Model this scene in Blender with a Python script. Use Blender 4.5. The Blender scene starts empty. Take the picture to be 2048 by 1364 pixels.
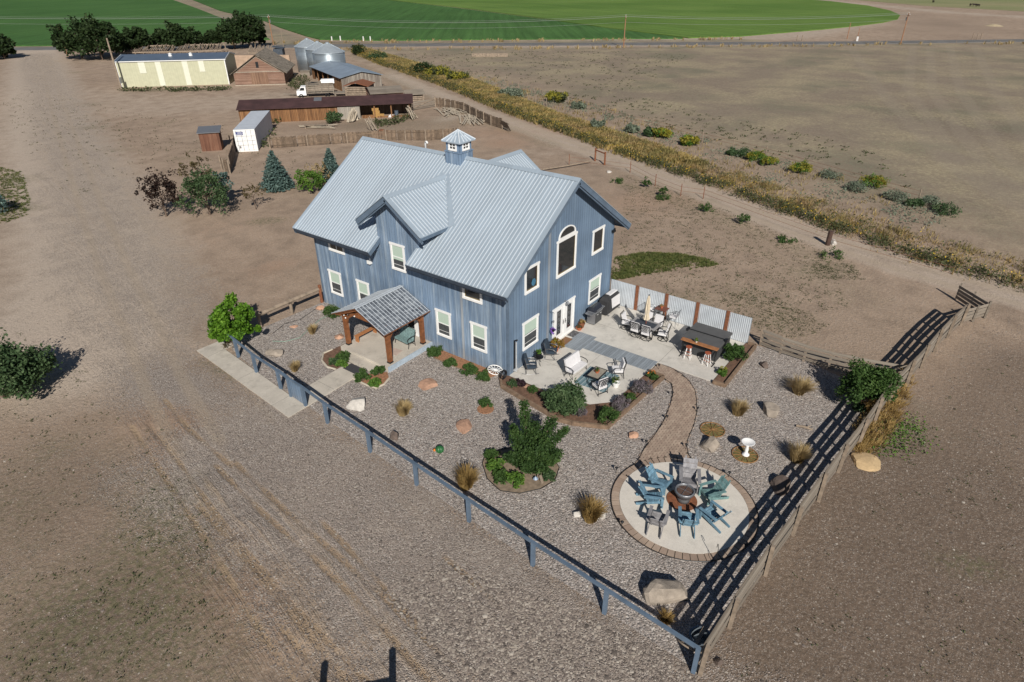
import bpy, bmesh, math, random
import numpy as np
from mathutils import Vector, Matrix
random.seed(7); RS = np.random.RandomState(11)
R = math.radians; PI = math.pi
S = bpy.context.scene
col = S.collection
# ------------------------------------------------------------------ camera
F_, CX, CY, CZ = 1284.6, -23.051, -17.570, 19.027
YAW, PIT, ROL = .6442, .525, -.0059
D_ = np.array([math.cos(YAW)*math.cos(PIT), math.sin(YAW)*math.cos(PIT), -math.sin(PIT)])
_r = np.array([math.sin(YAW), -math.cos(YAW), 0]); _u = np.cross(_r, D_)
RR = _r*math.cos(ROL)+_u*math.sin(ROL); UU = -_r*math.sin(ROL)+_u*math.cos(ROL)
CC = np.array([CX, CY, CZ])
def at(x, y, z=0.0):
    "surveyed ground position of a point seen at photo pixel x,y lying at height z"
    v = D_+RR*(x-1024)/F_-UU*(y-682)/F_
    t = (z-CC[2])/v[2]; p = CC+v*t
    return Vector((p[0], p[1], z))
def pix(p):
    q = np.array(p, float)-CC; z = q@D_
    return 1024+F_*(q@RR)/z, 682-F_*(q@UU)/z
def hat(base, y):
    lo, hi = 0., 40.
    for _ in range(40):
        m = (lo+hi)/2
        if pix((base[0], base[1], base[2]+m))[1] > y: lo = m
        else: hi = m
    return lo
cam = bpy.data.cameras.new("camera"); cam_o = bpy.data.objects.new("camera", cam); col.objects.link(cam_o)
cam.sensor_width = 36; cam.lens = F_/2048*36; cam.clip_end = 8000; cam.clip_start = .5
mw = Matrix(((RR[0], UU[0], -D_[0], CX), (RR[1], UU[1], -D_[1], CY), (RR[2], UU[2], -D_[2], CZ), (0, 0, 0, 1)))
cam_o.matrix_world = mw
S.camera = cam_o
# ------------------------------------------------------------------ sky and sun
EL, AZ = 34.0, 226.0       # sun elevation, direction towards the sun (from +X)
w = bpy.data.worlds.new("World"); S.world = w; w.use_nodes = True
nt = w.node_tree; bg = nt.nodes['Background']
sk = nt.nodes.new('ShaderNodeTexSky'); sk.sky_type = 'NISHITA'; sk.sun_disc = False
sk.sun_elevation = R(EL); sk.sun_rotation = R(90-AZ); sk.altitude = 2300
nt.links.new(sk.outputs[0], bg.inputs[0]); bg.inputs[1].default_value = .048
sun = bpy.data.lights.new("sun", 'SUN'); sun.energy = 5.0; sun.angle = R(.5); sun.color = (1, .945, .86)
so = bpy.data.objects.new("sun", sun); col.objects.link(so)
so.rotation_euler = Vector((-math.cos(R(AZ))*math.cos(R(EL)), -math.sin(R(AZ))*math.cos(R(EL)), -math.sin(R(EL)))).to_track_quat('-Z', 'Y').to_euler()
S.view_settings.view_transform = 'Standard'; S.view_settings.look = 'None'
S.view_settings.exposure = 0; S.view_settings.gamma = 1
# ------------------------------------------------------------------ helpers
def tag(o, label=None, cat=None, group=None, kind=None):
    if label: o['label'] = label
    if cat: o['category'] = cat
    if group: o['group'] = group
    if kind: o['kind'] = kind
    return o
def thing(name, label, cat, loc=(0, 0, 0), rz=0, group=None):
    o = bpy.data.objects.new(name, None); col.objects.link(o)
    o.location = loc; o.rotation_euler = (0, 0, rz); o.empty_display_size = .3
    return tag(o, label, cat, group)
def dup(root, loc, rz=None, label=None, group=None, scale=None):
    r = root.copy(); col.objects.link(r); r.location = loc
    if rz is not None: r.rotation_euler = (0, 0, rz)
    if label: r['label'] = label
    if group: r['group'] = group
    if scale: r.scale = (scale,)*3
    for ch in list(root.children):
        c = ch.copy(); col.objects.link(c); c.parent = r
        for g in list(ch.children):
            e = g.copy(); col.objects.link(e); e.parent = c
    return r
def remat(root, old, new):
    for ch in root.children_recursive:
        if ch.type == 'MESH' and ch.material_slots and ch.material_slots[0].material == old:
            ch.data = ch.data.copy(); ch.data.materials[0] = new
class MB:
    def __init__(s): s.v = []; s.f = []; s.m = []
    def add(s, vs, fs, m=0):
        n = len(s.v); s.v += [tuple(v) for v in vs]
        for f in fs: s.f.append(tuple(i+n for i in f)); s.m.append(m)
        return s
    def hexa(s, p, m=0):
        return s.add(p, [(0, 3, 2, 1), (4, 5, 6, 7), (0, 1, 5, 4), (1, 2, 6, 5), (2, 3, 7, 6), (3, 0, 4, 7)], m)
    def box(s, x0, y0, z0, x1, y1, z1, m=0):
        return s.hexa([(x0, y0, z0), (x1, y0, z0), (x1, y1, z0), (x0, y1, z0), (x0, y0, z1), (x1, y0, z1), (x1, y1, z1), (x0, y1, z1)], m)
    def cbox(s, c, d, rz=0, m=0, tilt=None):
        "box centred at c, size d, turned by rz, optional tilt (rx,ry)"
        M_ = Matrix.Rotation(rz, 3, 'Z')
        if tilt: M_ = M_ @ Matrix.Rotation(tilt[1], 3, 'Y') @ Matrix.Rotation(tilt[0], 3, 'X')
        p = [Vector(c)+M_ @ Vector((sx*d[0]/2, sy*d[1]/2, sz*d[2]/2)) for sz in (-1, 1) for sx, sy in ((-1, -1), (1, -1), (1, 1), (-1, 1))]
        return s.hexa(p, m)
    def bar(s, p, q, w_, h, m=0, up=(0, 0, 1)):
        p = Vector(p); q = Vector(q); a = (q-p).normalized(); u = Vector(up)
        if abs(a.dot(u)) > .98: u = Vector((1, 0, 0))
        b = a.cross(u).normalized(); c = b.cross(a).normalized()
        P_ = [e+b*sx*w_/2+c*sz*h/2 for e in (p, q) for sx, sz in ((-1, -1), (1, -1), (1, 1), (-1, 1))]
        return s.hexa(P_, m)
    def tube(s, pts, r, n=6, m=0, cap=True):
        pts = [Vector(p) for p in pts]; k = len(pts); vs = []
        rs = r if isinstance(r, (list, tuple)) else [r]*k
        prev = None
        for i, p in enumerate(pts):
            a = (pts[min(i+1, k-1)]-pts[max(i-1, 0)]).normalized()
            if prev is None:
                u = Vector((0, 0, 1)) if abs(a.z) < .9 else Vector((1, 0, 0))
                b = a.cross(u).normalized()
            else: b = (prev-a*prev.dot(a)).normalized()
            prev = b; c = a.cross(b)
            for j in range(n):
                t = 2*PI*j/n; vs.append(p+(b*math.cos(t)+c*math.sin(t))*rs[i])
        fs = [(i*n+j, i*n+(j+1) % n, (i+1)*n+(j+1) % n, (i+1)*n+j) for i in range(k-1) for j in range(n)]
        if cap: fs += [tuple(range(n))[::-1], tuple((k-1)*n+j for j in range(n))]
        return s.add(vs, fs, m)
    def lathe(s, prof, c=(0, 0, 0), n=16, m=0, sx=1, sy=1):
        vs = [(c[0]+r*math.cos(2*PI*j/n)*sx, c[1]+r*math.sin(2*PI*j/n)*sy, c[2]+z) for r, z in prof for j in range(n)]
        k = len(prof)
        fs = [(i*n+j, i*n+(j+1) % n, (i+1)*n+(j+1) % n, (i+1)*n+j) for i in range(k-1) for j in range(n)]
        if prof[0][0] > 1e-4: fs.append(tuple(range(n))[::-1])
        if prof[-1][0] > 1e-4: fs.append(tuple((k-1)*n+j for j in range(n)))
        return s.add(vs, fs, m)
    def ring(s, c, R_, r, n=20, k=5, m=0, axis='z', a0=0, a1=2*PI):
        pts = []
        for i in range(n+1):
            t = a0+(a1-a0)*i/n
            if axis == 'z': pts.append((c[0]+R_*math.cos(t), c[1]+R_*math.sin(t), c[2]))
            elif axis == 'y': pts.append((c[0]+R_*math.cos(t), c[1], c[2]+R_*math.sin(t)))
            else: pts.append((c[0], c[1]+R_*math.cos(t), c[2]+R_*math.sin(t)))
        return s.tube(pts, r, k, m, False)
    def prism(s, pts, z0, z1, m=0):
        n = len(pts); vs = [(p[0], p[1], z0) for p in pts]+[(p[0], p[1], z1) for p in pts]
        return s.add(vs, [tuple(range(n))[::-1], tuple(range(n, 2*n))]+[(i, (i+1) % n, n+(i+1) % n, n+i) for i in range(n)], m)
    def extr(s, pts, dv, m=0):
        "closed 3-D polygon extruded by dv"
        n = len(pts); vs = [Vector(p) for p in pts]+[Vector(p)+Vector(dv) for p in pts]
        return s.add(vs, [tuple(range(n))[::-1], tuple(range(n, 2*n))]+[(i, (i+1) % n, n+(i+1) % n, n+i) for i in range(n)], m)
    def quad(s, a, b, c, d, m=0): return s.add([a, b, c, d], [(0, 1, 2, 3)], m)
    def build(s, name, mats, parent=None, smooth=False, fix=True):
        me = bpy.data.meshes.new(name)
        me.from_pydata(s.v, [], s.f)
        if not isinstance(mats, (list, tuple)): mats = [mats]
        for q in mats: me.materials.append(q)
        if len(mats) > 1: me.polygons.foreach_set('material_index', s.m)
        if fix:
            b = bmesh.new(); b.from_mesh(me); bmesh.ops.recalc_face_normals(b, faces=b.faces); b.to_mesh(me); b.free()
        if smooth: me.polygons.foreach_set('use_smooth', [True]*len(me.polygons))
        me.update()
        o = bpy.data.objects.new(name, me); col.objects.link(o)
        if parent is not None: o.parent = parent
        return o
def rawmesh(name, V, Fc, mat, parent=None, k=4):
    "fast mesh from numpy arrays, all faces with k corners"
    me = bpy.data.meshes.new(name); nv = len(V); nf = len(Fc)
    me.vertices.add(nv); me.vertices.foreach_set('co', np.asarray(V, np.float32).ravel())
    me.loops.add(nf*k); me.loops.foreach_set('vertex_index', np.asarray(Fc, np.int32).ravel())
    me.polygons.add(nf); me.polygons.foreach_set('loop_start', np.arange(0, nf*k, k, dtype=np.int32))
    me.polygons.foreach_set('loop_total', np.full(nf, k, np.int32))
    me.materials.append(mat); me.update(calc_edges=True); me.validate()
    o = bpy.data.objects.new(name, me); col.objects.link(o)
    if parent is not None: o.parent = parent
    return o
# ---- materials
def nd(nt, t, **kw):
    n = nt.nodes.new(t)
    for k, v in kw.items(): setattr(n, k, v)
    return n
class NT:
    "tiny node-graph writer"
    def __init__(s, name):
        s.mat = bpy.data.materials.new(name); s.mat.use_nodes = True; s.t = s.mat.node_tree
        s.b = s.t.nodes['Principled BSDF']; s.out = s.t.nodes['Material Output']
    def put(s, sock, v):
        if v is None: return
        if hasattr(v, 'node'): s.t.links.new(v, sock)
        elif isinstance(v, (tuple, list)) and len(v) == 3 and sock.type == 'RGBA': sock.default_value = (*v, 1)
        else: sock.default_value = v
    def math(s, op, a, b=None, c=None, clamp=False):
        n = nd(s.t, 'ShaderNodeMath', operation=op, use_clamp=clamp)
        for i, v in enumerate((a, b, c)):
            if v is not None: s.put(n.inputs[i], v)
        return n.outputs[0]
    def coord(s, kind='Object'): return nd(s.t, 'ShaderNodeTexCoord').outputs[kind]
    def sep(s, v):
        n = nd(s.t, 'ShaderNodeSeparateXYZ'); s.put(n.inputs[0], v); return n.outputs
    def comb(s, x, y, z):
        n = nd(s.t, 'ShaderNodeCombineXYZ')
        for i, v in enumerate((x, y, z)): s.put(n.inputs[i], v)
        return n.outputs[0]
    def mapping(s, v, scale=(1, 1, 1), rot=(0, 0, 0), loc=(0, 0, 0)):
        n = nd(s.t, 'ShaderNodeMapping'); s.put(n.inputs[0], v)
        n.inputs[1].default_value = loc; n.inputs[2].default_value = rot; n.inputs[3].default_value = scale; return n.outputs[0]
    def noise(s, v, scale, detail=4, rough=.55, dist=0):
        n = nd(s.t, 'ShaderNodeTexNoise'); s.put(n.inputs['Vector'], v)
        n.inputs['Scale'].default_value = scale; n.inputs['Detail'].default_value = detail
        n.inputs['Roughness'].default_value = rough; n.inputs['Distortion'].default_value = dist; return n.outputs[0]
    def voro(s, v, scale, feature='F1', rnd=1):
        n = nd(s.t, 'ShaderNodeTexVoronoi', feature=feature); s.put(n.inputs['Vector'], v)
        n.inputs['Scale'].default_value = scale; n.inputs['Randomness'].default_value = rnd; return n.outputs
    def white(s, v, dim='1D'):
        n = nd(s.t, 'ShaderNodeTexWhiteNoise', noise_dimensions=dim)
        s.put(n.inputs['W' if dim == '1D' else 'Vector'], v); return n.outputs[0]
    def ramp(s, v, stops, interp='LINEAR'):
        n = nd(s.t, 'ShaderNodeValToRGB'); s.put(n.inputs[0], v); cr = n.color_ramp; cr.interpolation = interp
        while len(cr.elements) < len(stops): cr.elements.new(.5)
        for e, (p, c) in zip(cr.elements, stops):
            e.position = p; e.color = (*c, 1) if isinstance(c, (tuple, list)) else (c, c, c, 1)
        return n.outputs[0]
    def rng(s, v, a, b, c=0, d=1, smooth=False):
        n = nd(s.t, 'ShaderNodeMapRange'); n.clamp = True
        if smooth: n.interpolation_type = 'SMOOTHSTEP'
        s.put(n.inputs[0], v)
        for i, q in enumerate((a, b, c, d)): n.inputs[i+1].default_value = q
        return n.outputs[0]
    def mix(s, f, a, b, mode='MIX'):
        n = nd(s.t, 'ShaderNodeMix', data_type='RGBA', blend_type=mode)
        s.put(n.inputs[0], f); s.put(n.inputs[6], a); s.put(n.inputs[7], b); return n.outputs[2]
    def scalecol(s, c, f):
        n = nd(s.t, 'ShaderNodeVectorMath', operation='SCALE')
        if isinstance(c, (tuple, list)): n.inputs[0].default_value = c
        else: s.put(n.inputs[0], c)
        s.put(n.inputs[3], f); return n.outputs[0]
    def bump(s, h, strength=.4, dist=.02):
        n = nd(s.t, 'ShaderNodeBump'); s.put(n.inputs['Height'], h)
        n.inputs['Strength'].default_value = strength; n.inputs['Distance'].default_value = dist
        s.t.links.new(n.outputs[0], s.b.inputs['Normal'])
    def attr(s, name):
        n = nd(s.t, 'ShaderNodeAttribute', attribute_name=name); return n.outputs['Fac']
    def island(s): return nd(s.t, 'ShaderNodeNewGeometry').outputs['Random Per Island']
    def objrand(s): return nd(s.t, 'ShaderNodeObjectInfo').outputs['Random']
    def done(s, colr, rough=.8, metal=0, spec=None):
        s.put(s.b.inputs['Base Color'], colr); s.put(s.b.inputs['Roughness'], rough); s.put(s.b.inputs['Metallic'], metal)
        if spec is not None: s.b.inputs['Specular IOR Level'].default_value = spec
        return s.mat
def flat(name, c, rough=.7, metal=0, var=.15, scale=4, bump=0, isl=0, spec=None):
    g = NT(name); v = g.coord()
    f = g.rng(g.noise(v, scale, 5, .6), .3, .7, 1-var, 1+var)
    if isl: f = g.math('MULTIPLY', f, g.rng(g.island(), 0, 1, 1-isl, 1+isl))
    if bump: g.bump(g.noise(v, scale*6, 4), bump, .02)
    return g.done(g.scalecol(c, f), rough, metal, spec)
def boards(name, pal, wd=.2, axis='xy', streak=1.0, gap=.06, gapdark=.35, rough=.85, seam=None, bumpd=.012, isl=0):
    "vertical boards, weathered in long streaks; pal = colours dark..light"
    g = NT(name); v = g.coord(); x, y, z = g.sep(v)
    u = g.math('ADD', x, y) if axis == 'xy' else (x if axis == 'x' else y if axis == 'y' else z)
    q = g.math('DIVIDE', u, wd); fl = g.math('FLOOR', q); fr = g.math('FRACT', q)
    rb = g.white(fl)
    along = z if axis != 'z' else g.math('ADD', x, y)
    st = g.noise(g.comb(g.math('MULTIPLY', u, 9), g.math('MULTIPLY', along, .45), g.math('MULTIPLY', rb, 30)), 1.3, 5, .62)
    t = g.math('ADD', g.math('MULTIPLY', rb, .45), g.math('MULTIPLY', g.rng(st, .3, .72), .55*streak))
    if isl: t = g.math('ADD', g.math('MULTIPLY', t, 1-isl), g.math('MULTIPLY', g.island(), isl))
    n = len(pal); c = g.ramp(t, [(i/(n-1), p) for i, p in enumerate(pal)])
    big = g.rng(g.noise(v, .6, 3), .3, .7, .88, 1.12); c = g.scalecol(c, big)
    if name.startswith('blue'): c = g.mix(g.math('MULTIPLY', g.math('GREATER_THAN', rb, .955), .42), c, (.34, .31, .27)); c = g.scalecol(c, g.rng(g.noise(v, .28, 4, .6), .35, .65, .86, 1.14)); c = g.mix(g.math('MULTIPLY', g.rng(z, .0, .9, .35, 0), g.rng(g.noise(v, 2, 3), .4, .6)), c, (.27, .24, .20))
    k = g.math('LESS_THAN', fr, gap)
    c = g.mix(k, c, g.scalecol(c, gapdark))
    if bumpd: g.bump(g.math('SUBTRACT', 1, k), .6, bumpd)
    return g.done(c, rough)
def leafmat(name, a, b, c=None, trans=.35, rough=.65):
    g = NT(name); r = g.island(); pos = g.coord('Object')
    t = g.math('ADD', g.math('MULTIPLY', r, .5), g.math('MULTIPLY', g.rng(g.noise(pos, 1.7, 3), .36, .64), .5))
    st = [(0, a), (.6, b)]+([(1, c)] if c else [])
    cc = g.ramp(t, st)
    g.done(cc, rough, 0, .25)
    tr = nd(g.t, 'ShaderNodeBsdfTranslucent'); g.put(tr.inputs[0], cc)
    mx = nd(g.t, 'ShaderNodeMixShader'); mx.inputs[0].default_value = trans
    g.t.links.new(g.b.outputs[0], mx.inputs[1]); g.t.links.new(tr.outputs[0], mx.inputs[2]); g.t.links.new(mx.outputs[0], g.out.inputs[0])
    return g.mat
BL = [(.080, .130, .205), (.125, .187, .275), (.172, .24, .335), (.24, .31, .395), (.41, .475, .53)]
M = {}
M['blue'] = boards('blue_board_siding', BL, .2, 'xy', 1.1, .07, .5)
M['bluegable'] = boards('blue_board_siding_smooth', [(.115, .175, .26), (.135, .20, .29), (.158, .228, .32), (.195, .268, .36)], .24, 'xy', .7, .08, .45)
M['bluetrim'] = flat('blue_trim_paint', (.105, .15, .21), .6, 0, .2, 2)
M['white'] = flat('white_paint', (.80, .80, .79), .5, 0, .04, 3)
M['roof'] = flat('galvalume_roof_metal', (.34, .41, .48), .42, .15, .07, .5)
g = NT('galvalume_panels'); v = g.coord(); x, y, z = g.sep(v); pn = g.white(g.math('FLOOR', g.math('MULTIPLY', g.math('ADD', y, g.math('MULTIPLY', z, .001)), 1.094)))
f = g.math('MULTIPLY', g.rng(pn, 0, 1, .95, 1.05), g.math('MULTIPLY', g.rng(g.noise(g.mapping(v, (.25, 2.5, .25)), 1.2, 5, .65), .3, .7, .94, 1.06), g.rng(g.noise(v, .25, 3), .35, .65, .95, 1.05)))
M['roof'] = g.done(g.scalecol((.35, .42, .49), f), .4, .15)
M['rib'] = flat('galvalume_rib_glint', (.58, .63, .68), .4, .1, .05, .8)  # brighter than the panels: sun glint on the rib sides painted in
M['fascia'] = flat('dark_eave_board', (.030, .042, .062), .7, 0, .2, 2)
M['glass'] = NT('window_glass').done((.02, .025, .03), .06, 0, .8)
M['screen'] = flat('insect_screen', (.06, .065, .07), .5, 0, .3, 8)
M['blind'] = NT('window_blind_green'); 
_g = M['blind']; _z = _g.sep(_g.coord())[2]; M['blind'] = _g.done(_g.mix(_g.math('LESS_THAN', _g.math('FRACT', _g.math('MULTIPLY', _z, 16)), .25), (.47, .58, .49), (.36, .46, .39)), .7)
M['blackmetal'] = flat('black_iron', (.018, .019, .022), .45, .3, .2, 5)
M['greymetal'] = flat('grey_steel', (.30, .31, .33), .4, .6, .15, 6)
M['rust'] = flat('rusted_steel', (.20, .075, .035), .9, 0, .35, 9)
M['rustroof'] = flat('rusty_roof_sheet', (.062, .030, .030), .8, .1, .35, .7)
M['log'] = flat('weathered_log', (.26, .205, .155), .95, 0, .35, 3, .3)
M['oldwood'] = boards('old_grey_boards', [(.10, .082, .065), (.17, .14, .11), (.25, .215, .175), (.33, .29, .24)], .16, 'z', 1, .03, .6, isl=.45)
M['plank'] = boards('old_brown_planks', [(.085, .058, .040), (.15, .105, .073), (.22, .165, .12), (.28, .23, .18)], .17, 'xy', 1, .12, .25)
M['orangewood'] = boards('ochre_wood_wall', [(.07, .035, .016), (.16, .075, .030), (.27, .135, .055), (.33, .25, .17)], .22, 'xy', 1, .12, .3)
M['palewood'] = flat('bleached_boards', (.40, .345, .27), .95, 0, .3, 2, 0, .3)
M['redwood'] = boards('red_brown_clapboard', [(.13, .072, .05), (.20, .115, .08), (.27, .165, .12), (.32, .24, .19)], .17, 'z', 1, .14, .45)
M['timber'] = flat('stained_timber', (.20, .075, .028), .6, 0, .35, 5)
M['concrete'] = None
def concrete(name, c, sc=.8):
    g = NT(name); v = g.coord()
    a = g.rng(g.noise(v, sc, 6, .6), .3, .7, .86, 1.08); b = g.rng(g.noise(v, 14, 3), .3, .7, .95, 1.05)
    st = g.rng(g.noise(v, 1.1, 5, .75), .52, .66, 1, .80)
    g.bump(g.noise(v, 60, 2), .1, .004)
    return g.done(g.scalecol(c, g.math('MULTIPLY', g.math('MULTIPLY', a, b), st)), .85)
M['concrete'] = concrete('pale_concrete', (.58, .55, .50))
M['walk'] = concrete('walk_concrete', (.52, .475, .41), 1.2)
M['stone'] = flat('boulder_grey', (.30, .255, .21), .9, 0, .3, 2.5, .6)
M['stonepink'] = flat('sandstone_pink', (.42, .25, .17), .9, 0, .25, 3, .5)
M['stonedark'] = flat('boulder_dark', (.12, .09, .075), .9, 0, .4, 3, .6)
M['stonewhite'] = flat('boulder_white', (.50, .47, .43), .9, 0, .2, 3, .5)
M['soil'] = flat('bed_soil', (.15, .085, .055), .95, 0, .4, 6, .5)
M['mulch'] = flat('red_bark_mulch', (.30, .15, .08), .95, 0, .4, 12, .6)
M['plankisl'] = flat('brown_fence_boards', (.155, .112, .078), .95, 0, .3, 3, 0, .35)
M['greyisl'] = flat('grey_fence_boards', (.21, .18, .145), .95, 0, .3, 3, 0, .35)
M['railwood'] = flat('landscape_timber', (.20, .135, .09), .9, 0, .35, 4, .3)
M['cushion'] = flat('white_cushion_fabric', (.66, .65, .66), .9, 0, .08, 6)
M['navy'] = flat('navy_cushion_fabric', (.028, .045, .068), .9, 0, .2, 6)
M['terra'] = flat('terracotta', (.45, .13, .055), .8, 0, .15, 6)
M['bark'] = flat('tree_bark', (.14, .10, .075), .95, 0, .35, 8, .4)
M['paint_ad'] = flat('worn_blue_chair_paint', (.115, .215, .29), .8, 0, .35, 7, 0, .22)
M['teal_ad'] = flat('worn_teal_chair_paint', (.125, .225, .225), .8, 0, .4, 7, 0, .25)
M['grey_ad'] = flat('weathered_grey_chair_wood', (.22, .215, .225), .85, 0, .3, 7, 0, .2)
# foliage
M['maple'] = leafmat('maple_leaves', (.045, .12, .012), (.11, .235, .018), (.20, .36, .04))
M['bush'] = leafmat('bush_leaves', (.032, .068, .018), (.068, .13, .032), (.115, .19, .05))
M['dkbush'] = leafmat('dark_green_leaves', (.022, .05, .015), (.05, .098, .026), (.10, .165, .045))
M['bushlight'] = leafmat('bright_bush_leaves', (.05, .12, .02), (.11, .21, .035), (.20, .32, .05))
M['willowbush'] = leafmat('grey_green_leaves', (.035, .07, .03), (.08, .135, .055), (.15, .21, .10))
M['tree'] = leafmat('dark_tree_leaves', (.016, .032, .011), (.034, .060, .020), (.065, .10, .034))
M['spruce'] = leafmat('blue_spruce_needles', (.045, .085, .08), (.095, .155, .14), (.17, .24, .21), .1)
M['plum'] = leafmat('plum_dark_leaves', (.012, .010, .010), (.035, .02, .016), (.07, .04, .025))
M['autumn'] = leafmat('brown_olive_leaves', (.06, .05, .025), (.13, .10, .05), (.2, .17, .07))
M['lavender'] = leafmat('lavender_stems', (.11, .11, .09), (.19, .16, .18), (.26, .22, .27))
M['tan'] = leafmat('dry_grass_blades', (.30, .21, .10), (.48, .37, .19), (.62, .50, .30), .45, .8)
M['golden'] = leafmat('golden_grass', (.24, .16, .06), (.42, .29, .11), (.58, .43, .20), .45, .8)
M['weed'] = leafmat('weed_leaves', (.05, .062, .028), (.085, .10, .042), (.14, .15, .07))
M['yellow'] = leafmat('rabbitbrush_yellow', (.12, .14, .03), (.30, .28, .04), (.48, .40, .05))
M['sage'] = leafmat('sage_leaves', (.11, .14, .10), (.20, .24, .17), (.30, .33, .25))
M['grass'] = leafmat('lawn_blades', (.06, .085, .025), (.13, .155, .045), (.28, .25, .11))
M['redfl'] = flat('orange_blooms', (.5, .16, .02), .7, 0, .4, 20, 0, .5)
M['purplefl'] = flat('purple_blooms', (.16, .06, .35), .7, 0, .4, 20, 0, .4)
M['brownleaf'] = leafmat('coleus_leaves', (.12, .07, .015), (.28, .17, .03), (.40, .27, .06))
M['darkleaf'] = leafmat('purple_black_leaves', (.02, .012, .016), (.05, .025, .035), (.09, .05, .06))
def ditchmat():
    g = NT('ditch_vegetation'); pos = g.coord(); r = g.island()
    n1 = g.rng(g.noise(pos, .22, 4, .6), .38, .62); n2 = g.rng(g.noise(g.mapping(pos, (1, 1, 1), (0, 0, 0), (40, 9, 0)), .5, 3, .6), .4, .6)
    c = g.mix(n1, g.ramp(r, [(0, (.22, .16, .055)), (.5, (.46, .33, .12)), (1, (.68, .52, .24))]), g.ramp(r, [(0, (.18, .12, .055)), (.5, (.33, .23, .11)), (1, (.50, .38, .20))]))
    c = g.mix(g.math('MULTIPLY', n2, .6), c, g.ramp(r, [(0, (.08, .095, .03)), (1, (.20, .21, .075))]))
    g.done(c, .85, 0, .15); tr = nd(g.t, 'ShaderNodeBsdfTranslucent'); g.put(tr.inputs[0], c)
    mx = nd(g.t, 'ShaderNodeMixShader'); mx.inputs[0].default_value = .35
    g.t.links.new(g.b.outputs[0], mx.inputs[1]); g.t.links.new(tr.outputs[0], mx.inputs[2]); g.t.links.new(mx.outputs[0], g.out.inputs[0]); return g.mat
M['ditch'] = ditchmat()
# ---- foliage generators
def leaves(name, P, size, mat, parent=None, aspect=1.6, up=.25, N=None, var=.35):
    P = np.asarray(P, float); n = len(P)
    nm = RS.normal(size=(n, 3)); nm[:, 2] = np.abs(nm[:, 2])+up
    if N is not None: nm = nm*.6+N*1.0
    nm /= np.linalg.norm(nm, axis=1)[:, None]
    a = np.cross(nm, RS.normal(size=(n, 3))); a /= np.linalg.norm(a, axis=1)[:, None]
    b = np.cross(nm, a); s = size*(1+var*RS.uniform(-1, 1, n))[:, None]
    V = np.stack([P-a*s*aspect/2, P-b*s/2+a*s*.1, P+a*s*aspect/2, P+b*s/2+a*s*.1], 1).reshape(-1, 3)
    return rawmesh(name, V, np.arange(4*n).reshape(n, 4), mat, parent)
def clumps(c, rad, nb, br, npt, seed=0, low=-.6, shell=.55, flat_=1):
    "leaf points on many small clumps that fill an ellipsoid unevenly"
    rs = np.random.RandomState(abs(int(seed))); out = []
    c = np.array(c, float); rad = np.array(rad, float)
    ph = rs.uniform(0, 6.28, 3)
    k = 0
    while k < nb:
        d = rs.normal(size=3); d /= np.linalg.norm(d)
        if d[2] < low: continue
        r = rs.uniform(shell, 1)**.7*rs.uniform(.82, 1.06)
        azd = math.atan2(d[1], d[0]); lob = 1+.16*math.sin(3*azd+ph[0])+.12*math.sin(5*azd+ph[1]+3*d[2])-.10*(d[2] > .4)*math.sin(4*azd+ph[2])
        bc = c+d*rad*r*lob; q = rs.normal(size=(npt, 3)); q /= np.linalg.norm(q, axis=1)[:, None]
        q *= (br*rs.uniform(.45, 1.2)*rs.uniform(.45, 1, (npt, 1))); q[:, 2] *= flat_
        out.append(bc+q); k += 1
    P = np.concatenate(out); return P[P[:, 2] > .03]
def blades(name, C_, h, spread, n, mat, parent=None, w_=.012, seed=0, base=.1, droop=.25):
    "grass blades radiating from centre C_ (thin bent quads)"
    rs = np.random.RandomState(abs(int(seed))); C_ = np.asarray(C_, float).reshape(-1, 3)
    m = len(C_); Cn = np.repeat(C_, n, 0); N_ = m*n
    az = rs.uniform(0, 2*PI, N_); lean = rs.uniform(0, 1, N_)**.8*spread; hh = h*rs.uniform(.55, 1.1, N_)
    dr = np.stack([np.cos(az), np.sin(az), 0*az], 1); sd = np.stack([-np.sin(az+.7), np.cos(az+.7), 0*az], 1)
    b0 = Cn+dr*(rs.uniform(0, base, N_)[:, None])
    p1 = b0+dr*(lean*hh*.45)[:, None]; p1[:, 2] += hh*.62
    p2 = b0+dr*(lean*hh*(1+droop))[:, None]; p2[:, 2] += hh*(1-lean*droop)
    ww = w_*rs.uniform(.7, 1.3, N_)[:, None]
    V = np.stack([b0-sd*ww, b0+sd*ww, p1+sd*ww, p1-sd*ww, p2+sd*ww*.4, p2-sd*ww*.4], 1).reshape(-1, 3)
    i = np.arange(N_)*6
    Fc = np.concatenate([np.stack([i, i+1, i+2, i+3], 1), np.stack([i+3, i+2, i+4, i+5], 1)])
    return rawmesh(name, V, Fc, mat, parent)
def in_poly(P, poly):
    x, y = P[:, 0], P[:, 1]; ins = np.zeros(len(P), bool); n = len(poly)
    for i in range(n):
        x1, y1 = poly[i][0], poly[i][1]; x2, y2 = poly[(i+1) % n][0], poly[(i+1) % n][1]
        if y1 == y2: continue
        c = ((y1 > y) != (y2 > y)) & (x < (x2-x1)*(y-y1)/(y2-y1)+x1); ins ^= c
    return ins
def seg_dist(P, a, b):
    a = np.array(a[:2], float); b = np.array(b[:2], float); d = b-a
    t = np.clip(((P-a)@d)/max(d@d, 1e-9), 0, 1); return np.linalg.norm(P-(a+t[:, None]*d), axis=1)
def poly_mask(P, poly, soft=1.):
    dd = np.full(len(P), 1e9); n = len(poly)
    for i in range(n): dd = np.minimum(dd, seg_dist(P, poly[i], poly[(i+1) % n]))
    sd = np.where(in_poly(P, poly), dd, -dd); return np.clip(.5+sd/(2*soft), 0, 1)
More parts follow.
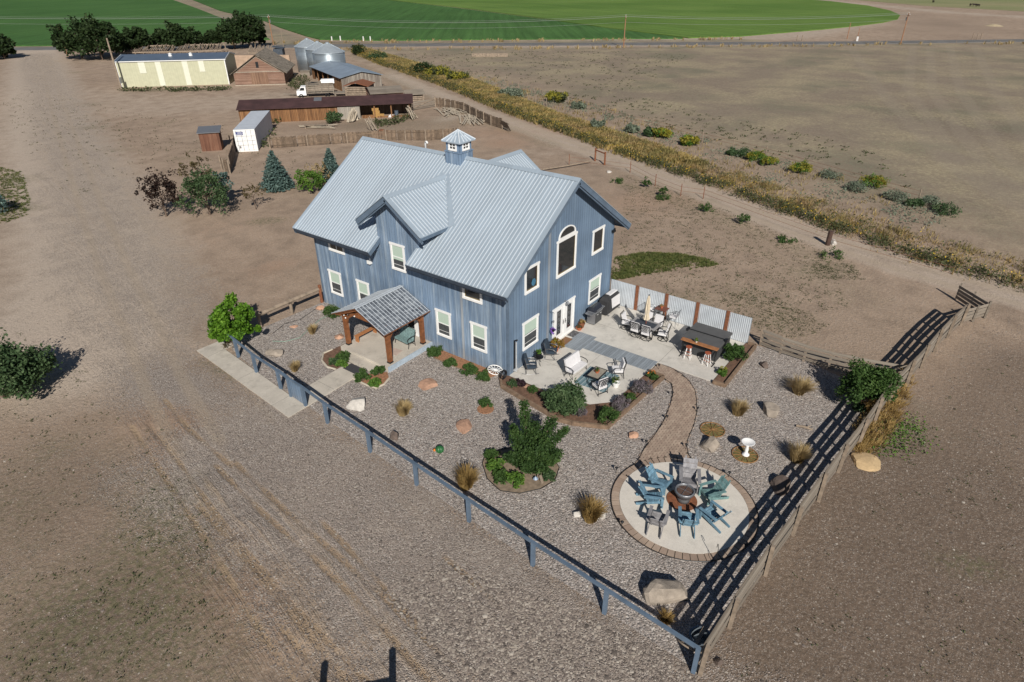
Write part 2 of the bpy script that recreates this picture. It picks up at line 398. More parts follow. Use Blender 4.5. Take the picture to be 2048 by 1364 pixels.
def line_mask(P, pts, wd, soft):
    dd = np.full(len(P), 1e9)
    for i in range(len(pts)-1): dd = np.minimum(dd, seg_dist(P, pts[i], pts[i+1]))
    return np.clip(1-(dd-wd/2)/soft, 0, 1)
def blob_mask(P, c, r1, r2=None, ang=0):
    r2 = r2 or r1; q = P-np.array(c[:2]); ca, sa = math.cos(ang), math.sin(ang)
    u = (q[:, 0]*ca+q[:, 1]*sa)/r1; v = (-q[:, 0]*sa+q[:, 1]*ca)/r2
    return np.exp(-(u*u+v*v)*1.2)
def apx(L): return [at(x, y)[:2] for x, y in L]
# ------------------------------------------------------------------ ground
def axisgrid(a, b, step, lo, hi, g=1.035):
    c = list(np.arange(a, b+1e-6, step)); s = step; x = b
    while x < hi: s *= g; x += s; c.append(x)
    s = step; x = a; L = []
    while x > lo: s *= g; x -= s; L.append(x)
    return np.array(L[::-1]+c)
gx = axisgrid(-26, 42, .4, -900, 2600); gx = np.unique(np.round(np.concatenate([gx[(gx < -19.2) | (gx > -10)], np.arange(-19.2, -9.99, .075)]), 4)); gy = axisgrid(-26, 46, .4, -900, 2600)
GXX, GYY = np.meshgrid(gx, gy, indexing='ij'); GP = np.stack([GXX.ravel(), GYY.ravel()], 1)
nx, ny = len(gx), len(gy); ii = (np.arange(nx-1)[:, None]*ny+np.arange(ny-1)[None]).ravel()
gv = np.concatenate([GP, np.zeros((len(GP), 1))], 1)
A = {}
# coarse gravel of the drive beside the blue fence
A['gravel'] = np.maximum.reduce([
    poly_mask(GP, apx([(760, 1364), (640, 1230), (500, 1090), (330, 1010), (290, 930), (400, 850), (520, 800), (480, 730), (600, 810), (760, 920), (1000, 1060), (1200, 1200), (1330, 1290), (1500, 1420), (1300, 1600), (900, 1500)]), 2.6)*.95,
    poly_mask(GP, apx([(240, 740), (330, 700), (420, 740), (520, 800), (500, 850), (360, 830), (250, 800)]), 1.8)*.75, blob_mask(GP, at(330, 1000), 1.6, 2.0)*.7,
    line_mask(GP, apx([(70, 110), (110, 200), (150, 300), (190, 420), (240, 520), (330, 640)]), 4.5, 4.)*.30])
A['cobble'] = np.maximum.reduce([poly_mask(GP, apx([(850, 1100), (1000, 1090), (1200, 1230), (1395, 1345), (1400, 1500), (1000, 1450), (900, 1250)]), 2.)])
A['rutzone'] = np.maximum.reduce([poly_mask(GP, apx([(270, 850), (380, 860), (560, 1000), (760, 1180), (960, 1364), (900, 1500), (500, 1500), (430, 1250), (340, 1050)]), 1.6), blob_mask(GP, at(700, 1080), 3, 2)*.6, line_mask(GP, apx([(90, 110), (130, 300), (200, 480), (250, 700)]), 4, 3)*.28])
A['redsoil'] = np.maximum.reduce([
    blob_mask(GP, at(350, 880), 2.6, 1.6, .9)*.95, blob_mask(GP, at(500, 760), 2.2, 1.2, .4)*.0, blob_mask(GP, at(640, 1000), 2.2, 5, -.1)*.8, blob_mask(GP, at(330, 830), 2.5, 2)*.6, blob_mask(GP, at(470, 1190), 1.6, 4)*.5, blob_mask(GP, at(545, 535), 2.5, 1.5)*.45, blob_mask(GP, at(1040, 265), 9, 5, -.8)*.6, blob_mask(GP, at(1010, 285), 4, 4)*.6,
    blob_mask(GP, at(1300, 400), 9, 5, -.7)*.4, blob_mask(GP, at(640, 1010), 1.6, 3)*.2, blob_mask(GP, at(560, 1060), 2.6, 3, .5)*.25,
    blob_mask(GP, at(1770, 800), 1.6, 3.5, -.3)*.35, blob_mask(GP, at(390, 470), 8, 5)*.2])
A['pale'] = np.maximum.reduce([
    line_mask(GP, apx([(70, 100), (80, 160), (100, 260), (150, 380), (200, 520), (160, 700)]), 6.5, 5)*.95,
    line_mask(GP, apx([(780, 150), (1000, 240), (1150, 292), (1300, 345), (1440, 398), (1600, 462), (1800, 530), (2040, 596)]), 3.0, 1.2)*.62,
    line_mask(GP, apx([(1500, 0), (1640, 20), (1700, 45), (1560, 70), (1300, 84), (1100, 88)]), 14, 12)*.6,
    line_mask(GP, apx([(540, 200), (300, 215), (120, 190)]), 9, 8)*.35, blob_mask(GP, at(620, 190), 6)*.3, blob_mask(GP, at(900, 236), 4, 2)*.7,
    blob_mask(GP, at(1375, 375), 1.2, .5, -.6)*.9, line_mask(GP, apx([(1640, 0), (1900, 25), (2048, 34)]), 8, 6)*.6,
    line_mask(GP, apx([(1100, 300), (980, 330)]), 3, 3)*.2])
A['weedy'] = np.maximum.reduce([
    line_mask(GP, apx([(1290, 380), (1480, 450), (1640, 520)]), 1.2, 1.5)*.5, blob_mask(GP, at(700, 300), 3, 1.5)*.4, blob_mask(GP, at(420, 640), 3, 2)*.25, blob_mask(GP, at(250, 900), 2, 3)*.4,
    poly_mask(GP, apx([(-40, 1400), (0, 1180), (180, 1120), (300, 950), (380, 960), (430, 1150), (470, 1400)]), 2.5)*.95,
    blob_mask(GP, at(30, 1020), 3.5, 5)*.5, blob_mask(GP, at(90, 900), 3, 2)*.45, blob_mask(GP, at(20, 420), 3, 1.8, -.8)*1.1, blob_mask(GP, at(20, 360), 4, 2.5, -.8)*.8,
    blob_mask(GP, at(160, 145), 4, 2, -.9)*.9, blob_mask(GP, at(180, 208), 6, 1.6, -.9)*.6, blob_mask(GP, at(180, 255), 3.2, 1.6, -.9)*.8, blob_mask(GP, at(330, 246), 2.2, 1.3)*.8,
    blob_mask(GP, at(240, 300), 4, 1.4, -.9)*.6, blob_mask(GP, at(365, 317), 2.6, 1.2, -.8)*.75, blob_mask(GP, at(532, 442), 2.2, 1.2, -.7)*1.,
    blob_mask(GP, at(450, 745), .6, 2.2, .05)*.8, blob_mask(GP, at(410, 725), .5, .8)*.7, blob_mask(GP, at(440, 198), 3, 1)*.6,
    line_mask(GP, apx([(250, 182), (440, 178)]), 1.2, 1.2)*.9, blob_mask(GP, at(590, 160), 6, 5)*.7, blob_mask(GP, at(560, 140), 8, 4)*.5,
    poly_mask(GP, apx([(660, 262), (710, 235), (830, 238), (920, 225), (960, 250), (860, 272)]), 1.5)*.45,
    blob_mask(GP, at(1640, 540), 3.4, 2, -.6)*.8, blob_mask(GP, at(1480, 590), 2.5, 5, .3)*.5, blob_mask(GP, at(1350, 600), 4, 2, -.8)*.7, blob_mask(GP, at(1560, 640), 3.5, 3.5, -.8)*.6, blob_mask(GP, at(1255, 372), 1.6)*.8,
    blob_mask(GP, at(1330, 395), 1.4)*.7, blob_mask(GP, at(1430, 400), 1.2)*.5, line_mask(GP, apx([(1250, 350), (1400, 420), (1600, 520), (1700, 590)]), 3, 2.5)*.38,
    blob_mask(GP, at(700, 200), 9, 3, -.8)*.5, line_mask(GP, apx([(720, 130), (900, 215), (1100, 290)]), 2.2, 1.5)*.5,
    blob_mask(GP, at(1820, 860), 1.5, 3, .5)*.5, blob_mask(GP, at(1940, 1130), .8, 2, .5)*.8, blob_mask(GP, at(1930, 700), 6, 3, .4)*.25, blob_mask(GP, at(1800, 640), 2)*.2])
A['dry'] = np.maximum.reduce([       # grey-tan grass of the right-hand pasture
    poly_mask(GP, apx([(760, 100), (1100, 97), (1700, 92), (2300, 84), (2600, 260), (2100, 520), (1900, 470), (1500, 330), (1250, 240), (1000, 160)]), 9)*.75,
    poly_mask(GP, apx([(380, 0), (420, 0), (560, 60), (640, 88), (590, 92), (540, 80), (450, 40), (340, 0)]), 4)*1.,
    line_mask(GP, apx([(-200, 95), (300, 92), (640, 86), (1250, 83), (1500, 81)]), 5, 4)*1.0,
    line_mask(GP, apx([(640, 101), (1250, 97), (2100, 86)]), 4, 4)*.85,
    poly_mask(GP, apx([(700, 110), (820, 105), (960, 150), (1000, 190), (800, 145)]), 4)*.8,
    blob_mask(GP, at(480, 120), 14, 8, -.8)*.5, blob_mask(GP, at(1790, 790), 1.0, 3.5, -.3)*.55])
A['dark'] = np.maximum.reduce([  # darker soil, with lens corner darkening painted into both lower corners
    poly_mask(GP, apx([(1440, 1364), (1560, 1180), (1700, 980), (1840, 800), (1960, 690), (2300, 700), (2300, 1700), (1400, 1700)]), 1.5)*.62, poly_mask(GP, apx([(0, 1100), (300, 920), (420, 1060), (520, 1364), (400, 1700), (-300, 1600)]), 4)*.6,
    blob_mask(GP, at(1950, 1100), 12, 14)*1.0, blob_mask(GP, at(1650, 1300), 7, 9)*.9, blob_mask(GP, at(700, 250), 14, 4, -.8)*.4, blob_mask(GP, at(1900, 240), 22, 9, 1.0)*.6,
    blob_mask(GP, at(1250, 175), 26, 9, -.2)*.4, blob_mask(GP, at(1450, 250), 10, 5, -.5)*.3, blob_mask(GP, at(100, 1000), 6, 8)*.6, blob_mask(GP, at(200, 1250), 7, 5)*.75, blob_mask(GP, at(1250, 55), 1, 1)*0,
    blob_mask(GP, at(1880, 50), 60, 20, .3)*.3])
pv = line_mask(GP, apx([(1700, 92), (1760, 180), (1900, 330), (2100, 450)]), 1.2, 1.2)
for off in (26, 60, 100, 150):
    pv = np.maximum(pv, line_mask(GP, apx([(1800+off, 92), (1780+off*1.4, 180), (1890+off*1.3, 330), (2080+off, 440)]), 1.0, 1.0))
A['arc'] = pv
LC = [at(x, y) for x, y in [(720, 118), (790, 150), (880, 188), (1000, 237), (1100, 275), (1200, 310), (1300, 347), (1400, 385), (1500, 425), (1600, 462), (1700, 498), (1800, 532), (1900, 562), (2040, 598)]]
def offs(P, d):
    out = []
    for i, p in enumerate(P):
        t_ = (P[min(i+1, len(P)-1)]-P[max(i-1, 0)]).normalized(); out.append((p.x-t_.y*d, p.y+t_.x*d))
    return out
A['wheel'] = np.maximum(line_mask(GP, offs(LC, .85), .5, .35), line_mask(GP, offs(LC, -.85), .5, .35))
DV = [at(x, y) for x, y in [(85, 108), (100, 160), (118, 220), (150, 320), (185, 420), (225, 530), (285, 660), (330, 770), (400, 900)]]
A['wheel'] = np.maximum.reduce([A['wheel'], line_mask(GP, offs(DV, .9), .4, .35)*.75, line_mask(GP, offs(DV, -.9), .4, .35)*.75, line_mask(GP, offs(DV, 3.4), .4, .35)*.5, line_mask(GP, offs(DV, 5.2), .4, .35)*.5])
A['lane'] = line_mask(GP, offs(LC, 0), 3.4, 1.0)
RUTA = math.degrees(math.atan2(at(600, 1364).y-at(300, 900).y, at(600, 1364).x-at(300, 900).x))
RUTS = [[(262, 850), (300, 910), (365, 1010), (430, 1110), (520, 1260), (590, 1364), (650, 1450)], [(300, 850), (345, 905), (418, 1010), (505, 1120), (620, 1270), (700, 1364), (760, 1440)],
    [(395, 1010), (470, 1090), (560, 1200), (650, 1310), (700, 1380)], [(480, 1090), (590, 1215), (700, 1330), (770, 1400)], [(640, 1040), (690, 1090), (745, 1150), (830, 1245)], [(430, 930), (520, 1020), (620, 1110), (730, 1215), (860, 1364)],
    [(470, 925), (570, 1020), (680, 1115), (790, 1215), (910, 1340)], [(560, 1250), (640, 1350), (700, 1430)], [(885, 1110), (930, 1150), (1000, 1215)], [(330, 800), (380, 860), (460, 930)]]
rut = np.maximum.reduce([line_mask(GP, apx(L), .10, .13) for L in RUTS]); rdg = np.maximum.reduce([line_mask(GP, apx(L), .30, .14) for L in RUTS])-rut
brk = .55+.45*np.sin(GP[:, 1]*1.7+2*np.sin(GP[:, 0]*1.1)); A['rut'] = rut*np.clip(brk+.25, .25, 1); gv[:, 2] = -.035*A['rut']+.022*rdg*np.clip(brk+.3, .3, 1)
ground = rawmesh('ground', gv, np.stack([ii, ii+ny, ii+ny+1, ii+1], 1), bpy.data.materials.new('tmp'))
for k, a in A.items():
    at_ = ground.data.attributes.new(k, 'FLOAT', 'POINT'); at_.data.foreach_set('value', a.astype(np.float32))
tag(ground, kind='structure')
def stonecol(g, v, sc, dark=1.0):
    cell = g.voro(v, sc)
    r = g.sep(cell['Color'])[0]; h = g.sep(cell['Color'])[1]
    c = g.ramp(r, [(0, (.045*dark, .04*dark, .038*dark)), (.35, (.17*dark, .15*dark, .135*dark)), (.7, (.30*dark, .26*dark, .235*dark)), (.93, (.44*dark, .40*dark, .37*dark)), (1, (.68, .65, .6))])
    c = g.mix(g.math('MULTIPLY', g.math('GREATER_THAN', h, .8), .45), c, (.30*dark, .235*dark, .20*dark))
    return c, cell['Distance']
g = NT('dry_earth'); v = g.coord(); 
n1 = g.noise(v, .045, 5, .6); n2 = g.noise(v, .5, 6, .62); n3 = g.noise(v, 5, 4, .65); n0 = g.noise(v, 45, 3, .7)
base = g.mix(g.rng(n1, .35, .65), (.325, .243, .180), (.405, .305, .228))
base = g.scalecol(base, g.math('MULTIPLY', g.rng(n2, .3, .7, .74, 1.2), g.math('MULTIPLY', g.rng(n3, .3, .7, .85, 1.13), g.rng(n0, .3, .7, .82, 1.18))))
def msk(name, lo=.25, hi=.75, src=None, amt=.9):
    "soft zone mask, its edge broken up by noise"
    a = g.attr(name); return g.rng(g.math('ADD', a, g.math('MULTIPLY', g.math('SUBTRACT', src or n2, .5), amt)), lo, hi)
c = g.mix(g.math('MULTIPLY', msk('redsoil', .1, .9), .9), base, (.36, .225, .15))
c = g.mix(g.math('MULTIPLY', msk('pale', .1, .8), .72), c, g.scalecol((.52, .44, .365), g.rng(n3, .3, .7, .88, 1.1)))
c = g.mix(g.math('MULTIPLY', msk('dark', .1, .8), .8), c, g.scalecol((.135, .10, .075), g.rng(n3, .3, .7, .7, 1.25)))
# dark litter and crusted specks
spk = g.math('MULTIPLY', g.rng(g.noise(v, 7.5, 4, .8), .60, .66), g.rng(g.noise(v, .7, 3), .42, .58, .1, 1))
c = g.mix(g.math('MULTIPLY', spk, .6), c, g.scalecol((.12, .10, .075), g.rng(n3, .4, .6, .7, 1.3)))
spl = g.math('MULTIPLY', g.rng(g.noise(v, 1.7, 5, .75), .58, .68), .45)
c = g.mix(spl, c, (.19, .155, .115))
# scattered pebbles over everything
pb = g.voro(v, 11); pr_ = g.sep(pb['Color'])
pm = g.math('MULTIPLY', g.math('GREATER_THAN', pr_[0], .86), g.math('LESS_THAN', pb['Distance'], .33))
c = g.mix(g.math('MULTIPLY', pm, g.rng(n2, .4, .62, 0, .8)), c, g.scalecol((.42, .37, .32), g.rng(pr_[1], 0, 1, .5, 1.25)))
pb2 = g.voro(v, 30); pr2 = g.sep(pb2['Color'])
pm2 = g.math('GREATER_THAN', pr2[0], .8)
c = g.mix(g.math('MULTIPLY', pm2, .5), c, g.scalecol((.36, .31, .265), g.rng(pr2[1], 0, 1, .3, 1.4)))
ga = g.math('ADD', g.attr('gravel'), g.math('MULTIPLY', g.math('SUBTRACT', n2, .5), .9)); rc = g.sep(g.voro(v, 24)['Color'])[2]
gm = g.math('MULTIPLY', g.rng(g.math('SUBTRACT', g.math('MULTIPLY', ga, 1.35), g.math('MULTIPLY', rc, .75)), .0, .22), .93)
sc1, d1 = stonecol(g, v, 24, 1.3); sc2, d2 = stonecol(g, v, 48, 1.25); sc3, d3 = stonecol(g, v, 12.5, 1.1)
sc = g.mix(g.math('GREATER_THAN', g.noise(v, 3.5, 3), .48), sc2, sc1)
sc = g.mix(g.math('MULTIPLY', g.attr('cobble'), g.math('GREATER_THAN', g.noise(v, 4, 2), .5)), sc, sc3)
sc = g.mix(g.rng(n2, .3, .7, .2, .5), sc, g.mix(g.rng(g.noise(v, .2, 4), .45, .6), (.36, .30, .25), (.45, .375, .31)))
c = g.mix(gm, c, sc)
# wheel ruts: long streaks combed along the driving direction
rv = g.mapping(g.mapping(v, (1, 1, 1), (0, 0, R(-RUTA))), (.035, .95, 1)); wob = g.noise(v, .12, 3)
sx_, sy_, sz_ = g.sep(rv); rv2 = g.comb(sx_, g.math('ADD', sy_, g.math('MULTIPLY', wob, 1.2)), 0)
rn_ = g.noise(rv2, 1.6, 5, .72); rz = g.attr('rutzone')
rz = g.math('MULTIPLY', rz, g.rng(g.noise(v, .35, 3, .6), .36, .6, .25, 1))
tr = g.math('MULTIPLY', rz, g.rng(rn_, .52, .60)); tr_d = g.math('MULTIPLY', rz, g.rng(rn_, .42, .36))
c = g.mix(g.math('MULTIPLY', tr, .68), c, g.scalecol((.46, .35, .25), g.rng(n3, .3, .7, .85, 1.15)))
c = g.mix(g.math('MULTIPLY', tr_d, .6), c, (.13, .095, .068))
c = g.mix(g.math('MULTIPLY', g.rng(g.math('ADD', g.attr('rut'), g.math('MULTIPLY', g.math('SUBTRACT', n3, .5), .5)), .2, .7), .85), c, g.scalecol((.36, .265, .18), g.rng(n0, .3, .7, .85, 1.12)))
# dry pasture grass: mottled tan and grey-green tufts
n4 = g.noise(v, .09, 6, .65); tuft = g.noise(v, 2.0, 6, .8)
dc = g.mix(g.rng(n4, .42, .60), (.225, .192, .145), (.33, .285, .19))
dc = g.mix(g.rng(g.noise(v, .06, 4), .52, .66), dc, (.175, .172, .12))
dc = g.mix(g.rng(tuft, .44, .58), g.scalecol(dc, .70), g.scalecol(dc, 1.18))
c = g.mix(g.math('MULTIPLY', msk('dry', .2, .8, n1, .6), g.rng(tuft, .35, .55, .35, .95)), c, dc)
c = g.mix(g.math('MULTIPLY', g.rng(g.math('ADD', g.attr('wheel'), g.math('MULTIPLY', g.math('SUBTRACT', n3, .5), .5)), .3, .8), .55), c, (.42, .34, .26))
c = g.mix(g.math('MULTIPLY', msk('arc', .3, .8, tuft, .5), .22), c, (.33, .28, .22))
wm = g.math('MULTIPLY', msk('weedy', .25, .8, n2, .8), g.rng(g.noise(v, 3.6, 6, .78), .45, .55))
c = g.mix(g.math('MULTIPLY', wm, .72), c, g.mix(g.rng(n3, .4, .6), (.10, .105, .05), (.18, .165, .095)))
hgt = g.math('ADD', g.math('MULTIPLY', n0, .25), g.math('MULTIPLY', g.math('MULTIPLY', g.math('SUBTRACT', 1, d1), gm), .7))
hgt = g.math('ADD', hgt, g.math('MULTIPLY', n3, .8)); hgt = g.math('ADD', hgt, g.math('MULTIPLY', g.math('MULTIPLY', rz, rn_), 5))
g.bump(hgt, .9, .08)
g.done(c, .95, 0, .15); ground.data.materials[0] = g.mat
# ------------------------------------------------------------------ crop fields
def crop(name, c1, c2, ang):
    g = NT(name); v = g.coord(); r = g.mapping(g.mapping(v, (1, 1, 1), (0, 0, ang)), (1, .03, 1))
    a = g.noise(v, .012, 5, .6); b = g.noise(r, .55, 5, .7); f = g.noise(v, 2.0, 4, .7)
    cc = g.mix(g.rng(a, .38, .62), c1, c2)
    cc = g.scalecol(cc, g.math('MULTIPLY', g.rng(b, .3, .7, .72, 1.25), g.rng(f, .3, .7, .78, 1.2)))
    g.bump(f, .6, .2); return g.done(cc, .9, 0, .1)
def sheet(name, pts, z0, z1, mat, kind='structure'):
    b = MB().prism([(p[0], p[1]) for p in pts], z0, z1); o = b.build(name, mat); return tag(o, kind=kind)
fd = crop('dark_crop', (.052, .122, .034), (.072, .155, .044), .9); fl_ = crop('light_crop', (.10, .18, .038), (.145, .23, .055), .4)
sheet('field', apx([(-500, 97), (0, 93), (240, 91), (460, 84), (540, 80), (500, 56), (445, 38), (395, 18), (345, 0), (270, -30), (-600, -30)]), -.2, .30, fd)
sheet('field', apx([(612, 73), (640, 80), (760, 82), (1000, 80), (1250, 78.5), (1368, 78), (1200, 56), (1060, 36), (900, 15), (757, -1), (640, -18), (345, -25), (385, 0), (440, 22), (530, 43), (560, 56)]), -.2, .32, fd)
sheet('field', apx([(1377, 77), (1480, 73.5), (1570, 66), (1640, 60), (1710, 53), (1765, 46), (1795, 39), (1800, 31), (1780, 22), (1735, 12), (1660, 3), (1500, -10), (1200, -22), (650, -20), (765, -1), (905, 14), (1066, 35), (1205, 55)]), -.2, .27, fl_)
sheet('field', apx([(1690, -2), (1850, 12), (2048, 23), (2400, 40), (2400, -25), (1700, -25)]), -.2, .06, crop('pale_pasture', (.21, .23, .11), (.29, .27, .15), .3))
# ------------------------------------------------------------------ county road
g = NT('old_asphalt'); v = g.coord(); c = g.scalecol((.15, .145, .14), g.math('MULTIPLY', g.rng(g.noise(v, .3, 4), .3, .7, .8, 1.2), g.rng(g.noise(v, 30, 2), .3, .7, .85, 1.15)))
asph = g.done(c, .9)
near = apx([(-400, 106), (0, 101.5), (330, 98), (700, 95), (900, 92.5), (1250, 91.3), (1700, 89), (2048, 84), (2500, 78)])
far = apx([(-400, 100.5), (0, 96), (330, 92.5), (700, 89), (900, 87), (1250, 86), (1700, 83.5), (2048, 79), (2500, 73)])
b = MB()
for i in range(len(near)-1): b.hexa([(*near[i], 0), (*near[i+1], 0), (*far[i+1], 0), (*far[i], 0), (*near[i], .12), (*near[i+1], .12), (*far[i+1], .12), (*far[i], .12)])
tag(b.build('road', asph), kind='structure')
# ------------------------------------------------------------------ yard gravel
g = NT('yard_gravel'); v = g.coord(); s1, dd = stonecol(g, v, 15, 1.3); s2, dd2 = stonecol(g, v, 32, 1.3)
c = g.mix(g.math('GREATER_THAN', g.noise(v, 8, 2), .5), s2, s1)
c = g.mix(.22, c, g.mix(g.rng(g.noise(v, .25, 4), .4, .6), (.31, .29, .275), (.37, .345, .32)))
g.bump(g.math('SUBTRACT', 1, dd), .9, .035); yg = g.done(c, .92, 0, .2)
YARD = [(0, 15.35), (-4.4, 15.5), (-6.6, 15.6), (-7.15, 14.7), (-7.75, 11.3), (-8.1, 6.6), (-8.9, -1.9), (-9.45, -8.3), (-9.85, -14.6), (-4.9, -15.2), (.1, -15.75), (5, -16.3), (9.6, -16.7), (10.6, -14.2), (11.35, -11.6), (11.2, -9.3), (11, -9), (11, 0), (10.8, 0), (10.8, 15.2), (0, 15.2)]
sheet('gravel_yard', YARD, -.1, .006, yg)
# ------------------------------------------------------------------ paving
sheet('patio', [(0, .0), (-.02, -3.4), (.3, -4.9), (1.2, -5.75), (4.87, -5.85), (6.0, -5.87), (6.0, -9.0), (10.97, -9.05), (10.97, 0)], -.1, .06, M['concrete'])
g = NT('painted_boardwalk'); v = g.coord(); x, y, z = g.sep(v)
q = g.math('DIVIDE', y, .14); rb = g.white(g.math('FLOOR', q)); kk = g.math('LESS_THAN', g.math('FRACT', q), .1)
c = g.scalecol((.24, .27, .30), g.math('MULTIPLY', g.rng(rb, 0, 1, .82, 1.15), g.rng(g.noise(g.mapping(v, (1, 8, 1)), 3, 4), .3, .7, .85, 1.15)))
c = g.mix(kk, c, g.scalecol(c, .6)); bw = g.done(c, .8)
tag(MB().prism([(4.42, -.55), (6.45, -.55), (6.45, -1.7), (6.08, -1.7), (6.08, -5.84), (4.88, -5.84), (4.88, -1.7), (4.42, -1.7)], .05, .066).build('boardwalk', bw), kind='structure')
# expansion joints and the porch apron
jt = flat('joint_dark', (.20, .19, .17), .9)
b = MB(); b.box(6.09, -5.9, .058, 10.9, -5.885, .063); b.box(8.0, -.03, .058, 8.012, -5.88, .063); b.box(2.4, -.03, .058, 2.412, -5.7, .063); b.box(.1, -2.9, .058, 4.87, -2.888, .063)
tag(b.build('patio_joint', jt), kind='structure')
WALK = [(-8.49, 16.17), (-9.31, 6.5), (-4.15, 6.62), (-4.15, 8.0), (-8.1, 7.97), (-7.44, 14.98), (-6.75, 15.0), (-6.95, 16.1)]
sheet('walkway', WALK, -.1, .05, M['walk'])
b = MB(); b.box(-9.28, 7.975, .045, -8.12, 7.99, .053); b.box(-6.4, 6.6, .045, -6.385, 7.97, .053); b.box(-8.5, 14.98, .045, -7.4, 14.995, .053); b.box(-8.88, 11.5, .045, -7.8, 11.512, .053)
tag(b.build('walkway_joint', jt), kind='structure')
# concrete pad behind the left gable
sheet('back_slab', [(1.2, 15.2), (8.5, 15.2), (8.5, 18.9), (6.0, 18.9), (1.6, 17.3)], -.1, .05, M['walk'])
# paver path, built from single pavers clipped to the winding outline
PC = Vector((-3.38, -11.5, 0)); RI, RO = 2.58, 2.90
Lp = [(4.88, -5.86), (4.85, -6.6), (4.55, -7.35), (3.9, -7.75), (2.8, -8.1), (1.4, -8.42), (.12, -8.56), (-1.0, -8.6), (-2.0, -8.75), (-2.9, -8.7)]
Rp = [(6.02, -5.88), (6.0, -6.6), (5.75, -7.4), (5.3, -8.05), (4.7, -8.6), (3.95, -9.0), (2.9, -9.45), (1.96, -9.72), (1.2, -9.85), (.67, -9.94), (.2, -10.1), (-.3, -10.4), (-.75, -10.9)]
PP = Lp+[(-2.6, -9.2), (-1.6, -9.8)]+Rp[::-1]
g = NT('paver_stone'); v = g.coord(); isl = g.island()
pav_c = g.scalecol(g.mix(isl, (.30, .22, .17), (.40, .31, .24)), g.math('MULTIPLY', g.rng(g.noise(v, 2, 4), .3, .7, .85, 1.12), g.rng(g.noise(v, 40, 2), .3, .7, .85, 1.15)))
pav = g.done(pav_c, .9)
b = MB(); pvs = []
for i in range(-2, 44):
    for j in range(-2, 44):
        x0 = -3.2+i*.235+(0.06 if j % 2 else 0); y0 = -11+j*.118*1.0
        cx_, cy_ = x0+.118, y0+.06
        pvs.append((x0, y0))
CT = np.array([(p[0]+.115, p[1]+.057) for p in pvs]); ins = in_poly(CT, PP)
for k, (x0, y0) in enumerate(pvs):
    if not ins[k]: continue
    if (Vector((CT[k][0], CT[k][1], 0))-PC).length < RO+.03: continue
    a = .228; h = .052; e = .028
    b.prism([(x0, y0), (x0+a*.5, y0+e), (x0+a, y0), (x0+a, y0+.108), (x0+a*.5, y0+.108+e), (x0, y0+.108)], .0, .045+.004*((k*7) % 3)/3)
tag(b.build('paver_path', pav, fix=False), kind='structure')
joint = flat('joint_sand', (.10, .078, .06), .95, 0, .2, 5)
sheet('path_bed', PP, -.1, .034, joint)
tag(MB().lathe([(RO+.03, 0), (RO+.03, .034), (0, .034)], PC, 64).build('circle_bed', joint), kind='structure')
b = MB(); nb = 62
for i in range(nb):
    a0 = 2*PI*i/nb+.006; a1 = 2*PI*(i+1)/nb-.006; z = .05+.004*(i % 3)
    P_ = [(PC.x+r*math.cos(a), PC.y+r*math.sin(a)) for r, a in ((RI+.012, a0), (RO, a0), (RO, a1), (RI+.012, a1))]
    b.prism(P_, 0, z)
tag(b.build('paver_ring', pav, fix=False), kind='structure')
tag(MB().lathe([(RI, 0), (RI, .06), (0, .062)], PC, 72).build('fire_circle_slab', concrete('fire_slab', (.66, .615, .55), 1.1)), kind='structure')
# black edging along path and circle
b = MB()
for L in (Lp[:-1], Rp): b.tube([(p[0]+.0, p[1], .04) for p in L], .022, 5)
b.ring((PC.x, PC.y, .04), RO+.035, .02, 72, 5, a0=R(70), a1=R(368)); tag(b.build('path_edging', M['blackmetal']), kind='structure')
M['reveal'] = flat('varnished_window_reveal', (.22, .17, .085), .6)
# ------------------------------------------------------------------ the house
W_, L_, SL, ZW, ZR = 10.85, 15.2, .675, 5.94, 9.6
HX = W_/2
house = thing('house', 'two storey blue board barn style house with ribbed grey metal roof, dormer and cupola', 'house')
b = MB()
b.extr([(0, 0, 0), (W_, 0, 0), (W_, 0, ZW-.16), (HX, 0, ZR-.16), (0, 0, ZW-.16)], (0, L_, 0))
# side walls use the weathered boards; the gable end the smoother ones
o = b.build('wall', [M['blue'], M['bluegable']], house)
for p in o.data.polygons: p.material_index = 1 if abs(p.normal.y) > .9 else 0
# battens over the board seams
b = MB(); y = .2
while y < L_-.1: b.box(-.018, y-.022, 0, 0, y+.022, ZW-.6); y += .4
b.build('batten', M['blue'], house)
MB().box(-.03, -.025, 0, .10, .0, 5.3).box(-.026, 0, 0, 0, .10, 5.25).build('corner_board', M['bluetrim'], house)
MB().box(W_-.1, -.024, 0, W_+.02, 0, 5.6).build('corner_board', M['bluetrim'], house)
MB().box(-.024, L_-.1, 0, 0, L_+.02, 5.25).build('corner_board', M['bluetrim'], house)
def rslope(x): return ZW+SL*x
EV, GO = .9, .62
ya, yb = 6.18, 9.07
b = MB(); th = .2
def slab(mb, pts, t, m=0):          # pts: top polygon (3-D), extruded straight down by t
    mb.extr(pts, (0, 0, -t), m)
segs = [(-GO, ya), (yb, L_+GO)]
sb = MB()
slab(sb, [(.02, -GO, rslope(.02)), (HX, -GO, ZR), (HX, L_+GO, ZR), (.02, L_+GO, rslope(.02))], th)
for a, c in segs: slab(sb, [(-EV, a, rslope(-EV)), (.02, a, rslope(.02)), (.02, c, rslope(.02)), (-EV, c, rslope(-EV))], th)
slab(sb, [(HX, -GO, ZR), (W_+EV, -GO, rslope(-EV)), (W_+EV, L_+GO, rslope(-EV)), (HX, L_+GO, ZR)], th)
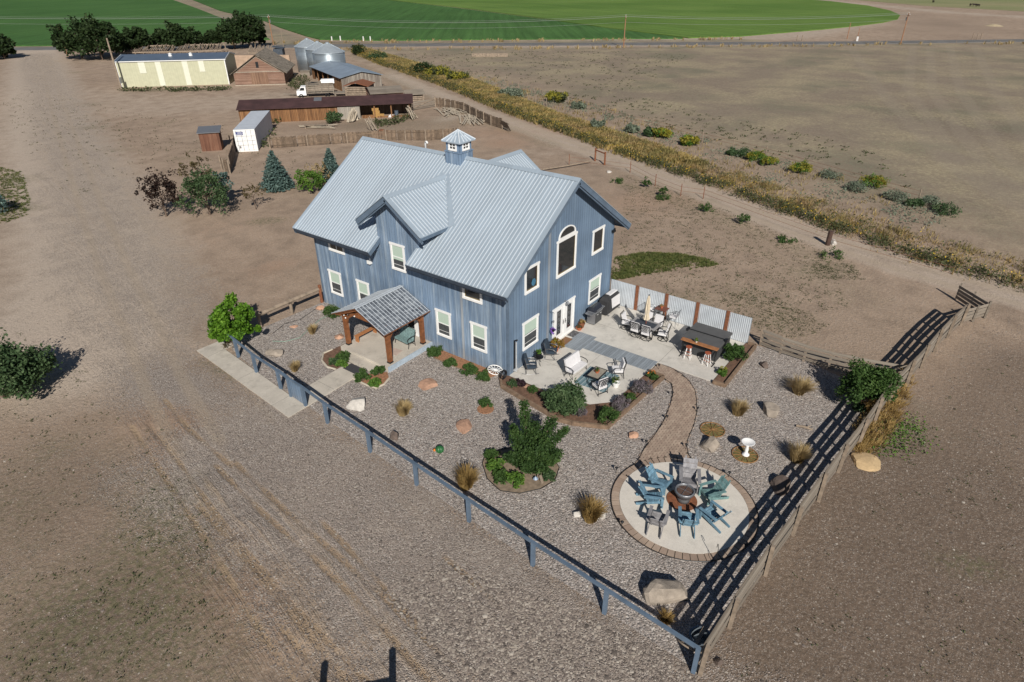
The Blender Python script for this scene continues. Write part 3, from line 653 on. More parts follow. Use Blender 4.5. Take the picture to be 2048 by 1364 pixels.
# doubled rake boards and eave fascia
for yy, s in ((-GO, -1), (L_+GO, 1)):
    for xa, xb in ((-EV, HX), (W_+EV, HX)):
        za, zb = rslope(-EV), ZR
        sb.bar((xa, yy+s*.02, za-.16), (xb, yy+s*.02, zb-.16), .05, .26); sb.bar((xa, yy-s*.06, za-.32), (xb, yy-s*.06, zb-.32), .05, .16)
ef = MB()
for a, c in segs: ef.box(-EV-.03, a, rslope(-EV)-.24, -EV, c, rslope(-EV)-.0); ef.box(-EV+.05, a, rslope(-EV)-.34, -EV+.09, c, rslope(-EV)-.12)
ef.build('eave_fascia', M['fascia'], house)
sb.box(W_+EV, -GO, rslope(-EV)-.3, W_+EV+.03, L_+GO, rslope(-EV)-.03)
for yy, s in ((ya, 1), (yb, -1)): sb.bar((-EV, yy+s*.012, rslope(-EV)-.17), (-.03, yy+s*.012, rslope(-.03)-.17), .03, .24)
# exposed rafter tails under the eave
yy = .3
while yy < L_:
    if not (ya-.2 < yy < yb+.2): sb.box(-EV+.1, yy, 5.12, -.02, yy+.04, 5.22)
    yy += .6
sb.build('soffit', M['bluetrim'], house)
rb = MB()
def metal(mb, pts, dz=.015): mb.extr([(p[0], p[1], p[2]+dz) for p in pts], (0, 0, -.012))
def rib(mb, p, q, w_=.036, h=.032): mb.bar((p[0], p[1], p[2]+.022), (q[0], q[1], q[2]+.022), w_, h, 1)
EO = EV+.05; GE = GO+.05
metal(rb, [(.02, -GE, rslope(.02)), (HX, -GE, ZR), (HX, L_+GE, ZR), (.02, L_+GE, rslope(.02))])
metal(rb, [(-EO, -GE, rslope(-EO)), (.02, -GE, rslope(.02)), (.02, ya+.03, rslope(.02)), (-EO, ya+.03, rslope(-EO))])
metal(rb, [(-EO, yb-.03, rslope(-EO)), (.02, yb-.03, rslope(.02)), (.02, L_+GE, rslope(.02)), (-EO, L_+GE, rslope(-EO))])
metal(rb, [(HX, -GE, ZR), (W_+EO, -GE, rslope(-EO)), (W_+EO, L_+GE, rslope(-EO)), (HX, L_+GE, ZR)])
y = -GO+.26
while y < L_+GO-.1:
    x0 = -EO if (y < ya or y > yb) else .1
    rib(rb, (x0, y, rslope(x0)), (HX-.12, y, rslope(HX-.12))); rib(rb, (W_+EO, y, rslope(-EO)), (HX+.12, y, rslope(HX-.12)))
    y += .2286
# ridge cap, rake caps
for s in (-1, 1): rb.extr([(HX, -GE, ZR+.075), (HX+s*.2, -GE, ZR+.075-.2*SL), (HX+s*.2, L_+GE, ZR+.075-.2*SL), (HX, L_+GE, ZR+.075)], (0, 0, -.02))
for yy in (-GE+.05, L_+GE-.05):
    for xa in (-EO, W_+EO): rb.bar((xa, yy, rslope(-EO)+.03), (HX, yy, ZR+.03), .16, .03)
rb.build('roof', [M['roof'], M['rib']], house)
# ---- dormers (front one towards the drive, a twin on the back)
def dormer(front):
    s = 1 if front else -1
    fx = (lambda x: x) if front else (lambda x: W_-x)
    DY, DZ, DS, DE, DX = 7.6, 8.72, .71, 2.5, -.64
    wl = MB(); wl.extr([(fx(-.006), 6.02, 5.2), (fx(-.006), 9.22, 5.2), (fx(-.006), 9.22, DZ-.25-DS*1.62), (fx(-.006), DY, DZ-.25), (fx(-.006), 6.02, DZ-.25-DS*1.58)], (s*3.2, 0, 0))
    wo = wl.build('dormer', M['blue'], house)
    so_ = MB(); me = MB()
    for sy in (-1, 1):
        ye = DY+sy*DE; ze = DZ-DS*DE
        xm = lambda z: (z-ZW)/SL
        P_ = [(fx(DX), DY, DZ), (fx(xm(DZ)+.1), DY, DZ), (fx(xm(ze)+.1), ye, ze), (fx(DX), ye, ze)]
        so_.extr(P_, (0, 0, -.18)); metal(me, [(fx(DX-.05), DY, DZ), (fx(xm(DZ)), DY, DZ), (fx(xm(ze)), ye, ze), (fx(DX-.05), ye, ze)], .02)
        so_.bar((fx(DX-.02), ye, ze-.16), (fx(DX-.02), DY, DZ-.16), .05, .26, 0); so_.bar((fx(DX+.06), ye, ze-.32), (fx(DX+.06), DY, DZ-.32), .05, .15)
        x = DX+.25
        while x < xm(DZ)-.1:
            zi = DZ if x < 0 else DZ
            # rib runs down to the eave or to the valley
            dy = DE if x <= xm(ze) else (DZ-(ZW+SL*x))/DS
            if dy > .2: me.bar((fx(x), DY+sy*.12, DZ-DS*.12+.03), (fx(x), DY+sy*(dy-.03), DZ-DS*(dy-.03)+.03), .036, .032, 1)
            x += .2286
        me.bar((fx(DX-.03), ye, ze+.035), (fx(DX-.03), DY, DZ+.035), .16, .03)
        me.extr([(fx(DX-.05), DY, DZ+.075), (fx(DX-.05), DY+sy*.2, DZ+.075-.2*DS), (fx(xm(DZ)), DY+sy*.2, DZ+.075-.2*DS), (fx(xm(DZ)+.2), DY, DZ+.075)], (0, 0, -.02))
        # valley flashing laid on the main roof
        n_ = Vector((-SL*s, 0, 1)).normalized()
        p0 = Vector((fx(xm(DZ)+.05), DY, DZ+.06)); p1 = Vector((fx(xm(ze)-.08), ye+sy*.06, ze+.02))
        p0o = p0+Vector((s*.16, sy*.14, 0)); p0o.z = ZW+SL*(xm(DZ)+.21)+.055; p1o = p1+Vector((s*.2, sy*.26, 0)); p1o.z = ZW+SL*(xm(ze)+.12)+.055
        me.extr([p0, p1, p1o, p0o], (0, 0, -.012))
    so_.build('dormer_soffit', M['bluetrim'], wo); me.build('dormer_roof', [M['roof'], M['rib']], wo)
dormer(True); dormer(False)
# ---- cupola on the ridge
cu = MB(); cxm, cym, ch = HX, 7.6, .57
cu.box(cxm-ch, cym-ch, 8.8, cxm+ch, cym+ch, 9.95); cu.box(cxm-ch+.05, cym-ch+.05, 9.95, cxm+ch-.05, cym+ch-.05, 10.62)
cu.box(cxm-ch-.04, cym-ch-.04, 9.9, cxm+ch+.04, cym+ch+.04, 9.96)
cup = cu.build('cupola', M['blue'], house)
r_ = MB(); e = .70; zt, ze = 11.08, 10.52
apex = (cxm, cym, zt); cs = [(cxm-e, cym-e, ze), (cxm+e, cym-e, ze), (cxm+e, cym+e, ze), (cxm-e, cym+e, ze)]
for i in range(4): r_.add([cs[i], cs[(i+1) % 4], apex], [(0, 1, 2)])
r_.add([(c_[0], c_[1], ze-.05) for c_ in cs]+cs, [(0, 3, 2, 1), (0, 1, 5, 4), (1, 2, 6, 5), (2, 3, 7, 6), (3, 0, 4, 7)])
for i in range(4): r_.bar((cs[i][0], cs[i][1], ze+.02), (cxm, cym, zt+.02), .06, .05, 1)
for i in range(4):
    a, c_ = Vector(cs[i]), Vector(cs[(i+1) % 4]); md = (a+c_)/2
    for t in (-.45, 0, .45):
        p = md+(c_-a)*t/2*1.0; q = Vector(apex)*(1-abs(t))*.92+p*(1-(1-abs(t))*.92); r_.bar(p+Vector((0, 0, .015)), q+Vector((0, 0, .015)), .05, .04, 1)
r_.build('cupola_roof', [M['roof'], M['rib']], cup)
def frame(mb, T, u0, u1, z0, z1, t=.09, d0=0, d1=.05, horn=.05, m=0):
    "white casing round an opening; T maps (u,d,z) to space"
    def bx(a, b_, c_, d_, e0=d0, e1=d1): mb.hexa([T(a, e0, c_), T(b_, e0, c_), T(b_, e1, c_), T(a, e1, c_), T(a, e0, d_), T(b_, e0, d_), T(b_, e1, d_), T(a, e1, d_)], m)
    bx(u0, u0+t, z0+t, z1-t); bx(u1-t, u1, z0+t, z1-t); bx(u0, u1, z0, z0+t, d0, d1+.015); bx(u0-horn, u1+horn, z1-t, z1, d0, d1+.012)
    return bx
def window(par, T, u0, u1, z0, z1, kind='hung', blind=.5, name='window'):
    mb = MB(); t = .12 if kind != 'cup' else .075
    bx = frame(mb, T, u0, u1, z0, z1, t, 0, .05, .04 if kind != 'cup' else 0)
    a, c_, e_, f_ = u0+t, u1-t, z0+t, z1-t
    # inner sash
    for q in ((a, a+.035, e_, f_), (c_-.035, c_, e_, f_), (a+.035, c_-.035, e_, e_+.035), (a+.035, c_-.035, f_-.035, f_)): bx(*q, .0, .032)
    zm = (e_+f_)/2
    if kind == 'hung': bx(a+.035, c_-.035, zm-.025, zm+.025, 0, .036); bx(a+.035, c_-.035, e_+.33*(zm-e_), e_+.33*(zm-e_)+.018, 0, .028)
    if kind == 'slider': um = (a+c_)/2; bx(um-.03, um+.03, e_+.035, f_-.035, 0, .034)
    if kind == 'cup':
        um = (a+c_)/2; bx(um-.02, um+.02, e_, f_, 0, .036); bx(a, um-.02, zm-.02, zm+.02, 0, .034); bx(um+.02, c_, zm-.02, zm+.02, 0, .034)
    wo = mb.build(name, M['white'], par)
    pm = MB(); pm.hexa([T(a, .001, e_), T(c_, .001, e_), T(c_, .012, e_), T(a, .012, e_), T(a, .001, f_), T(c_, .001, f_), T(c_, .012, f_), T(a, .012, f_)])
    pm.build('pane', M['glass'], wo)
    if kind in ('one', 'slider'):
        q = MB(); q.hexa([T(c_-.10, .0125, e_+.035), T(c_-.035, .0125, e_+.035), T(c_-.035, .02, e_+.035), T(c_-.10, .02, e_+.035), T(c_-.07, .0125, f_-.035), T(c_-.035, .0125, f_-.035), T(c_-.035, .02, f_-.035), T(c_-.07, .02, f_-.035)])
        q.build('reveal', M['reveal'], wo)
        q = MB(); q.hexa([T(a+.035, .0125, e_+.035), T(c_-.10, .0125, e_+.035), T(c_-.10, .018, e_+.035), T(a+.035, .018, e_+.035), T(a+.035, .0125, e_+.10), T(c_-.10, .0125, e_+.07), T(c_-.10, .018, e_+.07), T(a+.035, .018, e_+.10)])
        q.build('inner_sill', M['reveal'], wo)
    if kind == 'hung' and blind:
        zb = f_-(f_-e_)*blind; q = MB(); q.hexa([T(a+.04, .013, zb), T(c_-.04, .013, zb), T(c_-.04, .02, zb), T(a+.04, .02, zb), T(a+.04, .013, f_-.04), T(c_-.04, .013, f_-.04), T(c_-.04, .02, f_-.04), T(a+.04, .02, f_-.04)])
        q.build('blind', M['blind'], wo)
        q = MB(); q.hexa([T(a+.04, .0125, e_+.03), T(c_-.04, .0125, e_+.03), T(c_-.04, .017, e_+.03), T(a+.04, .017, e_+.03), T(a+.04, .0125, zb-.01), T(c_-.04, .0125, zb-.01), T(c_-.04, .017, zb-.01), T(a+.04, .017, zb-.01)])
        q.build('insect_screen', M['screen'], wo)
    return wo
TX = lambda u, d, z: (-.02-d, u, z)      # on the long wall
TY = lambda u, d, z: (u, -d, z)      # on the gable wall
for u0, u1, z0, z1, k, bl in [(13.09, 14.24, 1.02, 2.67, 'hung', .52), (10.53, 11.6, 1.02, 2.68, 'hung', .55), (7.12, 8.23, 4.24, 5.87, 'hung', .62), (3.94, 5.05, 1.0, 2.66, 'hung', .5), (1.4, 2.5, 1.0, 2.65, 'hung', .55),
                           (12.35, 13.8, 4.06, 4.95, 'slider', 0), (1.63, 2.97, 3.9, 4.95, 'one', 0)]:
    window(house, TX, u0, u1, z0, z1, k, bl)
for u0, u1, z0, z1, k, bl in [(1.28, 2.72, 1.0, 2.72, 'hung', .46), (1.44, 2.72, 4.32, 5.8, 'one', 0), (4.42, 6.42, 4.15, 6.34, 'one', 0), (8.26, 9.58, 4.25, 5.8, 'one', 0), (8.18, 9.56, 1.02, 2.66, 'hung', .45)]:
    window(house, TY, u0, u1, z0, z1, k, bl)
for u in (cym,):
    window(cup, lambda u_, d, z: (cxm-ch+.05-d, u_, z), u-.31, u+.31, 10.0, 10.5, 'cup', 0, 'cupola_window')
window(cup, lambda u_, d, z: (u_, cym-ch+.05-d, z), cxm-.31, cxm+.31, 10.0, 10.5, 'cup', 0, 'cupola_window')
# arched transom over the big gable window
b = MB(); ac, ar, az0 = 5.42, .86, 6.42
def arcpts(r_, n=14, zs=.62): return [(ac+r_*math.cos(PI*i/n), az0+zs*r_*math.sin(PI*i/n)) for i in range(n+1)]
o_, i_ = arcpts(ar), arcpts(ar-.1)
for k in range(14): b.hexa([TY(o_[k][0], 0, o_[k][1]), TY(o_[k+1][0], 0, o_[k+1][1]), TY(o_[k+1][0], .05, o_[k+1][1]), TY(o_[k][0], .05, o_[k][1]), TY(i_[k][0], 0, i_[k][1]+.0), TY(i_[k+1][0], 0, i_[k+1][1]), TY(i_[k+1][0], .05, i_[k+1][1]), TY(i_[k][0], .05, i_[k][1])])
b.box(ac-ar, -.06, az0-.07, ac+ar, 0, az0+.02)
aw = b.build('arched_window', M['white'], house)
MB().extr([TY(x, .002, z) for x, z in i_], (0, -.01, 0)).build('pane', M['glass'], aw)
# objects seen through the left upstairs gable window
b = MB(); b.lathe([(0, -.2), (.16, -.1), (.2, .05), (.12, .2), (0, .24)], (2.25, -.02, 4.75), 10, 0, 1, .1); b.build('vase', flat('blue_vase', (.05, .16, .26), .5), house)
# french doors
dm = MB(); bx = frame(dm, TY, 4.22, 6.5, .06, 2.3, .1, 0, .06, .05)
dm.box(4.32, -.04, .08, 6.4, 0, 2.2); dm.box(5.34, -.06, .08, 5.42, -.04, 2.2)
dw = dm.build('french_door', M['white'], house)
for x0 in (4.62, 5.72):
    MB().box(x0, -.052, .5, x0+.36, -.041, 2.0).build('pane', M['glass'], dw)
    q = MB()
    for xx in (x0-.03, x0+.36): q.box(xx, -.056, .47, xx+.03, -.041, 2.03)
    for zz in (.47, 2.0): q.box(x0, -.056, zz, x0+.36, -.041, zz+.03)
    for kz in range(4): q.ring((x0+.18, -.054, .72+kz*.36), .10, .008, 12, 4, axis='y')
    q.build('leaded_trim', M['greymetal'], dw)
q = MB()
for xx in (5.27, 5.49): q.box(xx-.02, -.075, .95, xx+.02, -.06, 1.25); q.box(xx-.05, -.10, 1.08, xx+.05, -.075, 1.1)
q.build('handle', M['blackmetal'], dw)
# entry door under the porch with side panel
dm = MB(); frame(dm, TX, 6.55, 8.75, .32, 2.5, .1, 0, .05, .04); dm.box(-.055, 6.65, .36, -.02, 8.65, 2.4); ed = dm.build('entry_door', M['white'], house)
for y0, y1 in ((6.85, 7.35), (7.75, 8.45)):
    MB().box(-.07, y0, .75, -.056, y1, 2.2).build('pane', M['glass'], ed)
MB().box(-.1, 7.52, 1.2, -.056, 7.56, 1.4).build('handle', M['blackmetal'], ed)
# vents, lamps, pipe
b = MB(); b.tube([(6.05, 10.87, 9.0), (6.05, 10.87, 9.78), (6.02, 10.80, 9.88), (5.98, 10.68, 9.9), (5.96, 10.6, 9.8)], .06, 8); b.build('vent_pipe', M['white'], house, True)
b = MB(); b.tube([(.55, -.12, .12), (.55, -.12, 1.95)], .042, 8); b.box(.38, -.16, .2, .68, -.05, .3); b.build('downpipe', flat('pale_grey_pipe', (.42, .44, .46), .5), house)
b = MB(); b.tube([(.5, -.02, .1), (.5, -.05, 2.05), (.56, -.2, 2.1)], .05, 6); b.build('standpipe', M['blackmetal'], house)
b = MB(); b.box(-.22, 9.95, 4.1, -.02, 10.2, 4.3); b.box(-.09, 10.02, 4.3, -.02, 10.1, 4.42); b.build('flood_lamp', M['white'], house)
b = MB(); b.tube([(5.35, -.02, 2.42), (5.35, -.22, 2.5), (5.35, -.28, 2.4)], .025, 6); b.lathe([(.03, .1), (.1, .0), (.09, -.1), (0, -.12)], (5.35, -.28, 2.38), 10); b.build('wall_lamp', M['greymetal'], house)
b = MB(); b.box(10.55, -.18, 5.02, 10.8, -.02, 5.15); b.box(W_-.02, -.08, 4.95, W_+.08, 0, 5.2); b.build('eave_lamp', M['blackmetal'], house)
# ------------------------------------------------------------------ timber porch
porch = thing('timber_porch', 'stained timber gable porch with metal roof on a pale concrete deck at the long wall', 'porch', (-1.8, 7.55, 0))
def pl(mb, name, mat, par=porch, **k):
    o = mb.build(name, mat, par, **k); o.location = (1.8, -7.55, 0); return o
b = MB().prism([(-3.5, 5.55), (-.03, 5.55), (-.03, 9.45), (-3.5, 9.45)], 0, .30); pl(b, 'deck', M['walk'])
b = MB().box(-3.52, 5.5, 0, -.03, 5.55, .33); pl(b, 'skirt', flat('pale_blue_board', (.36, .43, .50), .8, 0, .15, 5))
b = MB().box(-4.05, 6.1, 0, -3.5, 8.9, .16); pl(b, 'step', M['walk'])
for x, y in ((-3.05, 5.85), (-3.05, 9.25), (-.45, 5.85), (-.45, 9.25)):
    b = MB().cbox((x, y, 1.33), (.22, .22, 2.06)); po = pl(b, 'post', M['timber'])
    b = MB().cbox((x, y, .34), (.26, .26, .08)); o = b.build('post_base', M['blackmetal'], po)
b = MB()
for y in (5.85, 9.25): pl(MB().cbox((-1.75, y, 2.40), (3.3, .18, .2)), 'beam', M['timber'])
b = MB()
ry, rz, ez, ey = 7.55, 3.35, 2.45, 2.02
for x in (-3.4, -3.05, -.3):
    for s in (-1, 1): b.bar((x, ry, rz-.14), (x, ry+s*ey, ez-.14), .09 if x > -3.4 else .05, .17)
for x in (-3.05, -.45):
    b.bar((x, 5.85, 2.5), (x, 9.25, 2.5), .16, .2); b.bar((x, ry, 2.5), (x, ry, 3.1), .14, .14)
    for s in (-1, 1): b.bar((x, ry+s*.1, 2.6), (x, ry+s*.85, 2.76), .1, .1)
pl(b, 'truss', M['timber'])
for x in (-3.05, -.45):
    for s in (-1, 1):
        pts = [(x, ry+s*1.62, 1.75), (x, ry+s*1.45, 2.1), (x, ry+s*1.05, 2.38)]
        b = MB(); b.bar(pts[0], pts[1], .12, .13); b.bar(pts[1], pts[2], .12, .13); pl(b, 'brace', M['timber'])
for y in (5.85, 9.25):
    pl(MB().bar((-2.95, y, 1.8), (-2.45, y, 2.33), .11, .12), 'side_brace', M['timber']); pl(MB().bar((-.55, y, 1.8), (-1.05, y, 2.33), .11, .12), 'side_brace', M['timber'])
g = NT('streaked_porch_roof'); v = g.coord(); n = g.noise(g.mapping(v, (1, 2.2, 1)), 2.6, 6, .75)
pr_m = g.done(g.ramp(n, [(.38, (.06, .07, .09)), (.5, (.15, .17, .20)), (.64, (.34, .365, .39))]), .5, .2)
b = MB(); u_ = MB()
ey2 = 2.12; ez2 = rz-(rz-ez)/ey*ey2
for s in (-1, 1):
    P_ = [(-3.62, ry, rz), (-.08, ry, rz), (-.08, ry+s*ey2, ez2), (-3.62, ry+s*ey2, ez2)]
    b.extr(P_, (0, 0, -.02)); u_.extr([(p[0]*.995, p[1], p[2]-.022) for p in P_], (0, 0, -.05))
    x = -3.6
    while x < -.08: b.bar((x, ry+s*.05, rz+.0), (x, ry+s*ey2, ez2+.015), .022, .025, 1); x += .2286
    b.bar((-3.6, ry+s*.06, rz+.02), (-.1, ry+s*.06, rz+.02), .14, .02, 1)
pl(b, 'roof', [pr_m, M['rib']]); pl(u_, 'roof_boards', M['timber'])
b = MB()
for y, z in ((9.1, 2.3), (9.0, 2.15), (8.2, 2.5)): b.lathe([(0, -.06), (.05, 0), (0, .06)], (-3.2, y, z), 8)
pl(b, 'porch_lamp', M['white'])
def own(name, mb, mat, label, cat, group=None, smooth=False, loc=None, kind=None):
    o = mb.build(name, mat, None, smooth)
    if loc is not None:
        o.location = loc
    return tag(o, label, cat, group, kind)
# ------------------------------------------------------------------ blue rail fence
FP = [(-7.45, 13.6), (-7.81, 11.34), (-7.99, 8.93), (-8.12, 7.87), (-8.2, 6.6), (-8.44, 4.62), (-8.70, 1.33), (-9.0, -1.89), (-9.28, -5.04), (-9.55, -8.33), (-9.76, -11.46), (-9.97, -14.75)]
fence = thing('rail_fence', 'long blue painted fence of one top rail on square posts along the gravel drive', 'fence', (FP[0][0], FP[0][1], 0))
def into(par, mb, name, mat):
    o = mb.build(name, mat, par); o.location = (-par.location.x, -par.location.y, 0); return o
for i, (x, y) in enumerate(FP):
    b = MB().cbox((x, y, .6), (.135, .135, 1.2), R(3)); into(fence, b, 'post', M['bluetrim'])
FR_ = [(-7.3, 14.6)]+FP[1:]
for i in range(len(FR_)-1):
    a, c_ = FR_[i], FR_[i+1]
    if i == 2: continue
    b = MB().bar((*a, 1.215), (*c_, 1.215), .11, .035); b.bar((a[0], a[1], 1.14), (c_[0], c_[1], 1.14), .04, .10); into(fence, b, 'rail', M['bluetrim'])
b = MB().bar((*FP[2], 1.215), (*FP[3], 1.215), .17, .035); into(fence, b, 'rail', M['bluetrim'])
gate = thing('yard_gate', 'blue vertical board gate in the blue rail fence across the front walk', 'gate', (*FP[3], 0))
b = MB(); n = 9
for i in range(n):
    t0 = (i+.04)/n; t1 = (i+.96)/n; f = lambda t: (FP[3][0]+(FP[4][0]-FP[3][0])*t, FP[3][1]-.1+(FP[4][1]+.1-FP[3][1]+.1)*t)
    p, q = f(t0), f(t1); b.bar((*p, .62), (*q, .62), .03, 1.05)
into(gate, b, 'board_panel', M['bluegable'])
b = MB(); b.bar((FP[3][0]+.03, FP[3][1]-.1, .25), (FP[4][0]+.03, FP[4][1]+.1, .25), .04, .1); b.bar((FP[3][0]+.03, FP[3][1]-.1, 1.0), (FP[4][0]+.03, FP[4][1]+.1, 1.0), .04, .1); into(gate, b, 'gate_frame', M['bluetrim'])
b = MB(); b.ring((FP[3][0]+.3, FP[3][1]-.5, 1.15), .14, .015, 10, 5, axis='x', a0=0, a1=PI); into(gate, b, 'handle', M['blackmetal'])
# ------------------------------------------------------------------ weathered board fence along the right
BF = [(-9.95, -14.95), (-7.79, -15.08), (-4.92, -15.32), (-2.4, -15.58), (.12, -15.86), (2.5, -16.1), (4.99, -16.41), (7.2, -16.62), (9.33, -16.88), (11.7, -17.3), (14.02, -17.66), (16.4, -18.0), (18.7, -18.4), (20.96, -18.86)]
bf = thing('board_fence', 'long weathered grey board fence leaning along the right side of the yard', 'fence', (*BF[0], 0))
rr = random.Random(5)
def bfseg(par, a, c_, n=4, h=1.3, base=.12, mat=None, wd=.17):
    b = MB()
    lean = rr.uniform(-.06, .06)
    for k in range(n):
        z = base+(h-base)*(k+.5)/n; j = [rr.uniform(-.03, .03) for _ in range(4)]
        b.bar((a[0]+j[0]*.5, a[1]+.08+j[1]*.6, z+j[2]), (c_[0], c_[1]+.08+j[1]*.6, z+j[3]), .03, wd)
    into(par, b, 'rail_boards', mat or M['oldwood'])
for i in range(len(BF)-1): bfseg(bf, BF[i], BF[i+1], 5, 1.52, .06, wd=.19)
for i, p in enumerate(BF):
    b = MB().cbox((p[0], p[1]-.03, .74), (.13, .13, 1.48+rr.uniform(0, .15)), rr.uniform(-.1, .1), 0, (rr.uniform(-.03, .05), rr.uniform(-.05, .05))); into(bf, b, 'post', M['log'])
    if i < len(BF)-1:
        q = BF[i+1]; mx, my = (p[0]+q[0])/2, (p[1]+q[1])/2
        b = MB().cbox((mx, my+.12, .72), (.12, .04, 1.36), 0, 0, (0, rr.uniform(-.04, .04))); into(bf, b, 'batten', M['oldwood'])
for a, q, lab in (((20.96, -18.86), (22.9, -19.95), 'weathered board gate panel at the far end of the right board fence'), ((22.95, -19.9), (24.9, -18.2), 'second weathered gate panel folded behind the far end of the board fence')):
    gt = thing('gate_panel', lab, 'gate', (*a, 0)); bfseg(gt, a, q, 4, 1.05, .1, wd=.18)
    for t in (0, .5, 1):
        b = MB().cbox((a[0]+(q[0]-a[0])*t, a[1]+(q[1]-a[1])*t, .6), (.1, .1, 1.15)); into(gt, b, 'upright', M['oldwood'])
# short board fence behind the hot tub
RF = [(11.38, -9.8), (11.15, -11.0), (11.05, -12.3), (11.1, -13.6), (11.3, -15.0), (11.85, -17.0)]
rf = thing('board_fence', 'short weathered board fence of four rails behind the hot tub corner', 'fence', (*RF[0], 0))
for i in range(len(RF)-1):
    b = MB(); a, q = RF[i], RF[i+1]
    for k in range(4): z = .18+k*.27; b.bar((a[0]-.06, a[1], z+rr.uniform(-.02, .02)), (q[0]-.06, q[1], z+rr.uniform(-.02, .02)), .03, .16)
    into(rf, b, 'rail_boards', M['oldwood'])
for p in RF: into(rf, MB().cbox((p[0], p[1], .62), (.13, .13, 1.25)), 'post', M['log'])
# corrugated privacy fence
g = NT('corrugated_steel'); v = g.coord(); st = g.rng(g.noise(v, 2.2, 3), .3, .7, .9, 1.08)
g.done(g.scalecol((.54, .58, .62), st), .4, .2); M['corr'] = g.mat
cf = thing('privacy_fence', 'corrugated silver metal privacy fence with rust brown posts behind the patio', 'fence', (11.02, -4.5, 0))
PY = [0.0, -1.9, -3.9, -5.9, -7.75, -9.15]
for i in range(5):
    b = MB(); y0, y1 = PY[i], PY[i+1]; n = int((y0-y1)/.055); pts = []
    for k in range(n+1):
        y = y0+(y1-y0)*k/n; pts.append((11.02+.013*math.cos(k*PI/1.0), y))
    for k in range(n):
        a, c_ = pts[k], pts[k+1]; b.add([(a[0], a[1], .04), (c_[0], c_[1], .04), (c_[0], c_[1], 1.72), (a[0], a[1], 1.72), (a[0]+.02, a[1], .04), (c_[0]+.02, c_[1], .04), (c_[0]+.02, c_[1], 1.72), (a[0]+.02, a[1], 1.72)], [(0, 1, 2, 3), (5, 4, 7, 6), (3, 2, 6, 7)])
    into(cf, b, 'metal_panel', M['corr'])
for y in PY[1:5]: into(cf, MB().box(10.97, y-.1, 0, 11.06, y+.1, 1.76), 'post', M['rust'])
# low log rail on the left of the yard
lr = thing('log_rail', 'single weathered log rail on short posts from the house corner to the shade tree', 'fence', (0, 15.5, 0))
b = MB().tube([(-.02, 15.42, .98), (-2.2, 15.5, .95), (-4.7, 15.55, .92)], .13, 8); into(lr, b, 'rail', M['log'])
into(lr, MB().tube([(-.12, 15.36, 0), (-.12, 15.36, 1.25)], .1, 8), 'post', M['rust']); into(lr, MB().tube([(-2.3, 15.6, 0), (-2.3, 15.6, 1.12)], .1, 8), 'post', M['log'])
into(lr, MB().tube([(-4.6, 15.6, 0), (-4.6, 15.6, 1.1)], .1, 8), 'post', M['log'])
# ------------------------------------------------------------------ adirondack chairs (local +X = forward)
def adirondack(mat):
    t = thing('adirondack_chair', '', 'chair')
    b = MB()
    for k in range(6): x = .30-k*.095; z = .36-k*.028; b.cbox((x, 0, z), (.085, .52, .022), 0, 0, (0, -.29))
    b.cbox((.36, 0, .31), (.025, .54, .12)); b.build('seat', mat, t)
    b = MB()
    for k in range(4):
        s0 = .05+k*.185; x = -.22-s0*.50; z = .26+s0*.87; b.cbox((x, 0, z), (.025, .52, .172), 0, 0, (0, -.52))
    for y in (-.18, .18): b.bar((-.24, y, .22), (-.64, y, .92), .05, .03, 0)
    b.build('backrest', mat, t)
    for s in (-1, 1):
        MB().cbox((.02, s*.33, .56), (.80, .13, .025)).build('arm', mat, t)
        b = MB().cbox((.36, s*.30, .275), (.11, .03, .55)); b.build('leg', mat, t)
        b = MB().bar((.36, s*.265, .30), (-.66, s*.265, .05), .03, .12); b.build('leg', mat, t)
    MB().cbox((-.36, 0, .50), (.04, .70, .06)).build('back_rail', mat, t)
    return t
ADS = [(640, 430, 'M', 'worn blue slatted chair at the upper left, back to the paver path'), (1110, 400, 'G', 'large weathered grey slatted chair at the top of the ring, next to the fire bowl'),
       (530, 660, 'M', 'worn blue slatted chair directly left of the fire bowl'), (600, 1040, 'G', 'weathered grey slatted chair at the lower left of the ring'), (1090, 1040, 'M', 'worn blue slatted chair at the bottom of the ring nearest the boulder'),
       (1490, 960, 'M', 'worn blue slatted chair at the lower right of the ring'), (1480, 600, 'T', 'faded teal slatted chair right of the fire bowl')]
first = adirondack(M['paint_ad'])
for i, (px, py, k, lab) in enumerate(ADS):
    p = at(1240+px/8.025, 910+py/8.025, .38); p.z = .062
    d_ = Vector((-3.24, -11.35, 0))-Vector((p.x, p.y, 0)); a = math.atan2(d_.y, d_.x)+[.12, .3, -.25, .35, -.15, -.1, .25][i]
    if i == 0: o = first; o.location = p; o.rotation_euler = (0, 0, a); o['label'] = lab; o['group'] = 'slatted chairs around the fire bowl'
    else: o = dup(first, p, a, lab, 'slatted chairs around the fire bowl', 1.12 if i == 1 else 1)
    if k != 'M': remat(o, M['paint_ad'], M['grey_ad'] if k == 'G' else M['teal_ad'])
fpit = thing('fire_bowl', 'dark metal fire bowl with mesh lid on a round rusty plate amid the chairs', 'fire pit', (-3.2, -11.42, .062))
b = MB(); b.lathe([(.62, 0), (.62, .03), (0, .035)], (-.02, .05, 0), 40); b.build('base_plate', M['rust'], fpit)
b = MB(); b.lathe([(.26, .03), (.25, .16), (.22, .2), (.24, .24), (.3, .3), (.37, .42), (.42, .52), (.42, .56), (.33, .56), (.30, .42), (.2, .34), (0, .33)], (0, 0, 0), 28); b.build('bowl', flat('grey_cast_iron', (.11, .11, .115), .6, .3, .2, 8), fpit, True)
b = MB(); b.lathe([(.32, .5), (.3, .53), (0, .545)], (0, 0, 0), 24); b.build('mesh_lid', flat('rusty_mesh', (.10, .06, .045), .9, .1, .4, 20), fpit)
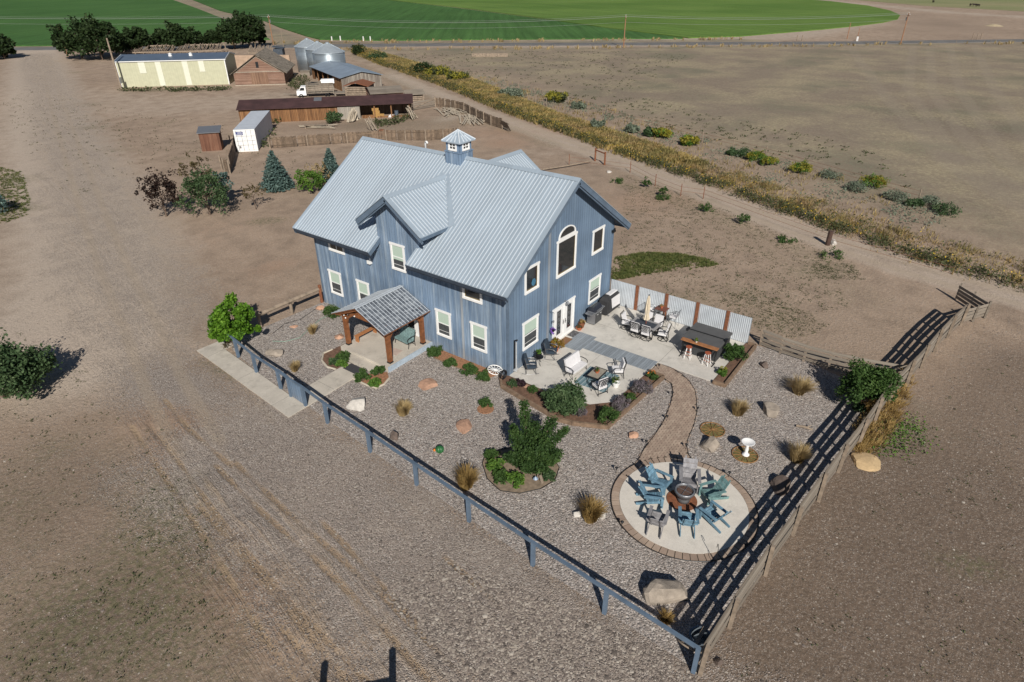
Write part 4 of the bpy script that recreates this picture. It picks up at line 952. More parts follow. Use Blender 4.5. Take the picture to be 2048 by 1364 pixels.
b = MB(); b.bar((-.33, 0, .56), (.33, 0, .56), .012, .012); b.bar((0, -.33, .562), (0, .33, .562), .012, .012); b.ring((0, 0, .57), .37, .03, 28, 6); b.build('rim', M['greymetal'], fpit)
# ------------------------------------------------------------------ patio furniture (local +X = forward)
def armchair(width=.62, name='armchair', cush=None, fr=None, lattice=True, rocker=False, swivel=False):
    cush = cush or M['cushion']; fr = fr or M['blackmetal']; t = thing(name, '', 'chair'); h = width/2
    b = MB(); b.cbox((.06, 0, .43), (.56, width-.06, .12), 0, 0, (0, -.05)); b.build('seat', cush, t)
    b = MB()
    if lattice: b.cbox((-.22, 0, .93), (.08, width-.04, .10), 0, 0, (0, -.25)); b.cbox((-.16, 0, .70), (.06, width-.04, .50), 0, 0, (0, -.25)); b.cbox((-.12, 0, .52), (.1, width-.04, .1))
    else: b.cbox((-.22, 0, .74), (.13, width-.04, .62), 0, 0, (0, -.28))
    b.build('backrest', cush, t)
    b = MB()
    for s in (-1, 1):
        y = s*h; b.tube([(-.34, y, 1.0), (-.26, y, .70), (-.20, y, .40), (-.26, y, .02)], .018, 5)
    b.bar((-.33, -h, 1.0), (-.33, h, 1.0), .025, .04); b.bar((-.2, -h, .38), (-.2, h, .38), .03, .04)
    if lattice:
        for k in range(3):
            for s in (-1, 1):
                y0 = -h+.1+k*(width-.2)/3; y1 = y0+(width-.2)/3
                if s > 0: y0, y1 = y1, y0
                b.bar((-.26, y0, .55), (-.30, y1, .75), .015, .02); b.bar((-.30, y1, .75), (-.34, y0, .95), .015, .02)
    b.build('back_frame', fr, t)
    for s in (-1, 1):
        y = s*(h+.02); b = MB()
        b.tube([(-.25, y, .66), (-.05, y, .70), (.2, y, .68), (.32, y, .60), (.30, y, .48)], .022, 6); b.build('arm', fr, t)
        if swivel: continue
        b = MB(); b.tube([(.30, y, .50), (.24, y, .3), (.30, y, .04)], .018, 5); b.build('leg', fr, t)
        if rocker: b = MB(); b.tube([(-.46, y, .10), (-.25, y, .03), (.0, y, .012), (.25, y, .03), (.44, y, .09)], .016, 5); b.build('rocker', fr, t)
    if not swivel:
        b = MB(); b.bar((.26, -h, .36), (.26, h, .36), .025, .04)
        if not rocker: b.bar((-.24, -h, .12), (-.24, h, .12), .02, .02)
        for s in (-1, 1): b.bar((-.24, s*h, .36), (.28, s*h, .36), .02, .03)
        b.build('seat_frame', fr, t)
    else:
        b = MB(); b.bar((-.2, -h, .36), (-.2, h, .36), .03, .03); b.bar((.26, -h, .36), (.26, h, .36), .03, .03); b.tube([(0, 0, .1), (0, 0, .37)], .04, 6); b.ring((.02, 0, .03), .30, .02, 20, 5)
        for k in range(5):
            a = 2*PI*k/5; b.bar((.02, 0, .09), (.02+.3*math.cos(a), .3*math.sin(a), .035), .02, .02)
        b.build('swivel_base', fr, t)
    return t
Z = .066
dc0 = armchair(.56, 'dining_chair', swivel=True)
DCH = [((8.02, -3.45), 0, 'white cushioned swivel chair at the near long side of the dining table, house end'), ((8.0, -4.15), .05, 'white cushioned swivel chair at the near long side of the dining table, far end'),
       ((8.55, -5.0), PI/2+.25, 'white cushioned swivel chair at the table end facing the hot tub'), ((8.5, -2.55), -PI/2+.1, 'white cushioned swivel chair at the table end nearest the house'),
       ((9.3, -3.5), PI, 'white cushioned dining chair across the table behind the parasol pole'), ((9.3, -4.2), PI-.05, 'white cushioned dining chair across the table, nearest the tall bistro set')]
for i, (p, a, lab) in enumerate(DCH):
    if i == 0: dc0.location = (*p, Z); dc0.rotation_euler = (0, 0, a); dc0['label'] = lab; dc0['group'] = 'chairs around the dining table'
    else: dup(dc0, (*p, Z), a, lab, 'chairs around the dining table')
dt = thing('dining_table', 'grey rimmed dining table with dark tiled inset in the middle of the patio', 'table', (8.46, -3.8, Z))
b = MB()
tx, ty = .48, .82
for q in ((-tx, -ty, tx, -ty+.16), (-tx, ty-.16, tx, ty), (-tx, -ty+.16, -tx+.16, ty-.16), (tx-.16, -ty+.16, tx, ty-.16)): b.box(q[0], q[1], .69, q[2], q[3], .735)
b.build('table_rim', flat('grey_stone_rim', (.28, .27, .27), .6, 0, .15, 8), dt)
MB().box(-tx+.16, -ty+.16, .69, tx-.16, ty-.16, .725).build('table_inset', flat('dark_tile', (.05, .055, .065), .3, 0, .2, 12), dt)
for sx in (-1, 1):
    for sy in (-1, 1): MB().tube([(sx*.36, sy*.66, 0), (sx*.40, sy*.70, .35), (sx*.36, sy*.66, .69)], .03, 6).build('leg', M['blackmetal'], dt)
um = thing('parasol', 'closed cream parasol standing through the dining table', 'umbrella', (8.46, -3.84, Z))
MB().tube([(0, 0, 0), (0, 0, 2.62)], .022, 8).build('pole', flat('red_wood_pole', (.22, .06, .03), .6), um)
b = MB(); k = 16; prof = [(.03, 2.55), (.075, 2.3), (.11, 1.95), (.125, 1.6), (.10, 1.35), (.14, 1.1), (.17, 1.0)]
vs = []
for r, z in prof:
    for j in range(k): a = 2*PI*j/k; q = r*(1.25 if j % 2 else .72); vs.append((q*math.cos(a), q*math.sin(a), z+(.05 if j % 2 else 0)))
b.add(vs, [(i*k+j, i*k+(j+1) % k, (i+1)*k+(j+1) % k, (i+1)*k+j) for i in range(len(prof)-1) for j in range(k)]); b.build('canopy', flat('cream_canvas', (.60, .52, .40), .9, 0, .1, 6), um)
MB().lathe([(.04, 0), (.045, .05), (0, .08)], (0, 0, 2.58), 8).build('finial', M['blackmetal'], um)
MB().lathe([(.22, 0), (.22, .05), (.04, .09), (.04, .2)], (0, 0, 0), 14).build('base', M['blackmetal'], um)
# bistro set
bt = thing('bistro_table', 'tall small table with red brown top by the privacy fence', 'table', (10.4, -3.93, Z))
MB().box(-.29, -.36, .94, .29, .36, .975).build('table_top', flat('red_wood_top', (.16, .06, .04), .6, 0, .2, 8), bt)
for sx in (-1, 1):
    for sy in (-1, 1): MB().tube([(sx*.26, sy*.3, 0), (sx*.2, sy*.25, .5), (sx*.24, sy*.29, .94)], .02, 6).build('leg', M['greymetal'], bt)
def tallchair(lab, loc, rz):
    t = thing('bistro_chair', lab, 'chair', loc, rz, 'tall bistro chairs')
    MB().cbox((0, 0, .68), (.44, .46, .09)).build('seat', M['cushion'], t)
    b = MB()
    for s in (-1, 1): b.tube([(-.22, s*.23, .62), (-.28, s*.23, 1.1)], .015, 5)
    b.bar((-.28, -.25, 1.1), (-.28, .25, 1.1), .02, .03)
    for k in range(5): b.bar((-.235, -.18+k*.09, .7), (-.28, -.18+k*.09, 1.1), .01, .015)
    b.build('backrest', M['greymetal'], t)
    for s in (-1, 1):
        MB().tube([(-.25, s*.25, .88), (.1, s*.26, .9), (.2, s*.25, .8), (.2, s*.24, .64)], .016, 5).build('arm', M['greymetal'], t)
        for sx in (-1, 1): MB().tube([(sx*.2, s*.21, .64), (sx*.25, s*.25, 0)], .016, 5).build('leg', M['greymetal'], t)
    return t
tallchair('tall metal bar chair with white cushion left of the red bistro table', (10.4, -3.2, Z), -PI/2)
tallchair('tall metal bar chair with white cushion between bistro table and hot tub', (10.4, -4.75, Z), PI/2)
# lounge set: rug, sofa, coffee table, chairs
g = NT('striped_rug'); v = g.coord(); x, y, z = g.sep(v); s_ = g.math('FRACT', g.math('MULTIPLY', y, 4.2))
rug = g.done(g.mix(g.math('LESS_THAN', s_, .45), g.mix(g.math('LESS_THAN', s_, .8), (.30, .36, .38), (.16, .24, .27)), (.10, .17, .20)), .95)
own('rug', MB().cbox((2.55, -4.0, Z+.006), (1.9, 1.75, .01), R(4)), rug, 'blue grey striped outdoor rug under the coffee table', 'rug')
sofa = armchair(1.30, 'loveseat', lattice=False); sofa.location = (2.35, -2.75, Z); sofa.rotation_euler = (0, 0, -PI/2-.05+.0); tag(sofa, 'white cushioned two seat sofa with curved black iron arms facing the rug', 'sofa')
ct = thing('coffee_table', 'black iron coffee table with tan tile top on the striped rug', 'table', (2.5, -4.0, Z+.012), R(2))
MB().box(-.50, -.32, .40, .50, .32, .425).build('table_top', flat('tan_tile', (.30, .27, .22), .5, 0, .2, 12), ct)
b = MB()
for q in ((-.54, -.36, .54, -.32), (-.54, .32, .54, .36), (-.54, -.32, -.5, .32), (.5, -.32, .54, .32)): b.box(q[0], q[1], .39, q[2], q[3], .435)
b.build('table_frame', M['blackmetal'], ct)
for sx in (-1, 1):
    for sy in (-1, 1): MB().tube([(sx*.5, sy*.3, .4), (sx*.42, sy*.26, .2), (sx*.5, sy*.32, 0)], .018, 5).build('leg', M['blackmetal'], ct)
ac = armchair(.60, 'lounge_chair', lattice=True)
ac.location = (3.5, -4.75, Z); ac.rotation_euler = (0, 0, 2.65); tag(ac, 'white cushioned lounge chair with iron frame by the boardwalk side of the rug', 'chair', 'white lounge chairs'); ac.rotation_euler = (0, 0, R(128))
dup(ac, (1.55, -4.75, Z), R(68), 'white cushioned lounge chair seen from behind at the shrub side of the rug', 'white lounge chairs')
rk = armchair(.58, 'rocking_chair', M['navy'], flat('dark_grey_tube', (.12, .12, .125), .4, .4), False, True)
rk.location = (1.05, -.72, Z); rk.rotation_euler = (0, 0, R(-52)); tag(rk, 'navy cushioned rocking chair nearest the house corner', 'chair', 'navy rocking chairs by the gable wall')
dup(rk, (2.95, -.75, Z), R(-68), 'navy cushioned rocking chair beside the french door planter', 'navy rocking chairs by the gable wall')
st = thing('side_table', 'small round black iron table between the two navy rockers', 'table', (1.95, -.62, Z))
b = MB(); b.lathe([(.27, .46), (.27, .49), (0, .49)], (0, 0, 0), 20); b.build('table_top', M['blackmetal'], st)
for k in range(3): a = 2*PI*k/3; MB().tube([(.2*math.cos(a), .2*math.sin(a), .47), (.1*math.cos(a), .1*math.sin(a), .25), (.25*math.cos(a), .25*math.sin(a), 0)], .014, 5).build('leg', M['blackmetal'], st)
def potted(lab, loc, r, h, potmat, leafm, pr=.2, n=260, sz=.05, fl=None, cat='potted plant', name='potted_plant', squash=.75, low=-.3):
    t = thing(name, lab, cat, loc)
    b = MB(); b.lathe([(r*.62, 0), (r*.95, h*.85), (r*1.05, h*.86), (r*1.05, h), (r*.9, h), (r*.88, h*.85), (0, h*.84)], (0, 0, 0), 14); b.build('pot', potmat, t)
    P = clumps((0, 0, h+pr*.5*squash), (pr, pr, pr*squash), 16, pr*.4, max(8, n//16), sum(map(ord, lab)) % 999, low); leaves('foliage', P, sz, leafm, t)
    if fl is not None:
        P = clumps((0, 0, h+pr*.75*squash), (pr*.9, pr*.9, pr*squash), 8, pr*.25, 5, 3, 0); leaves('flowers', P, sz*.9, fl, t)
    return t
potted('spiky green cactus like plant in a dark bowl on the round black table', (1.95, -.62, Z+.49), .17, .2, M['blackmetal'], M['bushlight'], .2, 300, .05)
potted('bushy yellow and orange coleus in a pot beside the french doors', (3.72, -.62, Z), .18, .3, M['terra'], M['brownleaf'], .36, 500, .08, M['yellow'])
potted('terracotta pot of succulents in the middle of the coffee table', (2.5, -4.0, Z+.44), .13, .14, M['terra'], M['bush'], .13, 140, .04)
potted('white round planter with yellow flowers at the edge of the rug', (2.5, -5.15, Z), .21, .3, M['white'], M['bush'], .22, 200, .05, M['yellow'])
potted('terracotta bowl with dried flowers nearest the french doors', (6.62, -.38, Z), .20, .16, M['terra'], M['autumn'], .17, 140, .05)
potted('brown pot with reddish grass against the gable wall by the grill', (6.98, -.34, Z), .2, .3, M['rust'], M['golden'], .2, 160, .05)
potted('little orange pot plant on the tall bistro table', (10.4, -3.9, Z+.975), .08, .12, M['terra'], M['golden'], .12, 60, .04)
# doormats
own('doormat', MB().cbox((4.95, -.42, Z+.004), (.95, .5, .012)), flat('brown_coir', (.19, .10, .05), .95, 0, .2, 20), 'brown coir doormat with dark border at the left french door', 'mat')
own('doormat', MB().cbox((6.0, -.36, Z+.004), (.75, .45, .012)), flat('dark_patterned_mat', (.10, .10, .105), .95, 0, .8, 9), 'dark patterned doormat at the right french door', 'mat')
own('doormat', MB().cbox((-4.45, 7.32, .056), (.62, 1.05, .014)), flat('charcoal_mat', (.045, .045, .05), .95, 0, .2, 20), 'charcoal doormat at the end of the front walk before the porch step', 'mat')
# hanging basket
hb = thing('hanging_basket', 'purple flower basket hanging from a wall bracket left of the french doors', 'hanging basket', (3.85, -.2, 0))
MB().tube([(0, .2, 2.35), (0, -.1, 2.38), (0, -.12, 2.3)], .012, 5).build('bracket', M['blackmetal'], hb)
MB().tube([(0, -.1, 2.3), (0, -.1, 1.35)], .006, 4).build('chain', M['blackmetal'], hb)
b = MB(); b.lathe([(.05, 0), (.11, .14), (.11, .16), (0, .15)], (0, -.1, 1.15), 10); b.build('basket', M['blackmetal'], hb)
leaves('flowers', clumps((0, -.1, 1.22), (.17, .17, .18), 14, .06, 14, 4, -1), .05, M['purplefl'], hb)
MB().lathe([(.04, 0), (.06, .1), (.0, .16)], (0, -.1, 1.75), 8).build('lantern', M['greymetal'], hb)
# grills
gr = thing('gas_grill', 'open cart gas grill with dark lid and steel side shelves by the gable wall', 'grill', (8.0, -.62, Z))
b = MB(); b.box(-.42, -.27, .08, .42, .27, .82); b.build('cabinet', M['greymetal'], gr)
b = MB(); b.box(-.38, -.285, .12, -.02, -.272, .76); b.box(.02, -.285, .12, .38, -.272, .76); d0 = b.build('cabinet_door', flat('grill_door', (.06, .062, .066), .4, .3), gr)
b = MB(); b.bar((-.25, -.31, .7), (-.1, -.31, .7), .015, .02); b.bar((.1, -.31, .7), (.25, -.31, .7), .015, .02); b.build('handle', M['white'], d0)
b = MB(); b.extr([(-.42, -.27, .9), (-.42, .24, .9), (-.42, .24, 1.1), (-.42, .08, 1.22), (-.42, -.12, 1.2), (-.42, -.27, 1.02)], (.84, 0, 0)); b.build('lid', flat('navy_lid_enamel', (.03, .033, .045), .25, .1), gr)
MB().box(-.44, -.3, .82, .44, .27, .9).build('control_panel', M['greymetal'], gr)
for s in (-1, 1): MB().box(s*.44 if s > 0 else -.80, -.25, .84, .80 if s > 0 else -.44, .24, .88).build('side_shelf', M['greymetal'], gr)
b = MB(); b.bar((-.3, -.33, 1.02), (.3, -.33, 1.02), .025, .025); b.build('lid_handle', M['greymetal'], gr)
cg = thing('covered_grill', 'barbecue under a black and white fabric cover at the end of the gable wall', 'grill', (9.9, -.55, Z))
b = MB()
def taper(mb, x0, x1, y0, y1, z0, z1, ins, m=0): mb.hexa([(x0, y0, z0), (x1, y0, z0), (x1, y1, z0), (x0, y1, z0), (x0+ins, y0+ins, z1), (x1-ins, y0+ins, z1), (x1-ins, y1-ins, z1), (x0+ins, y1-ins, z1)], m)
taper(b, -.86, .86, -.36, .3, .12, 1.0, .05); taper(b, -.8, .8, -.3, .25, 1.0, 1.25, .14)
b.build('cover', flat('black_fabric_cover', (.03, .03, .033), .8, 0, .25, 4), cg)
b = MB(); b.hexa([(-.2, -.37, .35), (.80, -.375, .3), (.80, -.36, .3), (-.2, -.36, .35), (-.28, -.32, 1.02), (.78, -.32, 1.02), (.78, -.3, 1.02), (-.28, -.3, 1.02)]); b.hexa([(-.3, -.27, 1.01), (.72, -.27, 1.01), (.68, .2, 1.01), (-.3, .2, 1.01), (-.3, -.16, 1.265), (.66, -.16, 1.265), (.62, .12, 1.265), (-.3, .12, 1.265)])
b.build('white_panel', M['cushion'], cg)
for s in (-1, 1): MB().ring((s*.7, -.38, .08), .07, .02, 10, 5, axis='x').build('wheel', M['greymetal'], cg)
# hot tub
ht = thing('hot_tub', 'square hot tub in dark grey cabinet with folding charcoal cover on the patio', 'hot tub', (8.95, -7.4, Z))
b = MB(); b.box(-1.0, -1.03, 0, 1.0, 1.03, .82); b.build('cabinet', boards('dark_cabinet', [(.035, .036, .038), (.05, .052, .055)], .12, 'xy', 1, .06, .6), ht)
b = MB(); b.box(-1.05, -1.08, .82, -.02, 1.08, .93); b.box(.02, -1.08, .82, 1.05, 1.08, .96); b.build('cover', flat('charcoal_vinyl', (.10, .10, .10), .6, 0, .12, 2), ht)
b = MB(); b.tube([(-.02, 1.1, .6), (-.02, 1.14, 1.0), (-.02, -1.14, 1.0), (-.02, -1.1, .6)], .02, 6); b.box(-.2, 1.08, .9, .1, 1.2, 1.05); b.box(-.2, -1.2, .9, .1, -1.08, 1.05); b.build('cover_lifter', M['blackmetal'], ht)
bar = thing('bar_counter', 'long narrow orange brown plank bar along the near side of the hot tub', 'counter', (7.6, -7.5, Z))
MB().box(-.15, -1.05, .98, .15, 1.05, 1.03).build('counter_top', flat('varnished_plank', (.34, .15, .06), .5, 0, .25, 5), bar)
for y in (-.95, .95):
    b = MB(); b.bar((0, y, 0), (0, y, .98), .05, .05); b.bar((0, y, .3), (.2, y, .8), .04, .04); b.bar((-.3, y, .02), (.2, y, .02), .04, .03); b.build('leg', M['blackmetal'], bar)
potted('small yellow flowering pot plant on the plank bar', (7.6, -7.3, Z+1.03), .07, .12, M['concrete'], M['bushlight'], .12, 80, .035, M['yellow'])
def stool(lab, loc, rz):
    t = thing('bar_stool', lab, 'stool', loc, rz, 'white bar stools')
    b = MB(); b.lathe([(.15, .70), (.17, .72), (.17, .75), (0, .76)], (0, 0, 0), 18); b.build('seat', flat('red_brown_seat', (.33, .09, .045), .5, 0, .15, 9), t)
    for sx in (-1, 1):
        for sy in (-1, 1): MB().bar((sx*.09, sy*.09, .71), (sx*.17, sy*.17, 0), .032, .032).build('leg', M['white'], t)
    b = MB()
    for z, e in ((.22, .155), (.42, .13)):
        b.bar((-e, -e, z), (e, -e, z), .02, .02); b.bar((-e, e, z), (e, e, z), .02, .02); b.bar((-e, -e, z+.06), (-e, e, z+.06), .02, .02); b.bar((e, -e, z+.06), (e, e, z+.06), .02, .02)
    b.build('stretcher', flat('red_brown_rung', (.36, .10, .05), .5), t)
stool('white legged bar stool with red seat at the left end of the plank bar', (7.42, -7.0, Z), .2)
stool('white legged bar stool with red seat at the right end of the plank bar', (7.42, -8.1, Z), -.15)
# porch furniture
gl = armchair(1.1, 'glider_bench', flat('teal_floral_cushion', (.16, .25, .25), .9, 0, .5, 14), M['blackmetal'], False); gl.location = (-1.15, 6.55, .30); gl.rotation_euler = (0, 0, PI*.98); tag(gl, 'teal cushioned metal glider bench under the timber porch', 'bench')
pb_ = thing('low_bench', 'low orange brown wooden bench at the left edge of the porch deck', 'bench', (-1.9, 9.05, .30))
MB().box(-.75, -.14, .36, .75, .14, .40).build('seat', flat('orange_wood', (.38, .16, .06), .7, 0, .2, 6), pb_)
for x in (-.68, .68): MB().box(x-.03, -.13, 0, x+.03, .13, .36).build('leg', pb_.children[0].data.materials[0], pb_)
own('rug', MB().cbox((-2.1, 6.55, .306), (.62, .8, .01), .15), flat('pink_beige_mat', (.46, .36, .31), .95), 'small pinkish beige mat on the porch deck in front of the glider', 'rug')
# wagon wheels
def wheel(name, lab, loc, rad, mat, axis, rotz=0, lean=0, group=None, nspoke=12):
    t = thing(name, lab, 'wagon wheel', loc, rotz, group)
    b = MB(); b.ring((0, 0, 0), rad, .028, 36, 6, axis='z'); b.build('rim', mat, t)
    b = MB()
    for k in range(nspoke): a = 2*PI*k/nspoke; b.bar((.05*math.cos(a), .05*math.sin(a), 0), (rad*math.cos(a), rad*math.sin(a), 0), .026, .026)
    b.build('spokes', mat, t); MB().lathe([(.05, -.06), (.08, -.03), (.08, .04), (.05, .07), (0, .07)], (0, 0, 0), 12).build('hub', mat, t)
    t.rotation_euler = axis
    return t
WM = flat('rust_brown_wheel', (.24, .13, .05), .9, 0, .4, 8)
p = at(1425, 859, .04); wheel('wagon_wheel', 'rusty wagon wheel lying flat on mossy ground above the tan boulder', p, .56, WM, (0, 0, 0), group='wagon wheels lying on the gravel')
q = at(1490, 909, .04); wheel('wagon_wheel', 'rusty wagon wheel lying flat round the foot of the white birdbath', q, .56, WM, (0, 0, .1), group='wagon wheels lying on the gravel')
ms = flat('mossy_soil', (.14, .12, .04), .95, 0, .5, 10, .4)
for pp in (p, q): tag(MB().lathe([(.56, -.03), (.5, .0), (0, .02)], (pp.x, pp.y, .015), 24).build('ground', ms), kind='structure')
wheel('wagon_wheel', 'white painted wagon wheel leaning on the house corner beside the hose', (-.36, .62, .40), .40, M['white'], (0, R(72), R(28)), nspoke=12)
cw = at(1398, 1300, .3); wheel('wagon_wheel', 'bleached wagon wheel leaning inside the corner of the blue fence and board fence', (-9.45, -14.35, .42), .42, M['log'], (R(20), R(35), R(30)), nspoke=10)
nb_ = at(1407, 1280, .1)
tub = thing('metal_bucket', 'dark metal bucket chair seat with a pale slat in the shade of the fence corner', 'bucket', (-8.95, -14.5, 0)); 
b = MB(); b.lathe([(.28, 0), (.34, .42), (.36, .43), (.30, .43), (.26, .05), (0, .05)], (0, 0, 0), 18); b.build('body', flat('galvanised_dark', (.16, .19, .22), .5, .3), tub)
MB().box(-.36, -.06, .43, .36, .06, .46).build('slat', M['log'], tub)
# hose on a stand at the corner
hs = thing('garden_hose', 'black garden hose coiled on a stand beside the house corner', 'hose', (-.42, -.02, 0))
b = MB()
for k in range(5): b.ring((0, 0+.02*k, .36), .26-.02*(k % 3), .02, 22, 5, axis='y')
b.build('coil', M['blackmetal'], hs); MB().tube([(0, .05, 0), (0, .05, .62)], .02, 5).build('stand', M['blackmetal'], hs)
# birdbath
bb = thing('birdbath', 'white pedestal birdbath standing on a flat wagon wheel', 'birdbath', (q.x, q.y-.02, .03))
b = MB(); b.lathe([(.16, 0), (.17, .06), (.1, .1), (.075, .2), (.09, .34), (.065, .5), (.09, .6), (.06, .62)], (0, 0, 0), 16); b.build('pedestal', M['white'], bb, True)
b = MB(); b.lathe([(.06, .62), (.2, .66), (.29, .73), (.30, .75), (.27, .745), (.18, .69), (0, .68)], (0, 0, 0), 24); b.build('bowl', M['white'], bb, True)
# ------------------------------------------------------------------ rocks
def rock(px, py, rx, ry, rz, mat, lab, rot=0, seed=0, name='boulder', pos=None, cuts=12):
    p = pos if pos is not None else at(px, py); rs = random.Random(seed)
    bm = bmesh.new(); bmesh.ops.create_icosphere(bm, subdivisions=3, radius=1)
    for k in range(cuts):
        n = Vector((rs.gauss(0, 1), rs.gauss(0, 1), rs.gauss(.2, .8))).normalized(); dcut = rs.uniform(.5, .82)
        for v_ in bm.verts:
            e = v_.co.dot(n)-dcut
            if e > 0: v_.co -= n*e
    for v_ in bm.verts:
        v_.co *= 1+rs.uniform(-.035, .035); v_.co = Vector((v_.co.x*rx*1.4, v_.co.y*ry*1.4, (v_.co.z+.35)*rz*1.25))
    me = bpy.data.meshes.new(name); bm.to_mesh(me); bm.free(); me.materials.append(mat)
    o = bpy.data.objects.new(name, me); col.objects.link(o); o.location = (p.x, p.y, 0); o.rotation_euler = (0, 0, rot-1.15)
    return tag(o, lab, 'rock')
rock(1332, 1190, .62, .50, .42, M['stone'], 'largest grey boulder on the gravel below the fire circle', .3, 1)
rock(1543, 824, .42, .38, .36, M['stone'], 'tan boulder with a white streak right of the golden grass clump', .4, 5)
rock(1421, 893, .40, .34, .32, M['stone'], 'tan boulder just below the upper flat wagon wheel', .2, 7)
rock(1563, 974, .46, .38, .30, M['stonedark'], 'dark brown boulder right of the fire circle near the fence shadow', .8, 9)
rock(714, 812, .48, .42, .30, M['stonewhite'], 'whitish boulder just inside the blue fence beyond the front gate', .6, 11)
rock(857, 770, .50, .44, .12, M['stonepink'], 'flat pink sandstone slab lying on the gravel below the porch', .9, 13)
rock(931, 855, .34, .50, .16, M['stonepink'], 'upright pink sandstone slab between the small bush and the cactus ornament', .25, 15)
rock(790, 876, .20, .16, .26, M['stonedark'], 'small dark brown rock near the blue fence', .1, 17)
rock(552, 708, .42, .34, .22, M['stone'], 'grey green boulder inside the fence left of the front walk', .3, 19)
rock(1265, 872, .20, .18, .16, M['stonepink'], 'small reddish rock between the fire circle and the timber bed', .4, 21)
rock(1528, 733, .20, .24, .2, M['stonedark'], 'small dark rock below the corner of the hot tub bed', .2, 23)
rock(678, 675, .22, .26, .16, M['stonepink'], 'small tan rock on the gravel left of the porch', .2, 25)
rock(588, 654, .20, .14, .08, M['stonepink'], 'small flat pink stone in the gravel near the green hose', .2, 27)
rock(640, 618, .24, .20, .18, M['stonepink'], 'pinkish rock at the far left house corner', .2, 29)
rock(1055, 777, .16, .13, .15, M['stonepink'], 'pinkish stone in the timber bed at the house corner', .2, 31)
rock(1270, 783, .17, .15, .15, M['stonepink'], 'pinkish stone in the timber bed beside the lavender', .2, 33)
rock(1666, 488, .32, .28, .26, M['stonewhite'], 'pale round boulder beside the dark post on the farm lane', .2, 35)
rock(1205, 1035, .16, .13, .16, M['stonewhite'], 'small white rock right of the lowest golden grass clump', .2, 37); rock(1156, 1030, .15, .14, .15, M['stonewhite'], 'small pale rock left of the lowest golden grass clump', .2, 39)
rock(1437, 1328, .12, .10, .1, M['stonedark'], 'small dark rock outside the board fence corner', .2, 41)
rock(1218, 345, .3, .2, .12, M['stonewhite'], 'low white stones by the wooden brace posts on the lane', .2, 43)
# ------------------------------------------------------------------ grass clumps
def clump(px, py, h, lab, mat=None, n=420, spread=.75, name='grass_clump', group='golden ornamental grass clumps on the gravel', base=.1):
    p = at(px, py); o = blades(name, [(0, 0, 0)], h*.88, spread, n, mat or M['tan'], None, .010, int(px), base); o.location = (p.x, p.y, .0)
    return tag(o, lab, 'ornamental grass', group)
for px, py, h, lab in [(625, 667, .62, 'greenish tan grass clump left of the porch'), (590, 742, .62, 'tan grass clump nearest the front gate'), (807, 828, .72, 'tall tan grass clump between white boulder and pink slab'),
    (932, 975, 1.05, 'tall golden grass clump touching the blue fence shadow'), (1181, 1040, 1.0, 'large golden grass clump left of the fire circle between two pale stones'), (1597, 787, .9, 'large golden grass clump nearest the board fence behind the hot tub'),
    (1475, 828, .75, 'golden grass clump right of the paver path bend'), (1592, 922, .9, 'golden grass clump right of the birdbath'), (1330, 1245, .45, 'small orange grass tuft against the blue fence near its corner')]:
    clump(px, py, h, lab, n=500 if h < .7 else 1000, mat=M['golden'] if px in (932, 1181, 1330) else M['tan'], base=.24 if h > .7 else .15, spread=.55 if px != 1597 else .85)
# ------------------------------------------------------------------ shrubs
def shrub(px, py, r, h, mat, lab, n=1400, sz=.06, name='shrub', cat='shrub', nb=26, seed=1, up=0, group=None, pos=None, low=-.5, ry=None, stems=True, shell=.45, aspect=1.6, trunk=None):
    p = pos if pos is not None else at(px, py)
    t = thing(name, lab, cat, (p.x, p.y, up), 0, group); ry = ry or r
    P = clumps((0, 0, h*.52), (r*.86, ry*.86, h*.46), nb, r*.34, max(6, n//nb), seed+abs(int(px)), low, shell)
    leaves('foliage', P, sz, mat, t, aspect)
    if stems:
        b = MB(); rs = random.Random(seed)
        for k in range(5):
            a = 2*PI*k/5+rs.random(); b.tube([(0, 0, 0), (r*.3*math.cos(a), ry*.3*math.sin(a), h*.3), (r*.55*math.cos(a), ry*.55*math.sin(a), h*.68)], [.02*h+.01, .015*h+.006, .006], 5)
        b.build('stem', M['bark'], t)
    return t
shrub(1128, 822, 1.15, 1.25, M['willowbush'], 'largest grey green spreading bush over the timber bed by the patio', 6500, .075, nb=70, seed=3, aspect=2.6, name='bush')
shrub(1212, 846, .62, .85, M['bush'], 'round dark green bush at the outer corner of the timber bed', 2200, .06, seed=5)
shrub(1158, 832, .42, .5, M['lavender'], 'greyish lavender clump left of the round dark green bush', 1100, .045, name='lavender', cat='lavender', group='lavender plants in the timber bed', aspect=3.4)
shrub(1241, 818, .5, .6, M['lavender'], 'purple grey lavender right behind the round dark green bush', 1700, .045, name='lavender', cat='lavender', group='lavender plants in the timber bed', aspect=3.4)
shrub(1283, 785, .58, .6, M['lavender'], 'largest purple lavender mound near the start of the paver path', 2100, .045, name='lavender', cat='lavender', group='lavender plants in the timber bed', aspect=3.4)
shrub(1258, 803, .36, .5, M['bush'], 'small green bush between the two lavender mounds', 800, .055)
b_ = shrub(1304, 760, .34, .5, M['bush'], 'small green bush with orange flowers at the head of the paver path', 800, .05)
leaves('flowers', clumps((0, 0, .42), (.26, .26, .14), 8, .06, 5, 5, 0), .05, M['redfl'], b_)
shrub(1025, 775, .32, .5, M['willowbush'], 'feathery green plant in the timber bed nearest the house corner', 700, .045)
shrub(1042, 776, .28, .55, M['darkleaf'], 'dark purple leaved plant beside the feathery green one in the timber bed', 500, .06)
shrub(1066, 787, .28, .45, M['bush'], 'small rounded green plant in the timber bed left of the big bush', 600, .05)
shrub(1083, 795, .25, .4, M['darkleaf'], 'low dark purple plant half under the big grey green bush', 350, .05)
